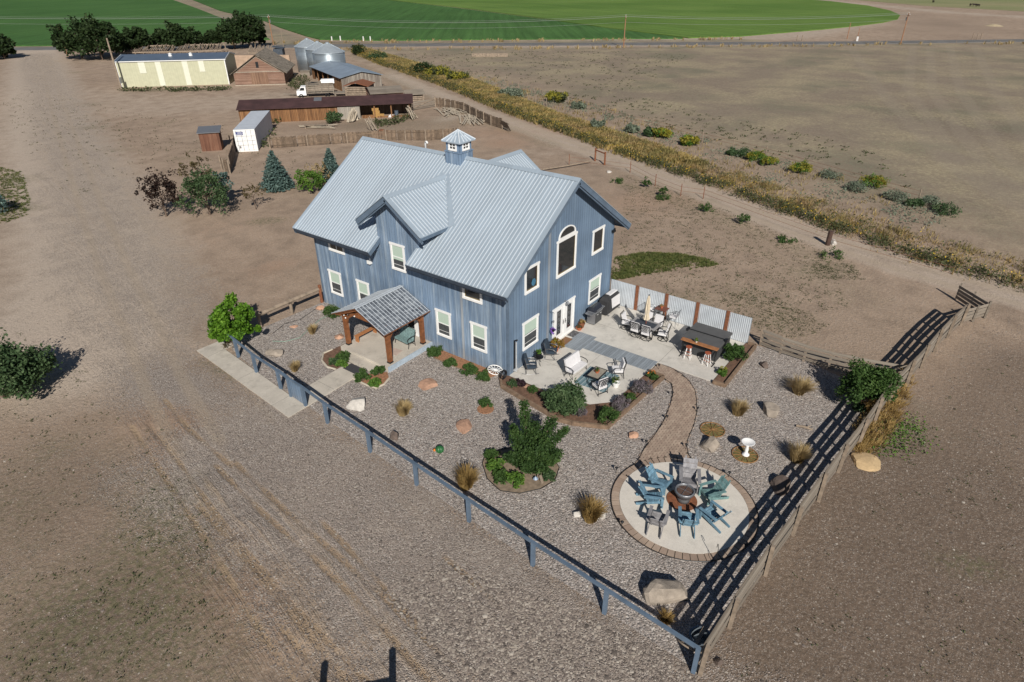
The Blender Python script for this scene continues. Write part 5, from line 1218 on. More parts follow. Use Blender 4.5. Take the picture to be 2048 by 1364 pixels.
for px, py, r, h, lab in [(869, 716, .50, .75, 'first and largest round green shrub along the house wall by the porch'), (901, 733, .42, .45, 'second green shrub along the house wall'), (938, 748, .52, .55, 'third green shrub along the house wall below the window'), (966, 760, .42, .42, 'last green shrub along the house wall before the white wagon wheel')]:
    shrub(px, py, r, h, M['bush'], lab, 1500, .055, group='green shrubs along the long wall')
shrub(665, 632, .8, .5, M['bush'], 'low dark green spreading plant at the left house wall', 1500, .06); shrub(745, 628, .7, .5, M['bush'], 'low dark green plant seen through the left porch opening', 1200, .06, ry=.5)
for px, py, r, h, m_, lab in [(688, 722, .42, .5, 'bush', 'leafy green plant in the left walk bed against the porch'), (668, 730, .3, .4, 'willowbush', 'grey green plant at the left end of the left walk bed'), (683, 734, .35, .35, 'bushlight', 'bright green plant in the front of the left walk bed'),
    (726, 762, .46, .55, 'bush', 'leafy green plant left in the right walk bed'), (757, 750, .38, .55, 'bush', 'tall green plant in the right walk bed against the porch'), (751, 772, .38, .4, 'bushlight', 'bright green plant at the front of the right walk bed')]:
    shrub(px, py, r, h, M[m_], lab, 1000, .075, group='plants in the beds beside the front walk')
shrub(972, 812, .36, .42, M['bush'], 'small lone green bush on the gravel between pink slab and timber bed', 700, .06); tag(MB().lathe([(.45, -.03), (.42, .015), (0, .03)], (at(971, 818).x, at(971, 818).y, .006), 16).build('ground', M['mulch']), kind='structure')
shrub(1468, 722, .62, .95, M['bush'], 'tall feathery green bush beside the hot tub', 2200, .06, aspect=3); shrub(1444, 752, .3, .42, M['bushlight'], 'small yellow green bush at the near end of the hot tub bed', 700, .06)
leaves('flowers', clumps((0, 0, .4), (.25, .25, .15), 10, .08, 12, 5, 0), .05, M['yellow'], bpy.data.objects[[o.name for o in bpy.data.objects if o.get('label', '').startswith('small yellow green bush')][0]])
shrub(1722, 806, 1.35, 2.2, M['bush'], 'large dark green bush in the corner between the two board fences', 8500, .085, nb=80, name='bush', seed=8)
shrub(1714, 824, .4, .5, M['willowbush'], 'low olive green plant at the foot of the corner bush', 600, .06)
# shade tree with maple leaves at the left end of the yard
def tree(px, py, h, r, leafm, lab, n=5000, sz=.10, nb=60, name='tree', cat='tree', trunk_h=.3, cz=.6, rzf=.46, group=None, seed=0, tr=.09, pos=None, br=.3, low=-.7, ell=(1, 1), shell=.55, barkm=None):
    p = pos if pos is not None else at(px, py); t = thing(name, lab, cat, (p.x, p.y, 0), 0, group)
    P = clumps((0, 0, h*cz), (r*ell[0], r*ell[1], h*rzf*.92), nb, r*br, n//nb, seed+abs(int(px)), low, shell)
    leaves('crown', P, sz, leafm, t)
    b = MB(); rs = random.Random(seed); b.tube([(0, 0, -.05), (rs.uniform(-.05, .05), 0, h*trunk_h), (0, 0, h*.7)], [tr, tr*.75, tr*.25], 7)
    for k in range(7):
        a = 2*PI*k/7+rs.random(); z0 = h*(trunk_h*.6+.06*k); b.tube([(0, 0, z0), (r*.4*math.cos(a), r*.4*math.sin(a), z0+h*.14), (r*.75*math.cos(a), r*.75*math.sin(a), z0+h*.26)], [tr*.45, tr*.3, tr*.1], 5)
    b.build('trunk', barkm or M['bark'], t); return t
mt = tree(478, 690, 2.9, 1.25, M['maple'], 'bright green small maple tree at the left end of the blue fence', 7500, .12, 75, trunk_h=.15, cz=.53, rzf=.47, seed=2, tr=.07)
shrub(462, 692, .5, .35, M['autumn'], 'low reddish plants under the bright green tree', 300, .05)
# the garden island with its small tree
ISL = [(-5.62, -2.95), (-6.3, -3.3), (-6.95, -4.1), (-7.2, -5.0), (-6.85, -5.75), (-6.1, -6.3), (-5.3, -6.5), (-4.5, -6.2), (-4.1, -5.6), (-4.15, -4.7), (-4.6, -3.7)]
def soilpatch(pts, z, mat): tag(MB().prism(pts, -.05, z).build('ground', mat), kind='structure')
soilpatch(ISL, .03, flat('sandy_soil', (.23, .175, .125), .95, 0, .3, 5, .4))
b = MB().tube([(p[0], p[1], .04) for p in ISL+ISL[:1]], .02, 5); tag(b.build('garden_edging', M['blackmetal']), kind='structure')
t = thing('crabapple_tree', 'irregular dark green small tree with upright limbs in the round garden island', 'tree', (-5.35, -5.2, 0))
b = MB(); parts = []
rs = np.random.RandomState(4)
limbs = [((0, 0, .3), (.6, .75, 2.9), .38), ((0, 0, .5), (1.0, -.5, 2.35), .45), ((0, 0, .4), (1.3, -1.0, 1.9), .32), ((0, 0, .4), (-.2, .7, 1.9), .45), ((0, 0, .5), (.1, -.7, 1.8), .45), ((0, 0, .4), (.45, .1, 2.1), .5), ((0, 0, .5), (-.4, -.2, 1.4), .4), ((0, 0, .5), (.9, .35, 1.7), .4), ((0, 0, .5), (.4, 1.2, 1.6), .3), ((0, 0, .4), (-.9, .5, 1.1), .42), ((0, 0, .4), (-.5, -1.0, .95), .45), ((0, 0, .4), (.5, -1.15, 1.2), .42), ((0, 0, .4), (-.8, -.4, .9), .4)]
for a, c_, w1 in limbs:
    a = np.array(a); c_ = np.array(c_); b.tube([a, a*.5+c_*.5+np.array((0, 0, -.15)), c_], [.05, .035, .01], 6)
    for k in range(10):
        tt = .15+.92*k/10; q_ = a+(c_-a)*tt; m = 150
        v_ = rs.normal(size=(m, 3)); v_ /= np.linalg.norm(v_, axis=1)[:, None]; parts.append(q_+v_*w1*rs.uniform(.3, 1, (m, 1))*(1.4-.75*tt)*np.array((1, 1, .8)))
b.tube([(0, 0, -.05), (0, 0, .6)], [.09, .06], 7); b.build('trunk', M['bark'], t)
leaves('crown', np.concatenate(parts), .07, M['dkbush'], t)
for i, (dx, dy, r, h, m_, lab) in enumerate([(-6.3, -4.0, .5, .5, 'bushlight', 'bright green plant at the left of the round garden island'), (-6.7, -4.6, .42, .45, 'bush', 'leafy plant at the lower left of the round garden island'), (-5.75, -3.35, .35, .4, 'bush', 'small dark plant at the far left tip of the garden island'),
    (-6.45, -5.2, .5, .5, 'bushlight', 'broad light green plant in the lower middle of the garden island'), (-5.35, -6.2, .32, .35, 'willowbush', 'grey green plant at the lower edge of the garden island'), (-4.55, -5.75, .4, .5, 'bush', 'dark green plant at the right side of the garden island'), (-4.35, -5.15, .36, .5, 'bushlight', 'upright bright green plant at the right tip of the garden island')]):
    shrub(i*37, 0, r, h, M[m_], lab, 900, .065, pos=Vector((dx, dy, 0)), group='plants under the small tree in the garden island')
og = at(1024, 938)
own('garden_ornament', MB().lathe([(.1, 0), (.13, .12), (.06, .3), (0, .36)], (0, 0, 0), 10), M['terra'], 'small terracotta ornament in the garden island', 'ornament', loc=(at(1047, 942).x, at(1047, 942).y, .1))
own('garden_ornament', MB().tube([(0, 0, 0), (0, 0, .75)], .045, 7), M['log'], 'upright pale wooden stake ornament in the garden island', 'ornament', loc=(at(1076, 958).x, at(1076, 958).y, 0))
own('garden_ornament', MB().lathe([(0, -.0), (.12, .12), (0, .25)], (0, 0, 0), 12), flat('pale_blue_glaze', (.25, .33, .45), .4), 'pale blue ball ornament in the garden island', 'ornament', loc=(at(1071, 962).x, at(1071, 962).y, .02))
own('garden_ornament', MB().bar((0, -.05, 0), (0, .08, .42), .12, .05), M['log'], 'leaning tan plank ornament in the garden island', 'ornament', loc=(at(1083, 966).x, at(1083, 966).y, 0))
# green melon shaped cactus ornament
p = at(880, 905); co = thing('cactus_ornament', 'ribbed green metal cactus ornament with orange flower on the gravel', 'ornament', (p.x, p.y, .0))
def ribball(mb, c, r, h, k=12, amp=.12):
    vs = []; n = k*2; L = 9
    for i in range(L+1):
        t_ = PI*i/L
        for j in range(n): rr_ = r*math.sin(t_)*(1 if j % 2 else 1-amp); vs.append((c[0]+rr_*math.cos(2*PI*j/n), c[1]+rr_*math.sin(2*PI*j/n), c[2]-h/2*math.cos(t_)))
    mb.add(vs, [(i*n+j, i*n+(j+1) % n, (i+1)*n+(j+1) % n, (i+1)*n+j) for i in range(L) for j in range(n)])
b = MB(); ribball(b, (0, 0, .18), .2, .36); ribball(b, (.1, .22, .1), .1, .2); b.build('body', flat('cactus_green', (.02, .12, .035), .5, 0, .3, 9), co)
b = MB(); ribball(b, (-.14, .2, .14), .07, .14, 8); b.build('flower', M['redfl'], co)
# driftwood
p = at(1608, 857); own('driftwood', MB().tube([(-.1, .35, .08), (0, 0, .1), (.05, -.35, .06)], [.05, .07, .04], 6).tube([(.02, -.1, .1), (.2, -.25, .2)], [.04, .015], 5), M['log'], 'forked grey driftwood lying on the gravel near the fence shadow', 'driftwood', loc=(p.x, p.y, 0))
# shepherd hook by the circle and the ornament stake near the grass clump
p = at(1430, 1128); hk = MB().tube([(0, 0, 0), (0, 0, .75), (.1, .05, .85), (.2, .1, .75), (.18, .1, .6)], .012, 5).tube([(0, 0, .45), (-.22, -.1, .42), (-.25, -.1, .1)], .01, 5)
own('garden_hook', hk, M['blackmetal'], 'bent black wire garden hook at the lower rim of the fire circle', 'garden hook', loc=(p.x, p.y, .05))
# path lights
def plight(px, py, lab):
    p = at(px, py); t = thing('path_light', lab, 'path light', (p.x, p.y, 0), 0, 'small black path lights')
    MB().tube([(0, 0, 0), (0, 0, .32)], .01, 5).build('stake', M['blackmetal'], t); MB().lathe([(.03, .24), (.035, .32), (.075, .34), (0, .40)], (0, 0, 0), 10).build('lamp_head', M['blackmetal'], t)
for px, py, lab in [(1343, 795, 'black path light on the inner side of the upper paver bend'), (1333, 843, 'black path light on the inner side of the paver path below the first bend'), (1291, 893, 'black path light on the left where the paver path widens'), (1232, 947, 'black path light at the upper left of the paver ring'),
    (1394, 826, 'black path light on the outer side of the paver path bend'), (1457, 956, 'black path light at the upper right of the paver ring'), (1243, 1056, 'black path light at the lower left of the paver ring'), (1317, 740, 'black path light at the end of the boardwalk'), (1488, 1100, 'black path light at the lower right of the paver ring'), (1371, 900, 'black path light near the foot of the paver path on the outer side')]: plight(px, py, lab)
# thin green hose in the left yard
g_h = [at(x, y) for x, y in [(545, 683), (570, 684), (600, 676), (622, 655), (640, 640), (660, 630)]]
own('garden_hose', MB().tube([(q_.x, q_.y, .03) for q_ in g_h], .014, 5), flat('pale_green_hose', (.22, .38, .30), .5), 'thin pale green hose snaking over the left yard gravel', 'hose')
g_h = [at(x, y) for x, y in [(640, 612), (622, 625), (600, 640), (570, 648), (545, 668)]]
own('cable', MB().tube([(q_.x, q_.y, .03) for q_ in g_h], .014, 5), M['blackmetal'], 'thin black cable on the gravel below the log rail', 'cable')
# timber edged beds
BO = [(-.30, .35), (-1.05, -.35), (-1.70, -4.27), (-1.55, -5.0), (-.81, -6.53), (4.75, -6.80), (4.85, -5.9)]
BI = [(1.2, -5.75), (.3, -4.9), (-.02, -3.4), (0, 0)]
soilpatch(BO+BI, .10, M['soil'])
def timbers(name, pts, lab, z=.12, w_=.13):
    t = thing(name, lab, 'edging', (pts[0][0], pts[0][1], 0))
    for i in range(len(pts)-1):
        a, c_ = Vector((*pts[i], z)), Vector((*pts[i+1], z)); b = MB().bar(a, c_, w_, .22 if z > .1 else .12); into(t, b, 'timber', M['railwood'])
timbers('landscape_timbers', BO, 'weathered landscape timbers edging the raised bed below the patio')
B2 = [(5.9, -9.08), (5.92, -9.72), (10.9, -9.66), (10.95, -9.2)]
soilpatch([(5.9, -9.05), (5.92, -9.72), (10.9, -9.66), (10.97, -9.07)], .10, M['soil']); timbers('landscape_timbers', B2, 'landscape timbers edging the narrow bed beside the hot tub')
W1 = [(-.06, 5.4), (-.95, 4.6), (-.95, 2.2), (-.8, .75), (-.03, .6)]; soilpatch([(-.03, 5.45)]+W1[1:], .025, M['mulch'])
ce = flat('concrete_curb', (.48, .43, .35), .9, 0, .1, 4)
def curb(pts, lab, mat=ce, r=.055):
    o = MB().tube([(p[0], p[1], .04) for p in pts], r, 6).build('curb', mat); tag(o, kind='structure')
curb([(-.95, 4.6), (-.97, 3.4), (-.93, 2.0), (-.8, .75)], '', M['railwood'], .03)
def bedpx(pts, mat=M['soil']): q_ = [(v_.x, v_.y) for v_ in [at(x, y) for x, y in pts]]; soilpatch(q_, .028, mat); return q_
q1 = bedpx([(700, 700), (703, 712), (688, 728), (672, 740), (655, 735), (644, 722), (647, 708), (665, 700), (690, 688)]); curb([q1[7], q1[6], q1[5], q1[4], q1[3]], '')
q2 = bedpx([(775, 745), (778, 758), (768, 770), (753, 777), (735, 772), (706, 758), (712, 750), (740, 748)], M['mulch']); curb(q2[1:6], '')
# ------------------------------------------------------------------ trees beyond the yard on the left
def conifer(px, py, h, r, lab, seed=0, n=46, name='blue_spruce'):
    p = at(px, py); t = thing(name, lab, 'spruce tree', (p.x, p.y, 0), 0, 'blue spruces behind the house'); rs = np.random.RandomState(seed)
    Ps = []
    for k in range(n):
        f = (k+.5)/n; z0 = h*(.05+.93*f); rr_ = r*(1-f)**.85*rs.uniform(.9, 1.08)+.04
        nb_ = max(5, int(15*(1-f)+5))
        for j in range(nb_):
            a = 2*PI*(j+rs.rand())/nb_; L_b = rr_*rs.uniform(.8, 1.08); m = max(4, int(26*L_b/r))
            s_ = rs.uniform(.12, 1, m)**.7; q_ = np.stack([np.cos(a)*s_*L_b, np.sin(a)*s_*L_b, z0-s_*L_b*.16+.10*s_*s_*L_b], 1)+rs.normal(size=(m, 3))*(.05, .05, .03); Ps.append(q_)
    leaves('crown', np.concatenate(Ps), .11, M['spruce'], t, 2.4, .6)
    MB().tube([(0, 0, 0), (0, 0, h*.95)], [.11, .02], 7).build('trunk', M['bark'], t); return t
conifer(556, 378, 3.9, 1.75, 'larger blue spruce standing alone left of the yellow green bush', 1); conifer(665, 360, 3.3, 1.35, 'smaller blue spruce just behind the far roof edge', 2)
tree(333, 433, 4.1, 1.9, M['plum'], 'dark purple leaved plum tree on the bare ground left of the green tree', 2300, .12, 60, trunk_h=.12, cz=.55, rzf=.5, seed=5, shell=.35, br=.24, group=None)
tree(420, 430, 4.2, 1.9, M['willowbush'], 'green grey young tree right of the dark plum tree', 4400, .115, 80, trunk_h=.1, cz=.52, rzf=.48, seed=6)
tree(408, 395, 4.0, 1.4, M['autumn'], 'reddish twiggy shrub standing behind the green grey tree', 900, .12, 40, trunk_h=.15, cz=.62, rzf=.4, seed=9, br=.2)
tree(452, 408, 3.4, .9, M['spruce'], 'small bluish tree partly hidden at the right of the green grey tree', 1800, .12, 30, trunk_h=.15, cz=.55, rzf=.45, seed=11)
tree(512, 419, 2.4, 1.0, M['autumn'], 'small sparse leggy sapling between green tree and spruce', 420, .10, 26, trunk_h=.3, cz=.66, rzf=.36, seed=7, tr=.04)
tree(625, 385, 2.6, 1.35, M['bushlight'], 'yellow green spreading bush beside the far roof edge', 2200, .12, 40, trunk_h=.2, cz=.5, rzf=.42, seed=8, name='bush', cat='bush', tr=.05)
tree(640, 372, 2.8, 1.1, M['tan'], 'pale dry looking bush between the yellow green bush and small spruce', 700, .10, 26, trunk_h=.2, cz=.5, rzf=.42, seed=12, name='bush', cat='bush', tr=.04)
shrub(10, 795, 2.3, 2.7, M['willowbush'], 'large dark green bush at the left picture edge', 6500, .11, name='bush', cat='bush', nb=90, seed=3, ry=2.5)
shrub(60, 775, 1.7, 2.3, M['willowbush'], 'lower grey green half of the thicket at the left edge', 3600, .11, name='bush', cat='bush', nb=50, seed=4)
shrub(-12, 428, 1.6, 1.8, M['spruce'], 'bluish bush cut off by the left picture edge', 1800, .12, name='bush', cat='bush', nb=30)
# row of dark trees along the county road
TR = [(-12, 118, 62, 1.6), (10, 118, 92, 1.0), (165, 118, 45, 1.25), (205, 120, 42, 1.15), (240, 112, 62, .9), (283, 108, 55, 1.0), (330, 104, 62, .95), (365, 104, 50, 1.1), (400, 100, 68, .9), (432, 98, 62, .9), (470, 98, 40, 1.1), (500, 96, 30, 1.15), (520, 92, 52, .7)]
for i, (px, py, ty_, rf_) in enumerate(TR):
    p = at(px, py); h = max(4.5, hat(p, ty_)*1.05); sc_ = ['leftmost dark tree cut by the picture edge', 'second dark tree at the left edge beside the drive entrance', 'dark tree right of the drive entrance', 'tallest dark tree behind the yellow barn pole', 'low dark tree left of the yellow barn roof', 'rounded dark tree behind the left end of the yellow barn', 'small dark tree behind the yellow barn',
          'third dark tree behind the middle of the yellow barn', 'rounded dark tree above the barn roof vents', 'low dark tree above the right end of the yellow barn', 'broad dark tree behind the barn ruins', 'tallest dark cottonwood behind the brown barn', 'small tree right of the dark cottonwood'][i]
    tree(px, py, h, h*.48*rf_, M['tree'], sc_, 3600, .5, 70, seed=i*3+1, trunk_h=.15, cz=.52, rzf=.48, tr=.25, group='dark trees along the county road', br=.3)
# ------------------------------------------------------------------ farm buildings
def fr2(pA, pB):
    d_ = Vector((pB[0]-pA[0], pB[1]-pA[1], 0)); return math.atan2(d_.y, d_.x), d_.length
# yellow metal barn: local x along the front from the left corner, y away from the camera
a0, L0 = R(-43.6), 19.4
yb_ = thing('metal_barn', 'long pale yellow metal barn with dark blue roof and white translucent strips', 'barn', (36.3, 118.9, 0), a0)
g = NT('yellow_ribbed_sheet'); v = g.coord(); x, y, z = g.sep(v); q_ = g.math('FRACT', g.math('MULTIPLY', g.math('ADD', x, y), 2.4))
ylw = g.done(g.scalecol((.50, .50, .355), g.math('MULTIPLY', g.rng(g.noise(v, 1.5, 3), .3, .7, .92, 1.06), g.rng(q_, 0, .15, .84, 1))), .5, .05)
D0 = 9.2; hf = 4.45; hr = 5.15
b = MB(); b.extr([(0, 0, 0), (0, D0, 0), (0, D0, hf), (0, D0/2, hr), (0, 0, hf)], (L0, 0, 0)); b.build('wall', ylw, yb_)
navyroof = flat('dark_blue_roof_sheet', (.10, .135, .19), .45, .1, .1, .8)
b = MB()
for s, ya_, yb2 in ((0, -.15, D0/2), (1, D0+.15, D0/2)): b.extr([(-.15, ya_, hf), (L0+.15, ya_, hf), (L0+.15, yb2, hr+.05), (-.15, yb2, hr+.05)], (0, 0, .06))
rfo = b.build('roof', navyroof, yb_)
for xx in (L0*.47, L0*.66): MB().lathe([(.0, -.1), (.35, -.1), (.28, .25), (.4, .3), (0, .5)], (xx, D0*.3, hr-.1), 8).build('roof_vent', M['white'], rfo)
b = MB(); b.box(-.08, -.1, 0, .12, -.01, hf); b.box(L0-.12, -.1, 0, L0+.06, -.01, hf); b.box(L0+.005, -.1, 0, L0+.06, .12, hf); b.bar((L0+.17, -.1, hf+.02), (L0+.17, D0/2, hr+.07), .05, .22); b.bar((L0+.17, D0+.1, hf+.02), (L0+.17, D0/2, hr+.07), .05, .22); b.box(-.1, -.2, hf-.06, L0+.15, -.155, hf+.08)
b.bar((-.17, -.1, hf+.02), (-.17, D0/2, hr+.07), .05, .22)
b.build('trim', M['white'], yb_)
wht = flat('translucent_panel', (.66, .67, .56), .5, 0, .05, 3)
for u0, u1, z0 in ((.20, .26, 2.4), (.355, .405, .1), (.60, .65, .1), (.75, .80, 2.4)): MB().box(L0*u0, -.05, z0, L0*u1, -.005, hf-.12).build('light_panel', wht, yb_)
# old brown barn
a1, L1 = R(-43.6), 9.2
ob = thing('old_barn', 'small old brown wooden barn with steep grey shingle roof', 'barn', (49.8, 102.6, 0), a1)
D1 = 12.5; h1 = 2.35; p1 = 5.3
b = MB(); b.extr([(0, 0, 0), (L1, 0, 0), (L1, 0, h1), (L1/2, 0, p1), (0, 0, h1)], (0, D1, 0)); b.build('wall', M['redwood'], ob)
g = NT('grey_shingles'); v = g.coord(); x, y, z = g.sep(v); rb2 = g.white(g.comb(g.math('FLOOR', g.math('MULTIPLY', y, 4)), g.math('FLOOR', g.math('MULTIPLY', z, 5)), 0), '3D')
sh = g.done(g.ramp(g.math('ADD', g.math('MULTIPLY', rb2, .5), g.math('MULTIPLY', g.noise(v, 1.2, 4), .6)), [(.2, (.09, .075, .055)), (.5, (.19, .16, .125)), (.85, (.30, .26, .21))]), .95)
sl1 = (p1-h1)/(L1/2); b = MB()
for s in (-1, 1): b.extr([(L1/2, -.5, p1+.05), (L1/2+s*(L1/2+.6), -.5, h1-.6*sl1+.05), (L1/2+s*(L1/2+.6), D1+.3, h1-.6*sl1+.05), (L1/2, D1+.3, p1+.05)], (0, 0, .1))
b.build('roof', sh, ob)
b = MB(); b.box(L1*.33, -.06, .05, L1*.50-.01, 0, 2.35); b.box(L1*.50+.01, -.06, .05, L1*.67, 0, 2.35); b.build('barn_door', boards('old_door_boards', [(.13, .07, .045), (.22, .13, .085), (.29, .185, .12)], .22, 'x', 1, .1, .4), ob)
MB().box(L1*.47, -.03, 3.1, L1*.47+.5, .01, 4.15).build('loft_opening', M['blackmetal'], ob)
b = MB()
for s in (-1, 1): b.bar((L1/2, -.04, p1-.25), (L1/2+s*(L1/2), -.04, h1-.25+.05), .05, .16)
b.bar((0, -.05, 2.4), (L1, -.05, 2.4), .05, .12); b.bar((-.05, -.08, .08), (L1+.05, -.08, .08), .1, .16); b.build('trim', flat('bleached_trim', (.36, .31, .25), .9, 0, .2, 4), ob)
# grain bins
g = NT('galvanised_bin'); v = g.coord(); x, y, z = g.sep(v); q_ = g.math('FRACT', g.math('MULTIPLY', z, 1.25)); ang = g.math('ARCTAN2', y, x)
pn = g.white(g.comb(g.math('FLOOR', g.math('MULTIPLY', ang, 2.2)), g.math('FLOOR', g.math('MULTIPLY', z, 1.25)), 0), '3D')
g.bump(g.math('SINE', g.math('MULTIPLY', z, 60)), .3, .02)
bn = g.done(g.scalecol((.33, .38, .42), g.math('MULTIPLY', g.rng(q_, 0, .08, .72, 1), g.rng(pn, 0, 1, .8, 1.2))), .38, .6)
def bin_(px, pyw, pbase, rad, lab):
    p = at(px, pbase); h = hat(p, pyw); t = thing('grain_bin', lab, 'grain bin', (p.x, p.y, 0), 0, 'galvanised grain bins'); t.rotation_euler = (0, 0, .3)
    MB().lathe([(rad, 0), (rad, h)], (0, 0, 0), 40).build('wall', bn, t, True)
    b = MB(); b.lathe([(rad+.12, h-.06), (rad+.05, h+.05), (.4, h+rad*.48), (.38, h+rad*.48+.18), (0, h+rad*.48+.28)], (0, 0, 0), 40)
    for k in range(20): a = 2*PI*k/20; b.bar(((rad+.1)*math.cos(a), (rad+.1)*math.sin(a), h), (.4*math.cos(a), .4*math.sin(a), h+rad*.48+.02), .05, .05)
    b.build('roof', flat('bin_roof', (.42, .47, .51), .4, .4, .08, 2), t)
bin_(623, 92, 142, 2.75, 'leftmost grain bin with conical roof'); bin_(643, 97.5, 146, 2.6, 'middle grain bin mostly hidden between the other two'); bin_(663, 103.5, 150, 3.25, 'nearest and widest grain bin beside the open shed')
# generic shed helper: front wall open with posts
def roofslab(par, pts, mat, t=.07, name='roof'): return MB().extr(pts, (0, 0, -t)).build(name, mat, par)
a2, L2 = fr2((57.4, 80.9), (64.65, 98.5)); D2v = Vector((60.9, 74.2))-Vector((57.4, 80.9)); D2 = 7.6
sd = thing('open_shed', 'long open fronted shed with low blue grey metal roof in front of the grain bins', 'shed', (57.4, 80.9, 0), a2)
# local x runs away along the open side, -y to the right
b = MB(); b.extr([(0, 0, 0), (0, -D2, 0), (0, -D2, 2.25), (0, -D2/2, 3.0), (0, 0, 2.25)], (.1, 0, 0)); b.build('end_wall', boards('pale_shed_boards', [(.12, .10, .085), (.2, .17, .145), (.3, .27, .23), (.36, .33, .29)], .3, 'y', 1, .14, .35), sd)
b = MB(); b.box(.1, -.06, 0, 5.2, .02, 2.2); b.box(17.5, -.06, 0, L2, .02, 2.2); b.build('side_wall', M['orangewood'], sd)
b = MB(); b.box(.1, -D2, 0, L2, -D2+.08, 2.2); b.box(L2-.1, -D2+.08, 0, L2, -.07, 2.2); b.build('back_wall', M['plank'], sd)
for x in (8.3, 11.8, 15.2): MB().tube([(x, -.1, 0), (x, -.1, 2.25)], .13, 7).build('post', M['orangewood'], sd)
rm = flat('blue_grey_roof', (.27, .33, .40), .45, .2, .15, .5)
for y0 in (.4, -D2-.3): b = MB().extr([(-.35, y0, 2.2+.02), (L2+.3, y0, 2.22), (L2+.3, -D2/2, 3.08), (-.35, -D2/2, 3.08)], (0, 0, .06)); b.build('roof', rm, sd)
own('tarp_pile', MB().lathe([(.9, 0), (.7, .3), (.3, .5), (0, .55)], (0, 0, 0), 9, 0, 1, .6), M['white'], 'white tarp bundle inside the blue roofed shed', 'tarp', loc=(*at(648, 162)[:2], 0))
# long red roofed shed
a3, L3 = fr2((29.9, 70.6), (48.05, 54.15))
rs_ = thing('cattle_shed', 'long low shed with dark red rusty roof, ochre board wall and open right bays', 'shed', (29.9, 70.6, 0), a3)
D3 = 3.3
roofslab(rs_, [(-.2, -.1, 1.95), (L3+.2, -.1, 1.95), (L3+.4, D3, 2.75), (-.2, D3, 2.75)], M['rustroof'], .06)
MB().extr([(L3*.42, -.0, 2.05), (L3*.463, -.0, 2.05), (L3*.463, .0, 2.05)], (0, 0, 0)) if False else None
b = MB(); b.extr([(L3*.425, 1.9, 1.95+.8*2.0/3.4+.03), (L3*.47, 1.9, 1.95+.8*2.0/3.4+.03), (L3*.47, 3.1, 2.72), (L3*.425, 3.1, 2.72)], (0, 0, .03)); b.build('roof_patch', M['greymetal'], rs_)
b = MB(); b.box(0, .3, 0, L3*.62, .38, 1.9); b.build('front_wall', M['orangewood'], rs_)
b = MB(); b.box(0, D3-.1, 0, L3, D3, 2.6); b.box(0, .38, 0, .08, D3-.1, 1.9); b.box(L3-.08, .38, 0, L3, D3-.1, 1.9); b.box(L3*.62, .38, 0, L3*.62+.08, D3-.1, 1.9); b.build('back_wall', M['plank'], rs_)
b = MB(); b.box(L3*.56, .16, 0, L3*.69, .28, 1.75); b.build('sliding_door', boards('pale_door_boards', [(.2, .18, .15), (.3, .27, .23), (.4, .37, .33)], .3, 'x', 1, .08, .5), rs_)
for u in (.775, .875, .985): MB().box(L3*u-.09, .25, 0, L3*u+.09, .43, 1.9).build('post', M['orangewood'], rs_)
b = MB(); b.box(L3*.7, .32, 0, L3*.775, .38, .45); b.box(L3*.79, .32, 0, L3*.98, .38, .22); b.build('low_board', M['orangewood'], rs_)
def shedpt(u, y): p = Vector((u*L3, y, 0)); p.rotate(Matrix.Rotation(a3, 3, 'Z')); return Vector((29.9+p.x, 70.6+p.y, 0))
straw = flat('straw_bale', (.36, .21, .07), .95, 0, .3, 10, .4); k = 0
for (u, y, z, lab) in [(.785, .8, 0, 'lowest front straw bale inside the red roofed shed'), (.785, 1.3, 0, 'lowest rear straw bale inside the red roofed shed'), (.81, .9, 0, 'straw bale on the ground at the right of the stack'), (.785, .9, .45, 'second layer straw bale in the shed stack'), (.78, 1.0, .9, 'topmost straw bale in the shed stack')]:
    p = shedpt(u, y); o = own('straw_bale', MB().box(-.5, -.25, 0, .5, .25, .44), straw, lab, 'straw bale', 'straw bales in the red roofed shed', loc=(p.x, p.y, z)); o.rotation_euler = (0, 0, a3)
p = shedpt(.905, .9); own('barrel', MB().lathe([(.3, 0), (.3, .3), (.32, .31), (.3, .33), (.3, .8), (0, .8)], (0, 0, 0), 14), flat('blue_grey_drum', (.08, .10, .13), .6, 0, .2), 'dark drum standing in the right bay of the red roofed shed', 'barrel', loc=p)
p = shedpt(.872, .6); own('feed_sacks', MB().lathe([(.5, 0), (.4, .25), (0, .4)], (0, 0, 0), 8, 0, 1.2, .6), M['cushion'], 'pale sacks piled at the middle post of the red roofed shed', 'sack', loc=p)
def lean_planks(name, px, py, n, ln, spread, lab, seed, up=False, cat='lumber pile', mat=None, wd=.12):
    rs = random.Random(seed); p = at(px, py); t = thing(name, lab, cat, (p.x, p.y, 0))
    for k in range(n):
        a = rs.uniform(-spread, spread)+(seed % 7)*.4; x0, y0 = rs.uniform(-.35, .35)*ln, rs.uniform(-.6, .6)*ln*.45; l = ln*rs.uniform(.4, .6); z0, z1 = .06+rs.random()*.25, .06+rs.random()*.35
        if up: z1 = rs.uniform(1.2, 1.9); l *= .35
        MB().bar((x0-l*math.cos(a), y0-l*math.sin(a), z0), (x0+l*math.cos(a), y0+l*math.sin(a), z1), wd*rs.uniform(.6, 1.1), .05).build('plank', mat or M['oldwood'], t)
    return t
lean_planks('lumber_pile', 832, 262, 1, 1, 1, 'x', 1) if False else None
lean_planks('lumber_pile', 900, 224, 26, 4.6, .6, 'scattered grey poles piled at the back of the corral', 16, mat=M['palewood'], wd=.22)
lean_planks('lumber_pile', 945, 240, 30, 5.2, .22, 'long heap of grey poles lying along the corral plank fence', 44, mat=M['palewood'], wd=.2)
lean_planks('lumber_pile', 640, 254, 7, 4, .12, 'long beams lying behind the brown plank fence', 54, mat=M['palewood'], wd=.25)
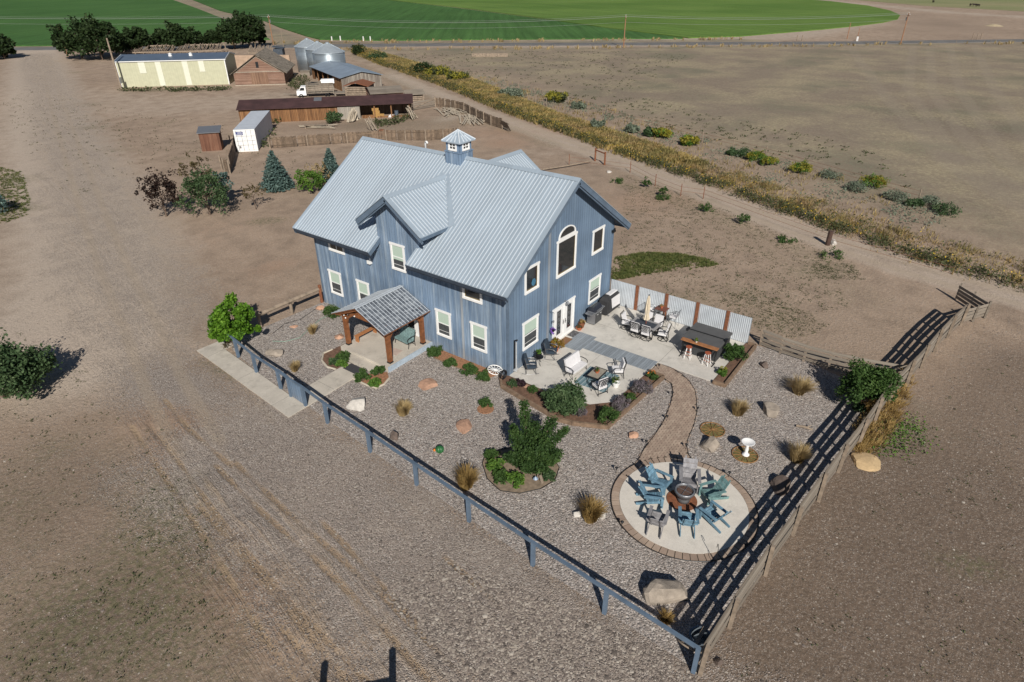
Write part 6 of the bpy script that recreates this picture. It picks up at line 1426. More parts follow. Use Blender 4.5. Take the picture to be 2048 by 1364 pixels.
lean_planks('lumber_pile', 745, 262, 9, 1.8, .5, 'upright pale boards leaning together near the rusty heap', 27, True, mat=M['palewood'], wd=.22)
lean_planks('lumber_pile', 823, 238, 10, 2.2, .5, 'boards leaning on the right end of the red roofed shed', 33, True, mat=M['palewood'], wd=.2)
lean_planks('lumber_pile', 705, 243, 9, 2.0, .9, 'pale broken door boards leaning at the front of the red roofed shed', 71, True, mat=M['palewood'], wd=.6)
own('scrap_heap', rock(766, 268, .9, .6, .5, M['rust'], 'x', .3, 71).data and MB().lathe([(.5, 0), (.3, .3), (0, .4)], (0, 0, 0), 6), M['rust'], 'rusty bits beside the rusty scrap heap', 'scrap', loc=(*at(775, 266)[:2], 0))
for o in [o for o in bpy.data.objects if o.get('label') == 'x']: o.name = 'scrap_heap'; o['label'] = 'rusty red scrap metal heap behind the plank fence'; o['category'] = 'scrap'
own('table_frame', MB().box(-1.6, -.25, .4, 1.6, .25, .46).box(-1.5, -.2, 0, -1.4, .2, .4).box(1.4, -.2, 0, 1.5, .2, .4), M['log'], 'pale low trestle frame on the weeds before the ochre shed wall', 'trestle', loc=(*at(633, 256)[:2], 0)).rotation_euler = (0, 0, a3)
shrub(668, 246, 1.3, 1.5, M['willowbush'], 'round sage green bush in front of the red roofed shed', 1500, .15, name='bush', cat='bush', nb=30, trunk=1)
# log cabins behind
def cabin(p0, p1_, dep, h, lab, rmat, rough_=0):
    a_, l_ = fr2(p0, p1_); t = thing('log_cabin', lab, 'log cabin', (*p0, 0), a_)
    b = MB()
    n = int(h/.28)
    for k in range(n): z = .14+k*.28; b.tube([(-.2, 0, z), (l_+.2, 0, z)], .14, 6); b.tube([(0, -.2, z+.1), (0, dep+.2, z+.1)], .13, 6); b.tube([(l_, -.2, z+.1), (l_, dep+.2, z+.1)], .13, 6); b.tube([(-.2, dep, z), (l_+.2, dep, z)], .14, 6)
    b.build('log_wall', M['log'] if not rough_ else M['redwood'], t); MB().box(.1, .1, .05, l_-.1, dep-.1, h-.1).build('wall', M['plank'], t)
    b = MB()
    for s, y_ in ((0, -.4), (1, dep+.4)): b.extr([(-.3, y_, h), (l_+.3, y_, h), (l_+.3, dep/2, h+.55), (-.3, dep/2, h+.55)], (0, 0, .09))
    b.build('roof', rmat, t); return t
cabin((55.0, 71.6), (58.2, 73.6), 3.6, 1.9, 'small log cabin with rusty brown roof beside the open shed', M['rust'])
cabin((51.2, 66.2), (55.2, 63.4), 6.2, 1.7, 'low log cabin with weathered plank roof behind the red roofed shed', M['oldwood'], 1)
cabin((56.4, 63.6), (58.6, 62.0), 2.5, 1.1, 'low collapsed log pen right of the log cabins', M['oldwood'])
# stake bed truck
p0 = at(584, 193); p1_ = at(655, 190); at_a, _ = fr2(p0, p1_)
tk = thing('stake_truck', 'old white cab truck with weathered wooden stake bed parked behind the red roofed shed', 'truck', (50.4, 81.8, -.25), math.atan2(-.66, .75))
b = MB(); b.extr([(-1.7, -.95, .55), (-.1, -.95, .55), (-.1, -.95, 1.95), (-.95, -.95, 1.95), (-1.25, -.95, 1.35), (-1.7, -.95, 1.25)], (0, 1.9, 0)); b.build('cab', M['white'], tk)
b = MB(); b.extr([(-1.18, -.97, 1.35), (-.35, -.97, 1.35), (-.35, -.97, 1.8), (-.92, -.97, 1.8)], (0, 1.94, 0)); b.build('window', M['glass'], tk)
b = MB(); b.box(0, -1.1, .85, 4.6, 1.1, .98)
for z in (1.15, 1.45, 1.75, 2.05, 2.3): b.box(0, -1.12, z, 4.6, -1.07, z+.18); b.box(0, 1.07, z, 4.6, 1.12, z+.18)
for x in (.1, 1.3, 2.5, 3.7, 4.5): b.box(x, -1.16, .9, x+.08, -1.12, 2.1); b.box(x, 1.12, .9, x+.08, 1.16, 2.1)
b.build('stake_bed', M['greyisl'], tk)
for x in (-1.0, 3.4):
    for y in (-.95, .8): MB().ring((x, y+.08, .42), .30, .13, 16, 6, axis='y').build('wheel', M['blackmetal'], tk)
own('camper_shell', MB().extr([(0, -.8, 0), (0, .8, 0), (0, .65, .6), (0, -.65, .6)], (2.2, 0, 0)), M['white'], 'white camper shell resting on the stake bed of the truck', 'camper shell', loc=(53.0, 80.9, 1.95)).rotation_euler = (0, 0, -.72)
own('tarp_pile', MB().lathe([(1.0, 0), (.8, .4), (0, .6)], (0, 0, 0), 8), M['blackmetal'], 'black tarp heap on the bed behind the white truck cab', 'tarp', loc=(52.0, 82.0, 1.6))
lean_planks('lumber_pile', 590, 192, 7, 3.4, .15, 'stack of boards leaning at the left of the truck', 40)
own('flatbed_trailer', MB().box(-1.9, -.9, .5, 1.9, .9, .62).box(-1.7, -.8, 0, -1.4, .8, .5).box(1.4, -.8, 0, 1.7, .8, .5), M['oldwood'], 'low grey flatbed trailer between truck and log cabin', 'trailer', loc=(54.6, 77.0, 0)).rotation_euler = (0, 0, -.75)
# shipping container
a4, L4 = R(-43.6), 2.44
sc_ = thing('shipping_container', 'pale grey blue shipping container with blue sign on its door end', 'container', (20.2, 56.35, 0), a4)
cm = NT('container_paint'); v = cm.coord(); x, y, z = cm.sep(v); cm.bump(cm.math('SINE', cm.math('MULTIPLY', y, 22)), .5, .03); cm = cm.done(cm.scalecol((.52, .56, .62), cm.rng(cm.noise(v, 1.2, 4), .3, .7, .9, 1.06)), .5)
DL = 12.0
MB().box(0, 0, .12, 2.44, DL, 2.59).build('body', cm, sc_)
b = MB()
for x0, x1 in ((0, .1), (2.34, 2.44)): b.box(x0, -.03, 0, x1, 0, 2.6)
b.box(.1, -.03, 2.45, 2.34, 0, 2.6); b.box(.1, -.03, 0, 2.34, 0, .16); b.build('door_frame', M['white'], sc_)
for k in range(2):
    b = MB().box(.12+k*1.11, -.04, .18, 1.21+k*1.11, -.005, 2.43); dd_ = b.build('door', M['white'], sc_)
    b = MB(); 
    for xx in (.3, .85): b.tube([(xx+k*1.11, -.07, .15), (xx+k*1.11, -.07, 2.5)], .02, 5)
    for zz in (.75, 1.25, 1.8): b.box(.16+k*1.11, -.046, zz, 1.18+k*1.11, -.041, zz+.035)
    b.build('lock_bar', M['greymetal'], dd_)
sg = MB().box(.22, -.085, 1.98, 1.05, -.075, 2.36).build('sign', flat('sign_blue', (.03, .05, .22), .5), sc_)
b = MB()
for zz, x0, x1 in ((2.24, .42, .95), (2.13, .42, .98), (2.03, .28, .98)): 
    x = x0
    while x < x1: b.box(x, -.09, zz, x+.035, -.086, zz+.05); x += .055
b.build('lettering', M['white'], sg)
MB().box(.36, -.05, .42, .56, -.041, .68).build('plate', M['greymetal'], sc_)
# little brown shed
a5, L5 = fr2((17.8, 60.05), (19.6, 58.65))
bs = thing('small_shed', 'small rusty brown sheet sided shed with corrugated lean-to roof left of the container', 'shed', (17.8, 60.05, 0), a5)
MB().extr([(0, 0, 0), (0, 1.9, 0), (0, 1.9, 2.45), (0, 0, 2.15)], (L5, 0, 0)).build('wall', boards('rusty_brown_sheet', [(.08, .035, .022), (.14, .06, .035), (.21, .11, .07)], .5, 'xy', 1.4, .04, .5), bs)
MB().extr([(-.15, -.2, 2.14), (L5+.2, -.2, 2.14), (L5+.2, 2.1, 2.5), (-.15, 2.1, 2.5)], (0, 0, .06)).build('roof', M['greymetal'], bs)
# plank fences
def plankfence(pts, h, lab, mat, name='plank_fence', wd=.16, lean=0, gapp=.0, posts=True, pm_=None):
    t = thing(name, lab, 'fence', (pts[0][0], pts[0][1], 0)); rs = random.Random(int(pts[0][0]*10))
    for i in range(len(pts)-1):
        a, c_ = Vector((*pts[i], 0)), Vector((*pts[i+1], 0)); L_f = (c_-a).length; n = max(1, int(L_f/wd)); b = MB(); an = math.atan2(c_.y-a.y, c_.x-a.x)
        for k in range(n):
            if rs.random() < gapp: continue
            p = a+(c_-a)*((k+.5)/n); hh = h*rs.uniform(.94, 1.04); b.cbox((p.x, p.y, hh/2+.04), (wd*.9, .025, hh), an, 0, (rs.uniform(-.02, .02)+lean, rs.uniform(-.015, .015)))
        b.bar(a+Vector((0, 0, h*.25)), c_+Vector((0, 0, h*.25)), .05, .1); b.bar(a+Vector((0, 0, h*.8)), c_+Vector((0, 0, h*.8)), .05, .1)
        into(t, b, 'board_panel', mat)
    if posts:
        for p in pts: into(t, MB().tube([(p[0]-.08, p[1]-.08, 0), (p[0]-.08, p[1]-.08, h+.15)], .09, 7), 'post', pm_ or M['log'])
    return t
plankfence([(23.58, 54.57), (27.2, 51.9), (31, 48.9), (34.88, 45.95), (36.4, 44.0), (37.82, 41.81), (39.6, 40.4), (41.54, 39.32)], 1.27, 'long brown vertical plank fence running behind the house roof', M['plankisl'], gapp=.03)
plankfence([(56.1, 56.9), (56.32, 55.13), (55.9, 52.6), (55.2, 50.2), (53.8, 47.8), (52.36, 45.39), (51.1, 43.0), (49.92, 40.72), (49.08, 38.09)], 1.35, 'brown plank corral fence curving along the farm lane', M['plankisl'], gapp=.04, pm_=M['log'])
plankfence([(49.08, 38.09), (47.9, 36.0)], 1.3, 'collapsed dark plank section at the end of the corral fence', M['oldwood'], lean=.5, posts=False)
plankfence([(22.3, 59.8), (18.6, 54.4), (14.9, 49.4)], 1.5, 'dark shaded plank fence between brown shed and container', M['plankisl'], pm_=M['log'])
plankfence([(14.75, 50.9), (14.3, 49.6), (14.2, 48.4)], 1.35, 'short brown end panel of the dark plank fence', M['plankisl'], pm_=M['log'])
gt = thing('corral_gate', 'wide weathered board gate with a diagonal brace at the corral', 'gate', (50.6, 57.8, 0)); b = MB()
for z in (.2, .5, .8, 1.15): b.bar((50.6, 57.8, z), (55.9, 56.8, z), .04, .18)
into(gt, b, 'gate_boards', M['oldwood']); b = MB(); b.bar((50.7, 57.7, .15), (55.8, 56.75, 1.3), .04, .14); into(gt, b, 'brace', M['log'])
for x, y in ((50.6, 57.8), (55.9, 56.8)): into(gt, MB().tube([(x, y, 0), (x, y, 1.6)], .1, 7), 'post', M['log'])
own('rail_section', MB().bar((22.9, 62.2, .9), (25.5, 59.9, .9), .05, .12).bar((22.9, 62.2, .5), (25.5, 59.9, .5), .05, .12).bar((22.9, 62.2, 0), (22.9, 62.2, 1.1), .1, .1).bar((25.5, 59.9, 0), (25.5, 59.9, 1.1), .1, .1), M['log'], 'short pale rail fence piece behind the container', 'fence')
# ruined barn: adobe wall and a row of bare rafters
own('adobe_wall', MB().box(0, 0, 0, 13, .5, 2.6), flat('adobe_plaster', (.40, .29, .21), .95, 0, .2, 1, .3), 'roofless pinkish adobe wall behind the old brown barn', 'wall', loc=(*at(466, 136)[:2], 0)).rotation_euler = (0, 0, -.9)
rn = thing('barn_ruin', 'roofless grey barn ruin with a long row of bare rafters behind the yellow barn', 'ruin', (*at(270, 121)[:2], 0), 0)
pA, pB = at(240, 113), at(445, 108); b = MB(); b2 = MB(); ru = random.Random(3)
dv = (pB-pA); nrm = Vector((-dv.y, dv.x, 0)).normalized()*-1
if (pA+nrm-Vector((CX, CY, 0))).length < (pA-Vector((CX, CY, 0))).length: nrm = -nrm
n = 62
for k in range(n):
    if ru.random() < .06: continue
    p = pA+dv*(k/n); b.bar(p+Vector((0, 0, .9)), p+nrm*5+Vector((ru.uniform(-.3, .3), ru.uniform(-.3, .3), ru.uniform(1.6, 2.3))), .14, .16)
b.bar(pA+Vector((0, 0, .85)), pB+Vector((0, 0, .85)), .25, .3); b.bar(pA+nrm*5+Vector((0, 0, 1.9)), pB+nrm*5+Vector((0, 0, 1.9)), .2, .3); into(rn, b, 'rafters', M['log'])
for k in range(14): p = pA+dv*(k/13); b2.tube([p, p+Vector((0, 0, .85))], .14, 6); p2 = p+nrm*5; b2.tube([p2, p2+Vector((0, 0, 1.9))], .14, 6)
into(rn, b2, 'post', M['log'])
rn2 = thing('barn_ruin', 'bare rafters and dark broken boards between brown barn and cottonwood', 'ruin', (*at(540, 112)[:2], 0)); pA, pB = at(498, 116), at(556, 118); dv = pB-pA; b = MB()
for k in range(24): p = pA+dv*(k/24); b.bar(p+Vector((0, 0, 1.2)), p+nrm*3.5+Vector((0, ru.uniform(-.4, .4), ru.uniform(2.2, 3.1))), .14, .16)
b.bar(pA+Vector((0, 0, 1.2)), pB+Vector((0, 0, 1.2)), .2, .3); into(rn2, b, 'rafters', M['log'])
p = at(561, 120); own('outhouse', MB().box(-1.1, -1.1, 0, 1.1, 1.1, 2.6).extr([(-1.3, -1.3, 2.6), (1.3, -1.3, 2.6), (1.3, 1.3, 3.0), (-1.3, 1.3, 3.0)], (0, 0, .1)), flat('dark_blue_grey_boards', (.055, .07, .09), .8, 0, .3, 3), 'dark blue grey outhouse right of the old brown barn', 'shed', loc=p).rotation_euler = (0, 0, .7)
p = at(612, 152); own('crate', MB().box(-.9, -.5, 0, .9, .5, .95).box(-1, -.6, .95, 1, .6, 1.05), M['oldwood'], 'grey board bin on the weeds below the leftmost grain bin', 'crate', loc=p).rotation_euler = (0, 0, -.8)
# ------------------------------------------------------------------ poles and wires
polem = flat('utility_pole_wood', (.30, .155, .085), .9, 0, .25, 1.5)
def pole(px, py, ty_, lab, arm=True, tf=False, mat=None, r=.14, box=False):
    p = at(px, py); h = hat(p, ty_); t = thing('utility_pole', lab, 'utility pole', (p.x, p.y, 0), math.atan2(.55, .84)*1.0)
    MB().tube([(0, 0, 0), (0, 0, h)], [r*1.15, r*.8], 8).build('shaft', mat or polem, t)
    if arm:
        MB().box(-.9, -.06, h-.55, .9, .06, h-.42).build('crossarm', mat or polem, t)
        for x in (-.8, .0, .8): MB().lathe([(.04, 0), (.07, .1), (.04, .2), (0, .22)], (x, 0, h-.42 if x else h), 6).build('insulator', M['white'], t)
    if tf: MB().lathe([(.0, 0), (.28, .02), (.28, .8), (0, .86)], (.35, 0, h-1.9), 12).build('transformer', M['greymetal'], t)
    if box: MB().box(-.1, -.32, 1.0, .5, -.12, 2.0).build('meter_box', M['greymetal'], t)
    return p, h
pl1 = pole(243, 178, 76, 'tall bare pole with meter box at the left end of the yellow barn', False, False, M['log'], .16, True)
pl0 = pole(136, 113, 50, 'leaning looking yellowish pole at the drive entrance', False, False, None, .16)
pl2 = pole(547, 91, 31, 'utility pole with white transformer above the old brown barn', True, True)
pole(567, 94, 58, 'short pale pole right of the transformer pole', False, False, M['log'], .09)
pl3 = pole(1247, 95, 31, 'utility pole in the centre of the county road verge', True)
pl4 = pole(1801, 88, 26, 'utility pole with transformer at the right end of the county road', True, True)
pole(1694, 78, 45, 'thin distant pole right of the pair by the field edge', False, False, None, .12); p = pole(1714, 80, 55, 'thin pole with white meter box at the field edge', False, False, None, .1)
own('meter_pedestal', MB().box(-.3, -.2, 0, .3, .2, 1.2), M['white'], 'white meter box standing at the foot of the thin poles', 'meter box', loc=(*at(1714, 82)[:2], 0))
wm_ = flat('aluminium_wire', (.42, .45, .42), .4, .5)
def wire(pA, hA, pB, hB, sag, off, lab='power line cables strung between the roadside poles'):
    pts = []
    d_ = Vector((pB[0]-pA[0], pB[1]-pA[1], 0)).normalized(); nr = Vector((-d_.y, d_.x, 0))
    for k in range(17): t_ = k/16; q_ = Vector((pA[0]+(pB[0]-pA[0])*t_, pA[1]+(pB[1]-pA[1])*t_, hA+(hB-hA)*t_-sag*4*t_*(1-t_)))+nr*off; pts.append(q_)
    own('power_line', MB().tube(pts, .022, 4), wm_, lab, 'power line', 'power lines over the fields')
A2, A3, A4 = (pl2[0], pl2[1]), (pl3[0], pl3[1]), (pl4[0], pl4[1]); left = at(-300, 98); hl = 9.2
for off, dz in ((-.8, -.2), (0, .2), (.8, -.2), (0, -1.6)):
    sg_ = {-.8: 'nearest of the', 0: 'middle of the' if dz > 0 else 'lowest of the', .8: 'farthest of the'}[off]
    wire(left, hl+dz, A2[0], A2[1]+dz, .9, off, sg_+' cables from the transformer pole to the left edge'); wire(A2[0], A2[1]+dz, A3[0], A3[1]+dz, 1.6, off, sg_+' cables between the transformer pole and the road pole'); wire(A3[0], A3[1]+dz, A4[0], A4[1]+dz, 1.0, off, sg_+' cables between the two right hand road poles')
# ------------------------------------------------------------------ right side: lane fences, posts, bushes
def tpost(px, py, h, lab, mat=None, r=.035, lean=0):
    p = at(px, py); return own('fence_post', MB().tube([(0, 0, 0), (lean, -lean, h)], r, 5), mat or M['log'], lab, 'fence post', 'thin wire fence posts', loc=(p.x, p.y, 0))
NW = ['first', 'second', 'third', 'fourth', 'fifth', 'sixth', 'seventh', 'eighth', 'ninth', 'tenth', 'eleventh', 'twelfth']
for i, (x, y) in enumerate([(1138, 330), (1260, 345), (1310, 372), (1361, 392), (1406, 398)]): tpost(x, y, 1.2, NW[i]+' thin metal post from the left along the near side of the farm lane', M['rust'])
FP2 = [(985, 176), (1006, 186), (1037, 180), (1070, 205), (1093, 212), (1137, 208), (1174, 218), (1214, 232), (1257, 246), (1303, 256), (1404, 284), (1465, 299), (1528, 315), (1835, 405), (1838, 408)]
for i, (x, y) in enumerate(FP2[:14]): tpost(x, y, 1.25, (NW+['thirteenth', 'last'])[i]+' dark post from the left along the pasture fence beyond the weeds', M['log'], .06, .0 if i % 3 else .12)
pw = [at(x, y) for x, y in FP2[5:14]]
own('fence_wire', MB().tube([(p.x, p.y, 1.05) for p in pw], .012, 4).tube([(p.x, p.y, .65) for p in pw], .012, 4), M['rust'], 'rusty wire strands on the pasture fence beyond the weeds', 'wire')
pw = [at(x, y) for x, y in [(1138, 330), (1260, 345), (1310, 372), (1361, 392), (1406, 398), (1655, 490), (1900, 560)]]
own('fence_wire', MB().tube([(p.x, p.y, .9) for p in pw], .012, 4).tube([(p.x, p.y, .5) for p in pw], .012, 4), M['rust'], 'rusty wire strands along the near side of the farm lane', 'wire')
p = at(1655, 490); own('fence_post', MB().tube([(0, 0, 0), (.02, 0, 1.15)], .19, 9), flat('dark_creosote_post', (.07, .04, .03), .9, 0, .3), 'thick dark post standing beside the pale boulder on the lane', 'fence post', loc=(p.x, p.y, 0))
hb_ = thing('fence_brace', 'dark wooden H brace of two posts and a rail at the lane fence end', 'fence', (*at(1200, 328)[:2], 0)); pa, pb2 = at(1190, 322), at(1209, 330)
for q_ in (pa, pb2): into(hb_, MB().tube([q_, q_+Vector((0, 0, 1.45))], .1, 7), 'post', M['rust'])
into(hb_, MB().tube([pa+Vector((0, 0, 1.25)), pb2+Vector((0, 0, 1.25))], .07, 6), 'rail', M['rust'])
own('fallen_rail', MB().tube([at(1085, 339, .2), at(1135, 331, .25), at(1183, 322, .3)], .07, 6), M['log'], 'low weathered log rail lying behind the back dormer', 'log')
for i, (x, y, h, kind) in enumerate([(1040, 205, 1.2, 'darkleaf')]): pass
RB = [(1112, 203, 2.0, 1.4, 'yellow', 'yellow green rabbitbrush nearest the bend of the pasture fence'), (1158, 217, 1.3, .9, 'sage', 'pale rabbitbrush by the second pasture posts'), (1195, 258, 1.2, 1.1, 'sage', 'blue grey sagebrush in the middle of the weed strip'),
      (1266, 265, 1.3, .9, 'sage', 'pale sagebrush left of the paired yellow rabbitbrush'), (1298, 272, 1.3, .9, 'weed', 'green rabbitbrush left of the yellow pair'), (1323, 275, 1.3, 1.0, 'yellow', 'bright yellow rabbitbrush right of the green one'), (1376, 290, 1.3, .9, 'yellow', 'single round yellow rabbitbrush standing apart'),
      (1464, 310, .8, .6, 'weed', 'small pale green bush left of the long yellow bush row'), (1490, 314, 1.3, .9, 'weed', 'green rabbitbrush at the left of the long bush row'), (1513, 321, 1.2, .9, 'yellow', 'yellow rabbitbrush in the middle of the long bush row'), (1536, 330, 1.1, .8, 'yellow', 'yellow rabbitbrush at the right end of the long bush row'),
      (1600, 345, 1.3, .9, 'yellow', 'pale yellow rabbitbrush midway along the pasture fence'), (1660, 355, 1.4, .7, 'sage', 'low grey sagebrush right of the midway rabbitbrush'), (1712, 382, 1.3, .9, 'sage', 'silvery sagebrush left of the large yellow bush'), (1745, 375, 1.4, 1.0, 'yellow', 'large yellow green rabbitbrush near the right pasture posts'),
      (1795, 400, 1.5, .8, 'sage', 'grey green bush below the large yellow one'), (1830, 412, 1.0, .6, 'weed', 'small green bush near the last pasture post'), (1858, 410, 1.2, .8, 'sage', 'sage bush second from the right end of the row'), (1890, 428, 1.4, .9, 'weed', 'rightmost green bush of the pasture fence row'),
      (845, 148, 2.4, 2.6, 'tree', 'dark green upright bush in the weeds beyond the corral'), (716, 110, 2.4, 2.6, 'tree', 'dark green bush right of the grain bins'), (755, 118, 3, 1.6, 'weed', 'yellow green bush patch right of the grain bins'), (880, 152, 3.0, 1.4, 'yellow', 'pale yellow green bush mass beyond the weeds'), (915, 160, 2.6, 1.2, 'yellow', 'second pale yellow green bush mass beyond the weeds'),
      (1030, 195, 1.8, 1.2, 'sage', 'pale sage bush left of the yellow green rabbitbrush'), (1015, 190, 1.6, 1.0, 'sage', 'grey sage bush far left in the pasture corner')]
for i, (px, py, r, h, m_, lab) in enumerate(RB):
    far_ = (at(px, py)-Vector((CX, CY, 0))).length; s_ = .09 if far_ < 80 else .2
    if m_ == 'yellow':
        t = shrub(px, py, r*.95, h, M['bushlight'] if h < 1.2 else M['weed'], lab, 1100, s_, name='rabbitbrush', cat='bush', nb=22, group='bushes along the pasture fence', stems=False)
        leaves('flowers', clumps((0, 0, h*.6), (r*.9, r*.9, h*.45), 30, r*.25, 36, i, -.2), s_, M['yellow'], t)
    else: shrub(px, py, r*.95, h*.9, M['sage'] if m_ == 'sage' else M['willowbush'] if m_ == 'weed' else M[m_], lab, 1100, s_, name='sagebrush' if m_ == 'sage' else 'bush', cat='bush', nb=22, group='bushes along the pasture fence', stems=False)
for px, py, r, h, lab in [(1237, 365, .9, .3, 'flat green weed patch left of the small pine seedlings'), (1292, 375, .55, .9, 'first small dark pine seedling behind the gable'), (1326, 393, .5, 1.0, 'second small dark pine seedling with green weeds'), (1411, 422, .8, .7, 'third dark green seedling on the bare ground'), (1487, 448, .6, .9, 'fourth dark pine seedling on the bare ground'), (1572, 483, .8, .35, 'flat green weed left of the dark thick post'), (1662, 516, 1.1, .5, 'dark green weed cluster below the dark thick post'), (1325, 398, .9, .25, 'green weeds around the second seedling')]:
    shrub(px, py, r, h, M['bush'], lab, 500, .08, name='seedling', cat='plant', nb=14, group='seedlings and weeds on the bare ground', stems=False)
own('corral_scrap', MB().cbox((0, 0, .4), (9, 1.2, .8)), M['log'], 'low dark heap of old rails far out in the pasture', 'lumber pile', loc=at(980, 113)).rotation_euler = (0, 0, -.95)
for i, (x, y) in enumerate([(664, 82), (681, 81), (727, 82), (741, 82)]): own('marker_post', MB().box(-.12, -.12, 0, .12, .12, 1.3), M['white'], NW[i]+' white marker post from the left on the field edge', 'marker post', 'white marker posts at the field edge', loc=at(x, y))
for i, (x, y) in enumerate([(1593, 83), (1603, 83), (1944, 79), (1953, 79), (1961, 78)]): own('fence_post', MB().tube([(0, 0, 0), (0, 0, 1.7)], .13, 6), M['log'], NW[i]+' dark roadside gate post from the left', 'fence post', 'dark roadside gate posts', loc=at(x, y))
# roadside wire fence
nf = apx([(650, 102), (900, 99), (1250, 97.5), (1700, 94), (2048, 88)]); k = 0
for i in range(len(nf)-1):
    L_f = (Vector((*nf[i+1],))-Vector((*nf[i],))).length; m = int(L_f/9)
    for j in range(m): q_ = Vector(nf[i]).lerp(Vector(nf[i+1]), j/m); own('fence_post', MB().tube([(0, 0, 0), (0, 0, 1.2)], .05, 5), M['log'], 'thin dark wire fence post on the near verge of the county road', 'fence post', 'county road fence posts', loc=(q_.x, q_.y, 0))
own('dirt_mound', MB().lathe([(3.0, 0), (1.8, .35), (.6, .6), (0, .65)], (0, 0, 0), 10), M['soil'] if False else flat('tan_dirt', (.42, .34, .22), .95), 'small pale dirt mound far out on the right plain', 'mound', loc=at(1988, 52))
own('sand_pile', rock(1731, 925, .55, .45, .12, flat('pale_sand', (.50, .36, .20), .95, 0, .1, 8), 'y', .2, 5, cuts=3).data and MB().lathe([(.3, 0), (0, .05)], (0, 0, 0), 8), flat('pale_sand2', (.50, .36, .20), .95), 'thin spill of pale sand beside the sand pile', 'sand', loc=(*at(1722, 900)[:2], 0))
for o in [o for o in bpy.data.objects if o.get('label') == 'y']: o.name = 'sand_pile'; o['label'] = 'pale yellow sand pile just outside the board fence'; o['category'] = 'sand'
# cattle far away
def cow(px, py, a, lab):
    p = at(px, py); t = thing('cow', lab, 'cow', (p.x, p.y, 0), a, 'dark cattle far across the plain'); b = MB()
    b.tube([(-1.0, 0, 1.05), (-.6, 0, 1.1), (.2, 0, 1.02), (.75, 0, 1.15), (1.1, 0, 1.3), (1.4, 0, 1.15), (1.65, 0, .95)], [.25, .36, .42, .38, .22, .18, .1], 8)
    for x, y in ((-.75, -.2), (-.75, .2), (.6, -.2), (.6, .2)): b.tube([(x, y, .95), (x+.04, y, .5), (x, y, 0)], [.14, .08, .06], 5)
    b.tube([(-1.2, 0, 1.1), (-1.28, 0, .5)], .03, 4); b.build('body', flat('dark_hide', (.035, .025, .02), .8), t)
for x, y, a, l in [(1940, 13, .3, 'leftmost dark cow of the group far across the plain'), (1948, 13, 2.0, 'middle dark cow of the group far across the plain'), (1955, 14, 1.0, 'rightmost dark cow of the group far across the plain'), (1866, 6, .5, 'lone dark cow on the far pale pasture')]: cow(x, y, a, l)
# gateway outside the picture whose shadow reaches the bottom edge
sh_d = Vector((math.cos(R(AZ)), math.sin(R(AZ)), 0))
h_g = 2.9; e1 = at(650, 1325)+sh_d*(h_g/math.tan(R(EL))); e2 = at(785, 1298)+sh_d*(h_g/math.tan(R(EL)))
gw = thing('hitching_gate', 'dark timber hitching frame near the bottom edge, seen only by its shadow', 'gate frame', (e1.x, e1.y, 0))
for q_ in (e1, e2): into(gw, MB().cbox((q_.x, q_.y, h_g/2), (.16, .16, h_g)), 'post', M['log'])
into(gw, MB().bar((e1.x, e1.y, h_g-.75), (e2.x, e2.y, h_g-.75), .12, .16), 'rail', M['log'])
# ------------------------------------------------------------------ uncountable growth
def strip_points(inner, outer, n, seed):
    rs = np.random.RandomState(seed); I = [at(x, y) for x, y in inner]; O = [at(x, y) for x, y in outer]
    segl = [((I[i+1]-I[i]).length)*((O[i]-I[i]).length+1) for i in range(len(I)-1)]; pr_s = np.array(segl)/sum(segl); out = []
    for i, c_ in enumerate(rs.multinomial(n, pr_s)):
        t_ = rs.rand(c_); s_ = rs.rand(c_)
        for a_, b_ in zip(t_, s_): p = I[i].lerp(I[i+1], a_).lerp(O[i].lerp(O[i+1], a_), b_); out.append((p.x, p.y, 0, b_, a_))
    return np.array(out)
inn = [(705, 106), (760, 130), (880, 172), (1000, 222), (1100, 258), (1200, 297), (1300, 333), (1400, 368), (1500, 405), (1600, 442), (1700, 478), (1800, 512), (1900, 545), (2060, 590)]
out_ = [(712, 92), (800, 118), (930, 155), (1030, 195), (1120, 232), (1215, 262), (1310, 293), (1400, 325), (1500, 352), (1600, 390), (1700, 425), (1800, 462), (1900, 488), (2080, 530)]
SP = strip_points(inn, out_, 30000, 2)
tanp = SP[(SP[:, 3] > .22) | (RS.rand(len(SP)) < .25)]; dist = np.linalg.norm(tanp[:, :2]-CC[:2], axis=1)
tn = tanp[dist < 75]; tf_ = tanp[dist >= 75]
def wav(P): return np.sin(P[:, 0]*.9+1.3*np.sin(P[:, 1]*.5))+np.sin(P[:, 1]*1.3+P[:, 0]*.35)+.6*np.sin(P[:, 1]*3.1-P[:, 0]*2.3)
wv = wav(tn)
tag(blades('dry_grass', tn[wv > .6][:, :3], .46, .6, 4, M['ditch'], None, .016, 3, .5), 'tall dry tan grass filling the ditch along the farm lane', 'grass', kind='stuff')
lo_ = tn[(wv <= .6) & (wv > -1.5)]; lo_[:, :2] += RS.normal(size=(len(lo_), 2))*.5
tag(blades('dry_grass', lo_[:, :3], .24, .8, 4, M['ditch'], None, .016, 4, .6), 'lower patches of dry grass in the ditch along the farm lane', 'grass', kind='stuff')
tag(blades('dry_grass', tf_[:, :3], .55, .5, 5, M['ditch'], None, .045, 3, .6), 'far dry tan grass in the ditch towards the grain bins', 'grass', kind='stuff')
wp = SP[((SP[:, 3] < .30) & (RS.rand(len(SP)) < .55)) | (RS.rand(len(SP)) < .05)]
q_ = np.repeat(wp[:, :3], 7, 0); q_[:, :2] += RS.normal(size=(len(q_), 2))*.28; q_[:, 2] = RS.uniform(.05, .6, len(q_)); q_ = q_[wav(q_) > -1.2]
tag(leaves('weeds', q_, .10, M['weed'], None, 2.0), 'dense green weeds on the lane side of the ditch', 'weeds', kind='stuff')
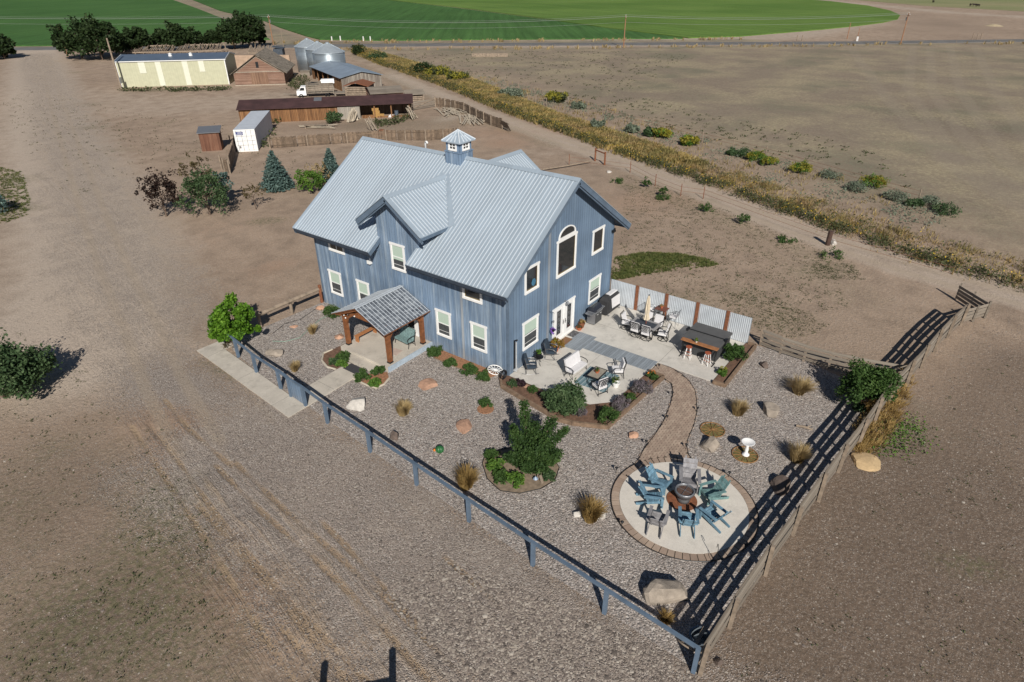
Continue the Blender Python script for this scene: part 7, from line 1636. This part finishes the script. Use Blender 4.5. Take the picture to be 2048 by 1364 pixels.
fq = wp[RS.rand(len(wp)) < .4][:, :3].copy(); fq[:, 2] = RS.uniform(.5, .8, len(fq)); fq[:, :2] += RS.normal(size=(len(fq), 2))*.3
tag(leaves('wild_sunflowers', fq, .085, flat('sunflower_yellow', (.55, .36, .02), .7), None, 1.0), 'small yellow wild sunflowers scattered in the roadside weeds', 'flowers', kind='stuff')
def scatter(polypx, n, seed):
    P3 = [at(x, y) for x, y in polypx]; rs = np.random.RandomState(seed); xs = [p.x for p in P3]; ys = [p.y for p in P3]
    Q = np.stack([rs.uniform(min(xs), max(xs), n*3), rs.uniform(min(ys), max(ys), n*3)], 1); Q = Q[in_poly(Q, [(p.x, p.y) for p in P3])][:n]; return np.concatenate([Q, np.zeros((len(Q), 1))], 1)
lawn = scatter([(1222, 540), (1226, 516), (1290, 505), (1360, 508), (1420, 520), (1436, 530), (1380, 540), (1300, 548), (1225, 562)], 3200, 4)
tag(blades('lawn_grass', lawn[wav(lawn*1.1)+RS.normal(size=len(lawn))*1.0 > -.5], .13, .9, 8, M['grass'], None, .02, 5, .12), 'green lawn patch growing behind the gable end of the house', 'grass', kind='stuff')
L2_ = scatter([(1000, 60), (2048, 60), (2048, 400), (1000, 200)], 10, 4)
le = scatter([(0, 335), (45, 345), (60, 395), (55, 430), (0, 450)], 700, 61)
tag(blades('lawn_grass', le, .14, .9, 8, M['grass'], None, .02, 7, .15), 'green grass patch at the far left edge around the bluish bush', 'grass', kind='stuff')
# low tufts over the bare ground
T = [scatter([(1250, 350), (1400, 400), (1650, 500), (1700, 620), (1500, 640), (1350, 600), (1240, 500)], 1900, 6), scatter([(0, 1180), (180, 1110), (330, 940), (400, 980), (470, 1364), (0, 1364)], 160, 7), scatter([(0, 640), (400, 880), (300, 1000), (0, 1150)], 120, 8),
     scatter([(1500, 1250), (1700, 1000), (1900, 760), (2048, 700), (2048, 1364), (1450, 1364)], 70, 9), scatter([(1620, 525), (1700, 525), (1730, 560), (1640, 560)], 200, 10), scatter([(1440, 600), (1500, 570), (1560, 600), (1660, 650), (1600, 680), (1520, 660)], 350, 12)]
T = np.concatenate(T); rep = np.repeat(T, 6, 0); rep[:, :2] += RS.normal(size=(len(rep), 2))*.10; rep[:, 2] = RS.uniform(.01, .05, len(rep))
tag(leaves('ground_weeds', rep, .04, M['weed'], None, 2.0), 'low green weeds and tufts scattered on the bare ground', 'weeds', kind='stuff')
G1 = [scatter([(0, 200), (120, 400), (420, 330), (300, 230), (60, 180)], 900, 14), scatter([(130, 250), (500, 350), (640, 330), (520, 260), (330, 230)], 500, 15), scatter([(1700, 780), (1800, 700), (1850, 760), (1830, 900), (1740, 960), (1690, 900)], 400, 16)]
G1 = np.concatenate(G1[:2]); G1 = G1[RS.rand(len(G1)) < .35]
rep = np.repeat(G1, 4, 0); rep[:, :2] += RS.normal(size=(len(rep), 2))*.2; rep[:, 2] = RS.uniform(.01, .08, len(rep)); tag(leaves('ground_weeds', rep, .08, M['weed'], None, 2.0), 'sparse low weeds on the bare yard left of the buildings', 'weeds', kind='stuff')
gg = scatter([(1705, 880), (1715, 820), (1760, 760), (1810, 740), (1825, 770), (1790, 850), (1740, 920), (1700, 900)], 420, 17)
tag(blades('dry_grass', gg, .32, .9, 9, M['golden'], None, .012, 6, .2), 'low golden dry grass outside the board fence by the corner bush', 'grass', kind='stuff')
gg = scatter([(1735, 900), (1780, 850), (1830, 830), (1850, 880), (1800, 915)], 70, 18); rep = np.repeat(gg, 10, 0); rep[:, :2] += RS.normal(size=(len(rep), 2))*.15; rep[:, :2] += RS.normal(size=(len(rep), 2))*.3; rep[:, 2] = RS.uniform(.02, .12, len(rep))
tag(leaves('ground_weeds', rep, .07, M['bushlight'], None), 'green weeds outside the board fence near the sand pile', 'weeds', kind='stuff')
gw_ = scatter([(575, 175), (600, 145), (620, 160), (625, 180), (590, 180)], 160, 19); rep = np.repeat(gw_, 5, 0); rep[:, :2] += RS.normal(size=(len(rep), 2))*.4; rep[:, 2] = RS.uniform(.05, .5, len(rep))
gx_ = [scatter([(520, 225), (545, 215), (560, 240), (530, 300), (515, 300)], 160, 20), scatter([(745, 246), (822, 234), (826, 240), (760, 256)], 45, 21), scatter([(245, 180), (460, 178), (460, 183), (245, 184)], 160, 22)]
gx_ = np.concatenate(gx_); r2_ = np.repeat(gx_, 8, 0); r2_[:, :2] += RS.normal(size=(len(r2_), 2))*.35; r2_[:, 2] = RS.uniform(.05, .6, len(r2_))
tag(leaves('weeds', np.concatenate([rep, r2_]), .2, M['weed'], None, 2), 'rank green weeds around the old farm buildings', 'weeds', kind='stuff')
md = scatter([(780, 112), (1000, 160), (1200, 212), (1400, 275), (1700, 360), (1900, 440), (1880, 490), (1600, 392), (1400, 328), (1200, 264), (1000, 198), (830, 136)], 5200, 51)
wm2 = wav(md*.6)
tag(blades('dry_grass', md[wm2 > .2], .38, .8, 4, M['ditch'], None, .028, 9, .6), 'sparse dry grass and weeds between the ditch and the pasture fence', 'grass', kind='stuff')
m2 = np.repeat(md[(wm2 < -.3)][:900], 7, 0); m2[:, :2] += RS.normal(size=(len(m2), 2))*.3; m2[:, 2] = RS.uniform(.03, .35, len(m2))
tag(leaves('sage_scrub', m2, .11, M['sage'], None, 2), 'low grey green scrub between the ditch and the pasture fence', 'scrub', kind='stuff')
# roadside tufts along county road
rt = [scatter([(640, 104), (1250, 98), (2048, 89), (2048, 86), (1250, 94), (640, 99)], 900, 23), scatter([(120, 94), (1300, 82), (1500, 80), (1500, 78), (700, 83), (100, 92)], 900, 24)]
rt = np.concatenate(rt); tag(blades('dry_grass', rt, .9, .6, 7, M['tan'], None, .09, 8, .5), 'dry grass fringe on both sides of the county road', 'grass', kind='stuff')
# pasture tussocks
tu = scatter([(760, 108), (1000, 104), (1250, 102), (1400, 110), (1250, 190), (1050, 170), (900, 140)], 500, 25); tu2 = scatter([(1000, 200), (1300, 250), (1600, 320), (1850, 390), (1750, 300), (1300, 200), (1050, 180)], 300, 26)
r2_ = np.repeat(np.concatenate([tu, tu2]), 5, 0); r2_[:, :2] += RS.normal(size=(len(r2_), 2))*.2; r2_[:, 2] = RS.uniform(.02, .15, len(r2_)); tag(leaves('tussocks', r2_, .13, M['weed'], None, 2), 'small grey green tussocks over the pasture', 'grass', kind='stuff')
# loose stones on the drive
def stones(name, P3, smin, smax, mat, lab, seed):
    rs = np.random.RandomState(seed); n = len(P3); s_ = rs.uniform(smin, smax, n)*(1+.8*(rs.rand(n) > .97)); ax = rs.uniform(.7, 1.3, (n, 3)); ax[:, 2] *= .6
    base = np.array([(1, 0, 0), (0, 1, 0), (-1, 0, 0), (0, -1, 0), (0, 0, 1), (.7, .7, .55), (-.7, .7, .5), (-.7, -.7, .55), (.7, -.7, .5)], float)
    V = base[None]*ax[:, None]*s_[:, None, None]; a = rs.uniform(0, 2*PI, n); ca, sa = np.cos(a)[:, None], np.sin(a)[:, None]
    X = V[:, :, 0]*ca-V[:, :, 1]*sa; Y = V[:, :, 0]*sa+V[:, :, 1]*ca; V = np.stack([X, Y, V[:, :, 2]], 2)+P3[:, None, :]
    Fb = np.array([(0, 5, 4), (5, 1, 4), (1, 6, 4), (6, 2, 4), (2, 7, 4), (7, 3, 4), (3, 8, 4), (8, 0, 4)]); Fc = (Fb[None]+np.arange(n)[:, None, None]*9).reshape(-1, 3)
    return tag(rawmesh(name, V.reshape(-1, 3), Fc, mat, None, 3), lab, 'gravel', kind='stuff')
g = NT('loose_stone'); r_i = g.island(); stm = g.done(g.ramp(r_i, [(0, (.10, .085, .075)), (.4, (.24, .20, .175)), (.8, (.33, .285, .24)), (1, (.48, .43, .37))]), .9, 0, .2)
DR = [(560, 1364), (430, 1080), (265, 1010), (275, 900), (420, 830), (540, 770), (640, 850), (760, 935), (1000, 1075), (1200, 1220), (1395, 1345), (1430, 1420), (900, 1500)]
stones('loose_stones', scatter(DR, 16000, 30), .012, .034, stm, 'loose rounded stones covering the gravel drive', 31)
stones('loose_stones', scatter([(900, 1364), (760, 1180), (900, 1120), (1160, 1230), (1395, 1345), (1380, 1500), (900, 1500)], 8000, 33), .02, .048, stm, 'larger cobbles at the corner of the drive by the blue fence', 34)
stones('loose_stones', scatter([(0, 640), (640, 620), (700, 1364), (0, 1364)], 2600, 35), .012, .035, stm, 'scattered pebbles on the dirt left of the gravel drive', 36)
stones('loose_stones', scatter([(1420, 1364), (1650, 1040), (1960, 640), (2048, 640), (2048, 1364)], 2600, 37), .012, .035, stm, 'scattered pebbles on the dark ground right of the board fence', 38)
Y3 = np.array([(p[0], p[1]) for p in YARD]); rs = np.random.RandomState(40); Q = np.stack([rs.uniform(-10, 12, 60000), rs.uniform(-17, 15, 60000)], 1); Q = Q[in_poly(Q, [tuple(p) for p in Y3])]
bad = in_poly(Q, PP) | (np.linalg.norm(Q-np.array([PC.x, PC.y]), axis=1) < RO+.05) | in_poly(Q, [(-.1, .1), (-1.8, -4.3), (-1.0, -6.6), (4.9, -6.9), (4.9, -5.8), (5.9, -5.8), (5.9, -9.8), (11, -9.8), (11, 16), (0, 16)]) | in_poly(Q, WALK) | in_poly(Q, [(-4.2, 5.5), (0, 5.5), (0, 9.5), (-4.2, 9.5)]) | in_poly(Q, ISL)
Q = Q[~bad][:26000]; stones('loose_stones', np.concatenate([Q, np.zeros((len(Q), 1))], 1), .014, .034, stm, 'fine landscaping gravel inside the fenced yard', 41)
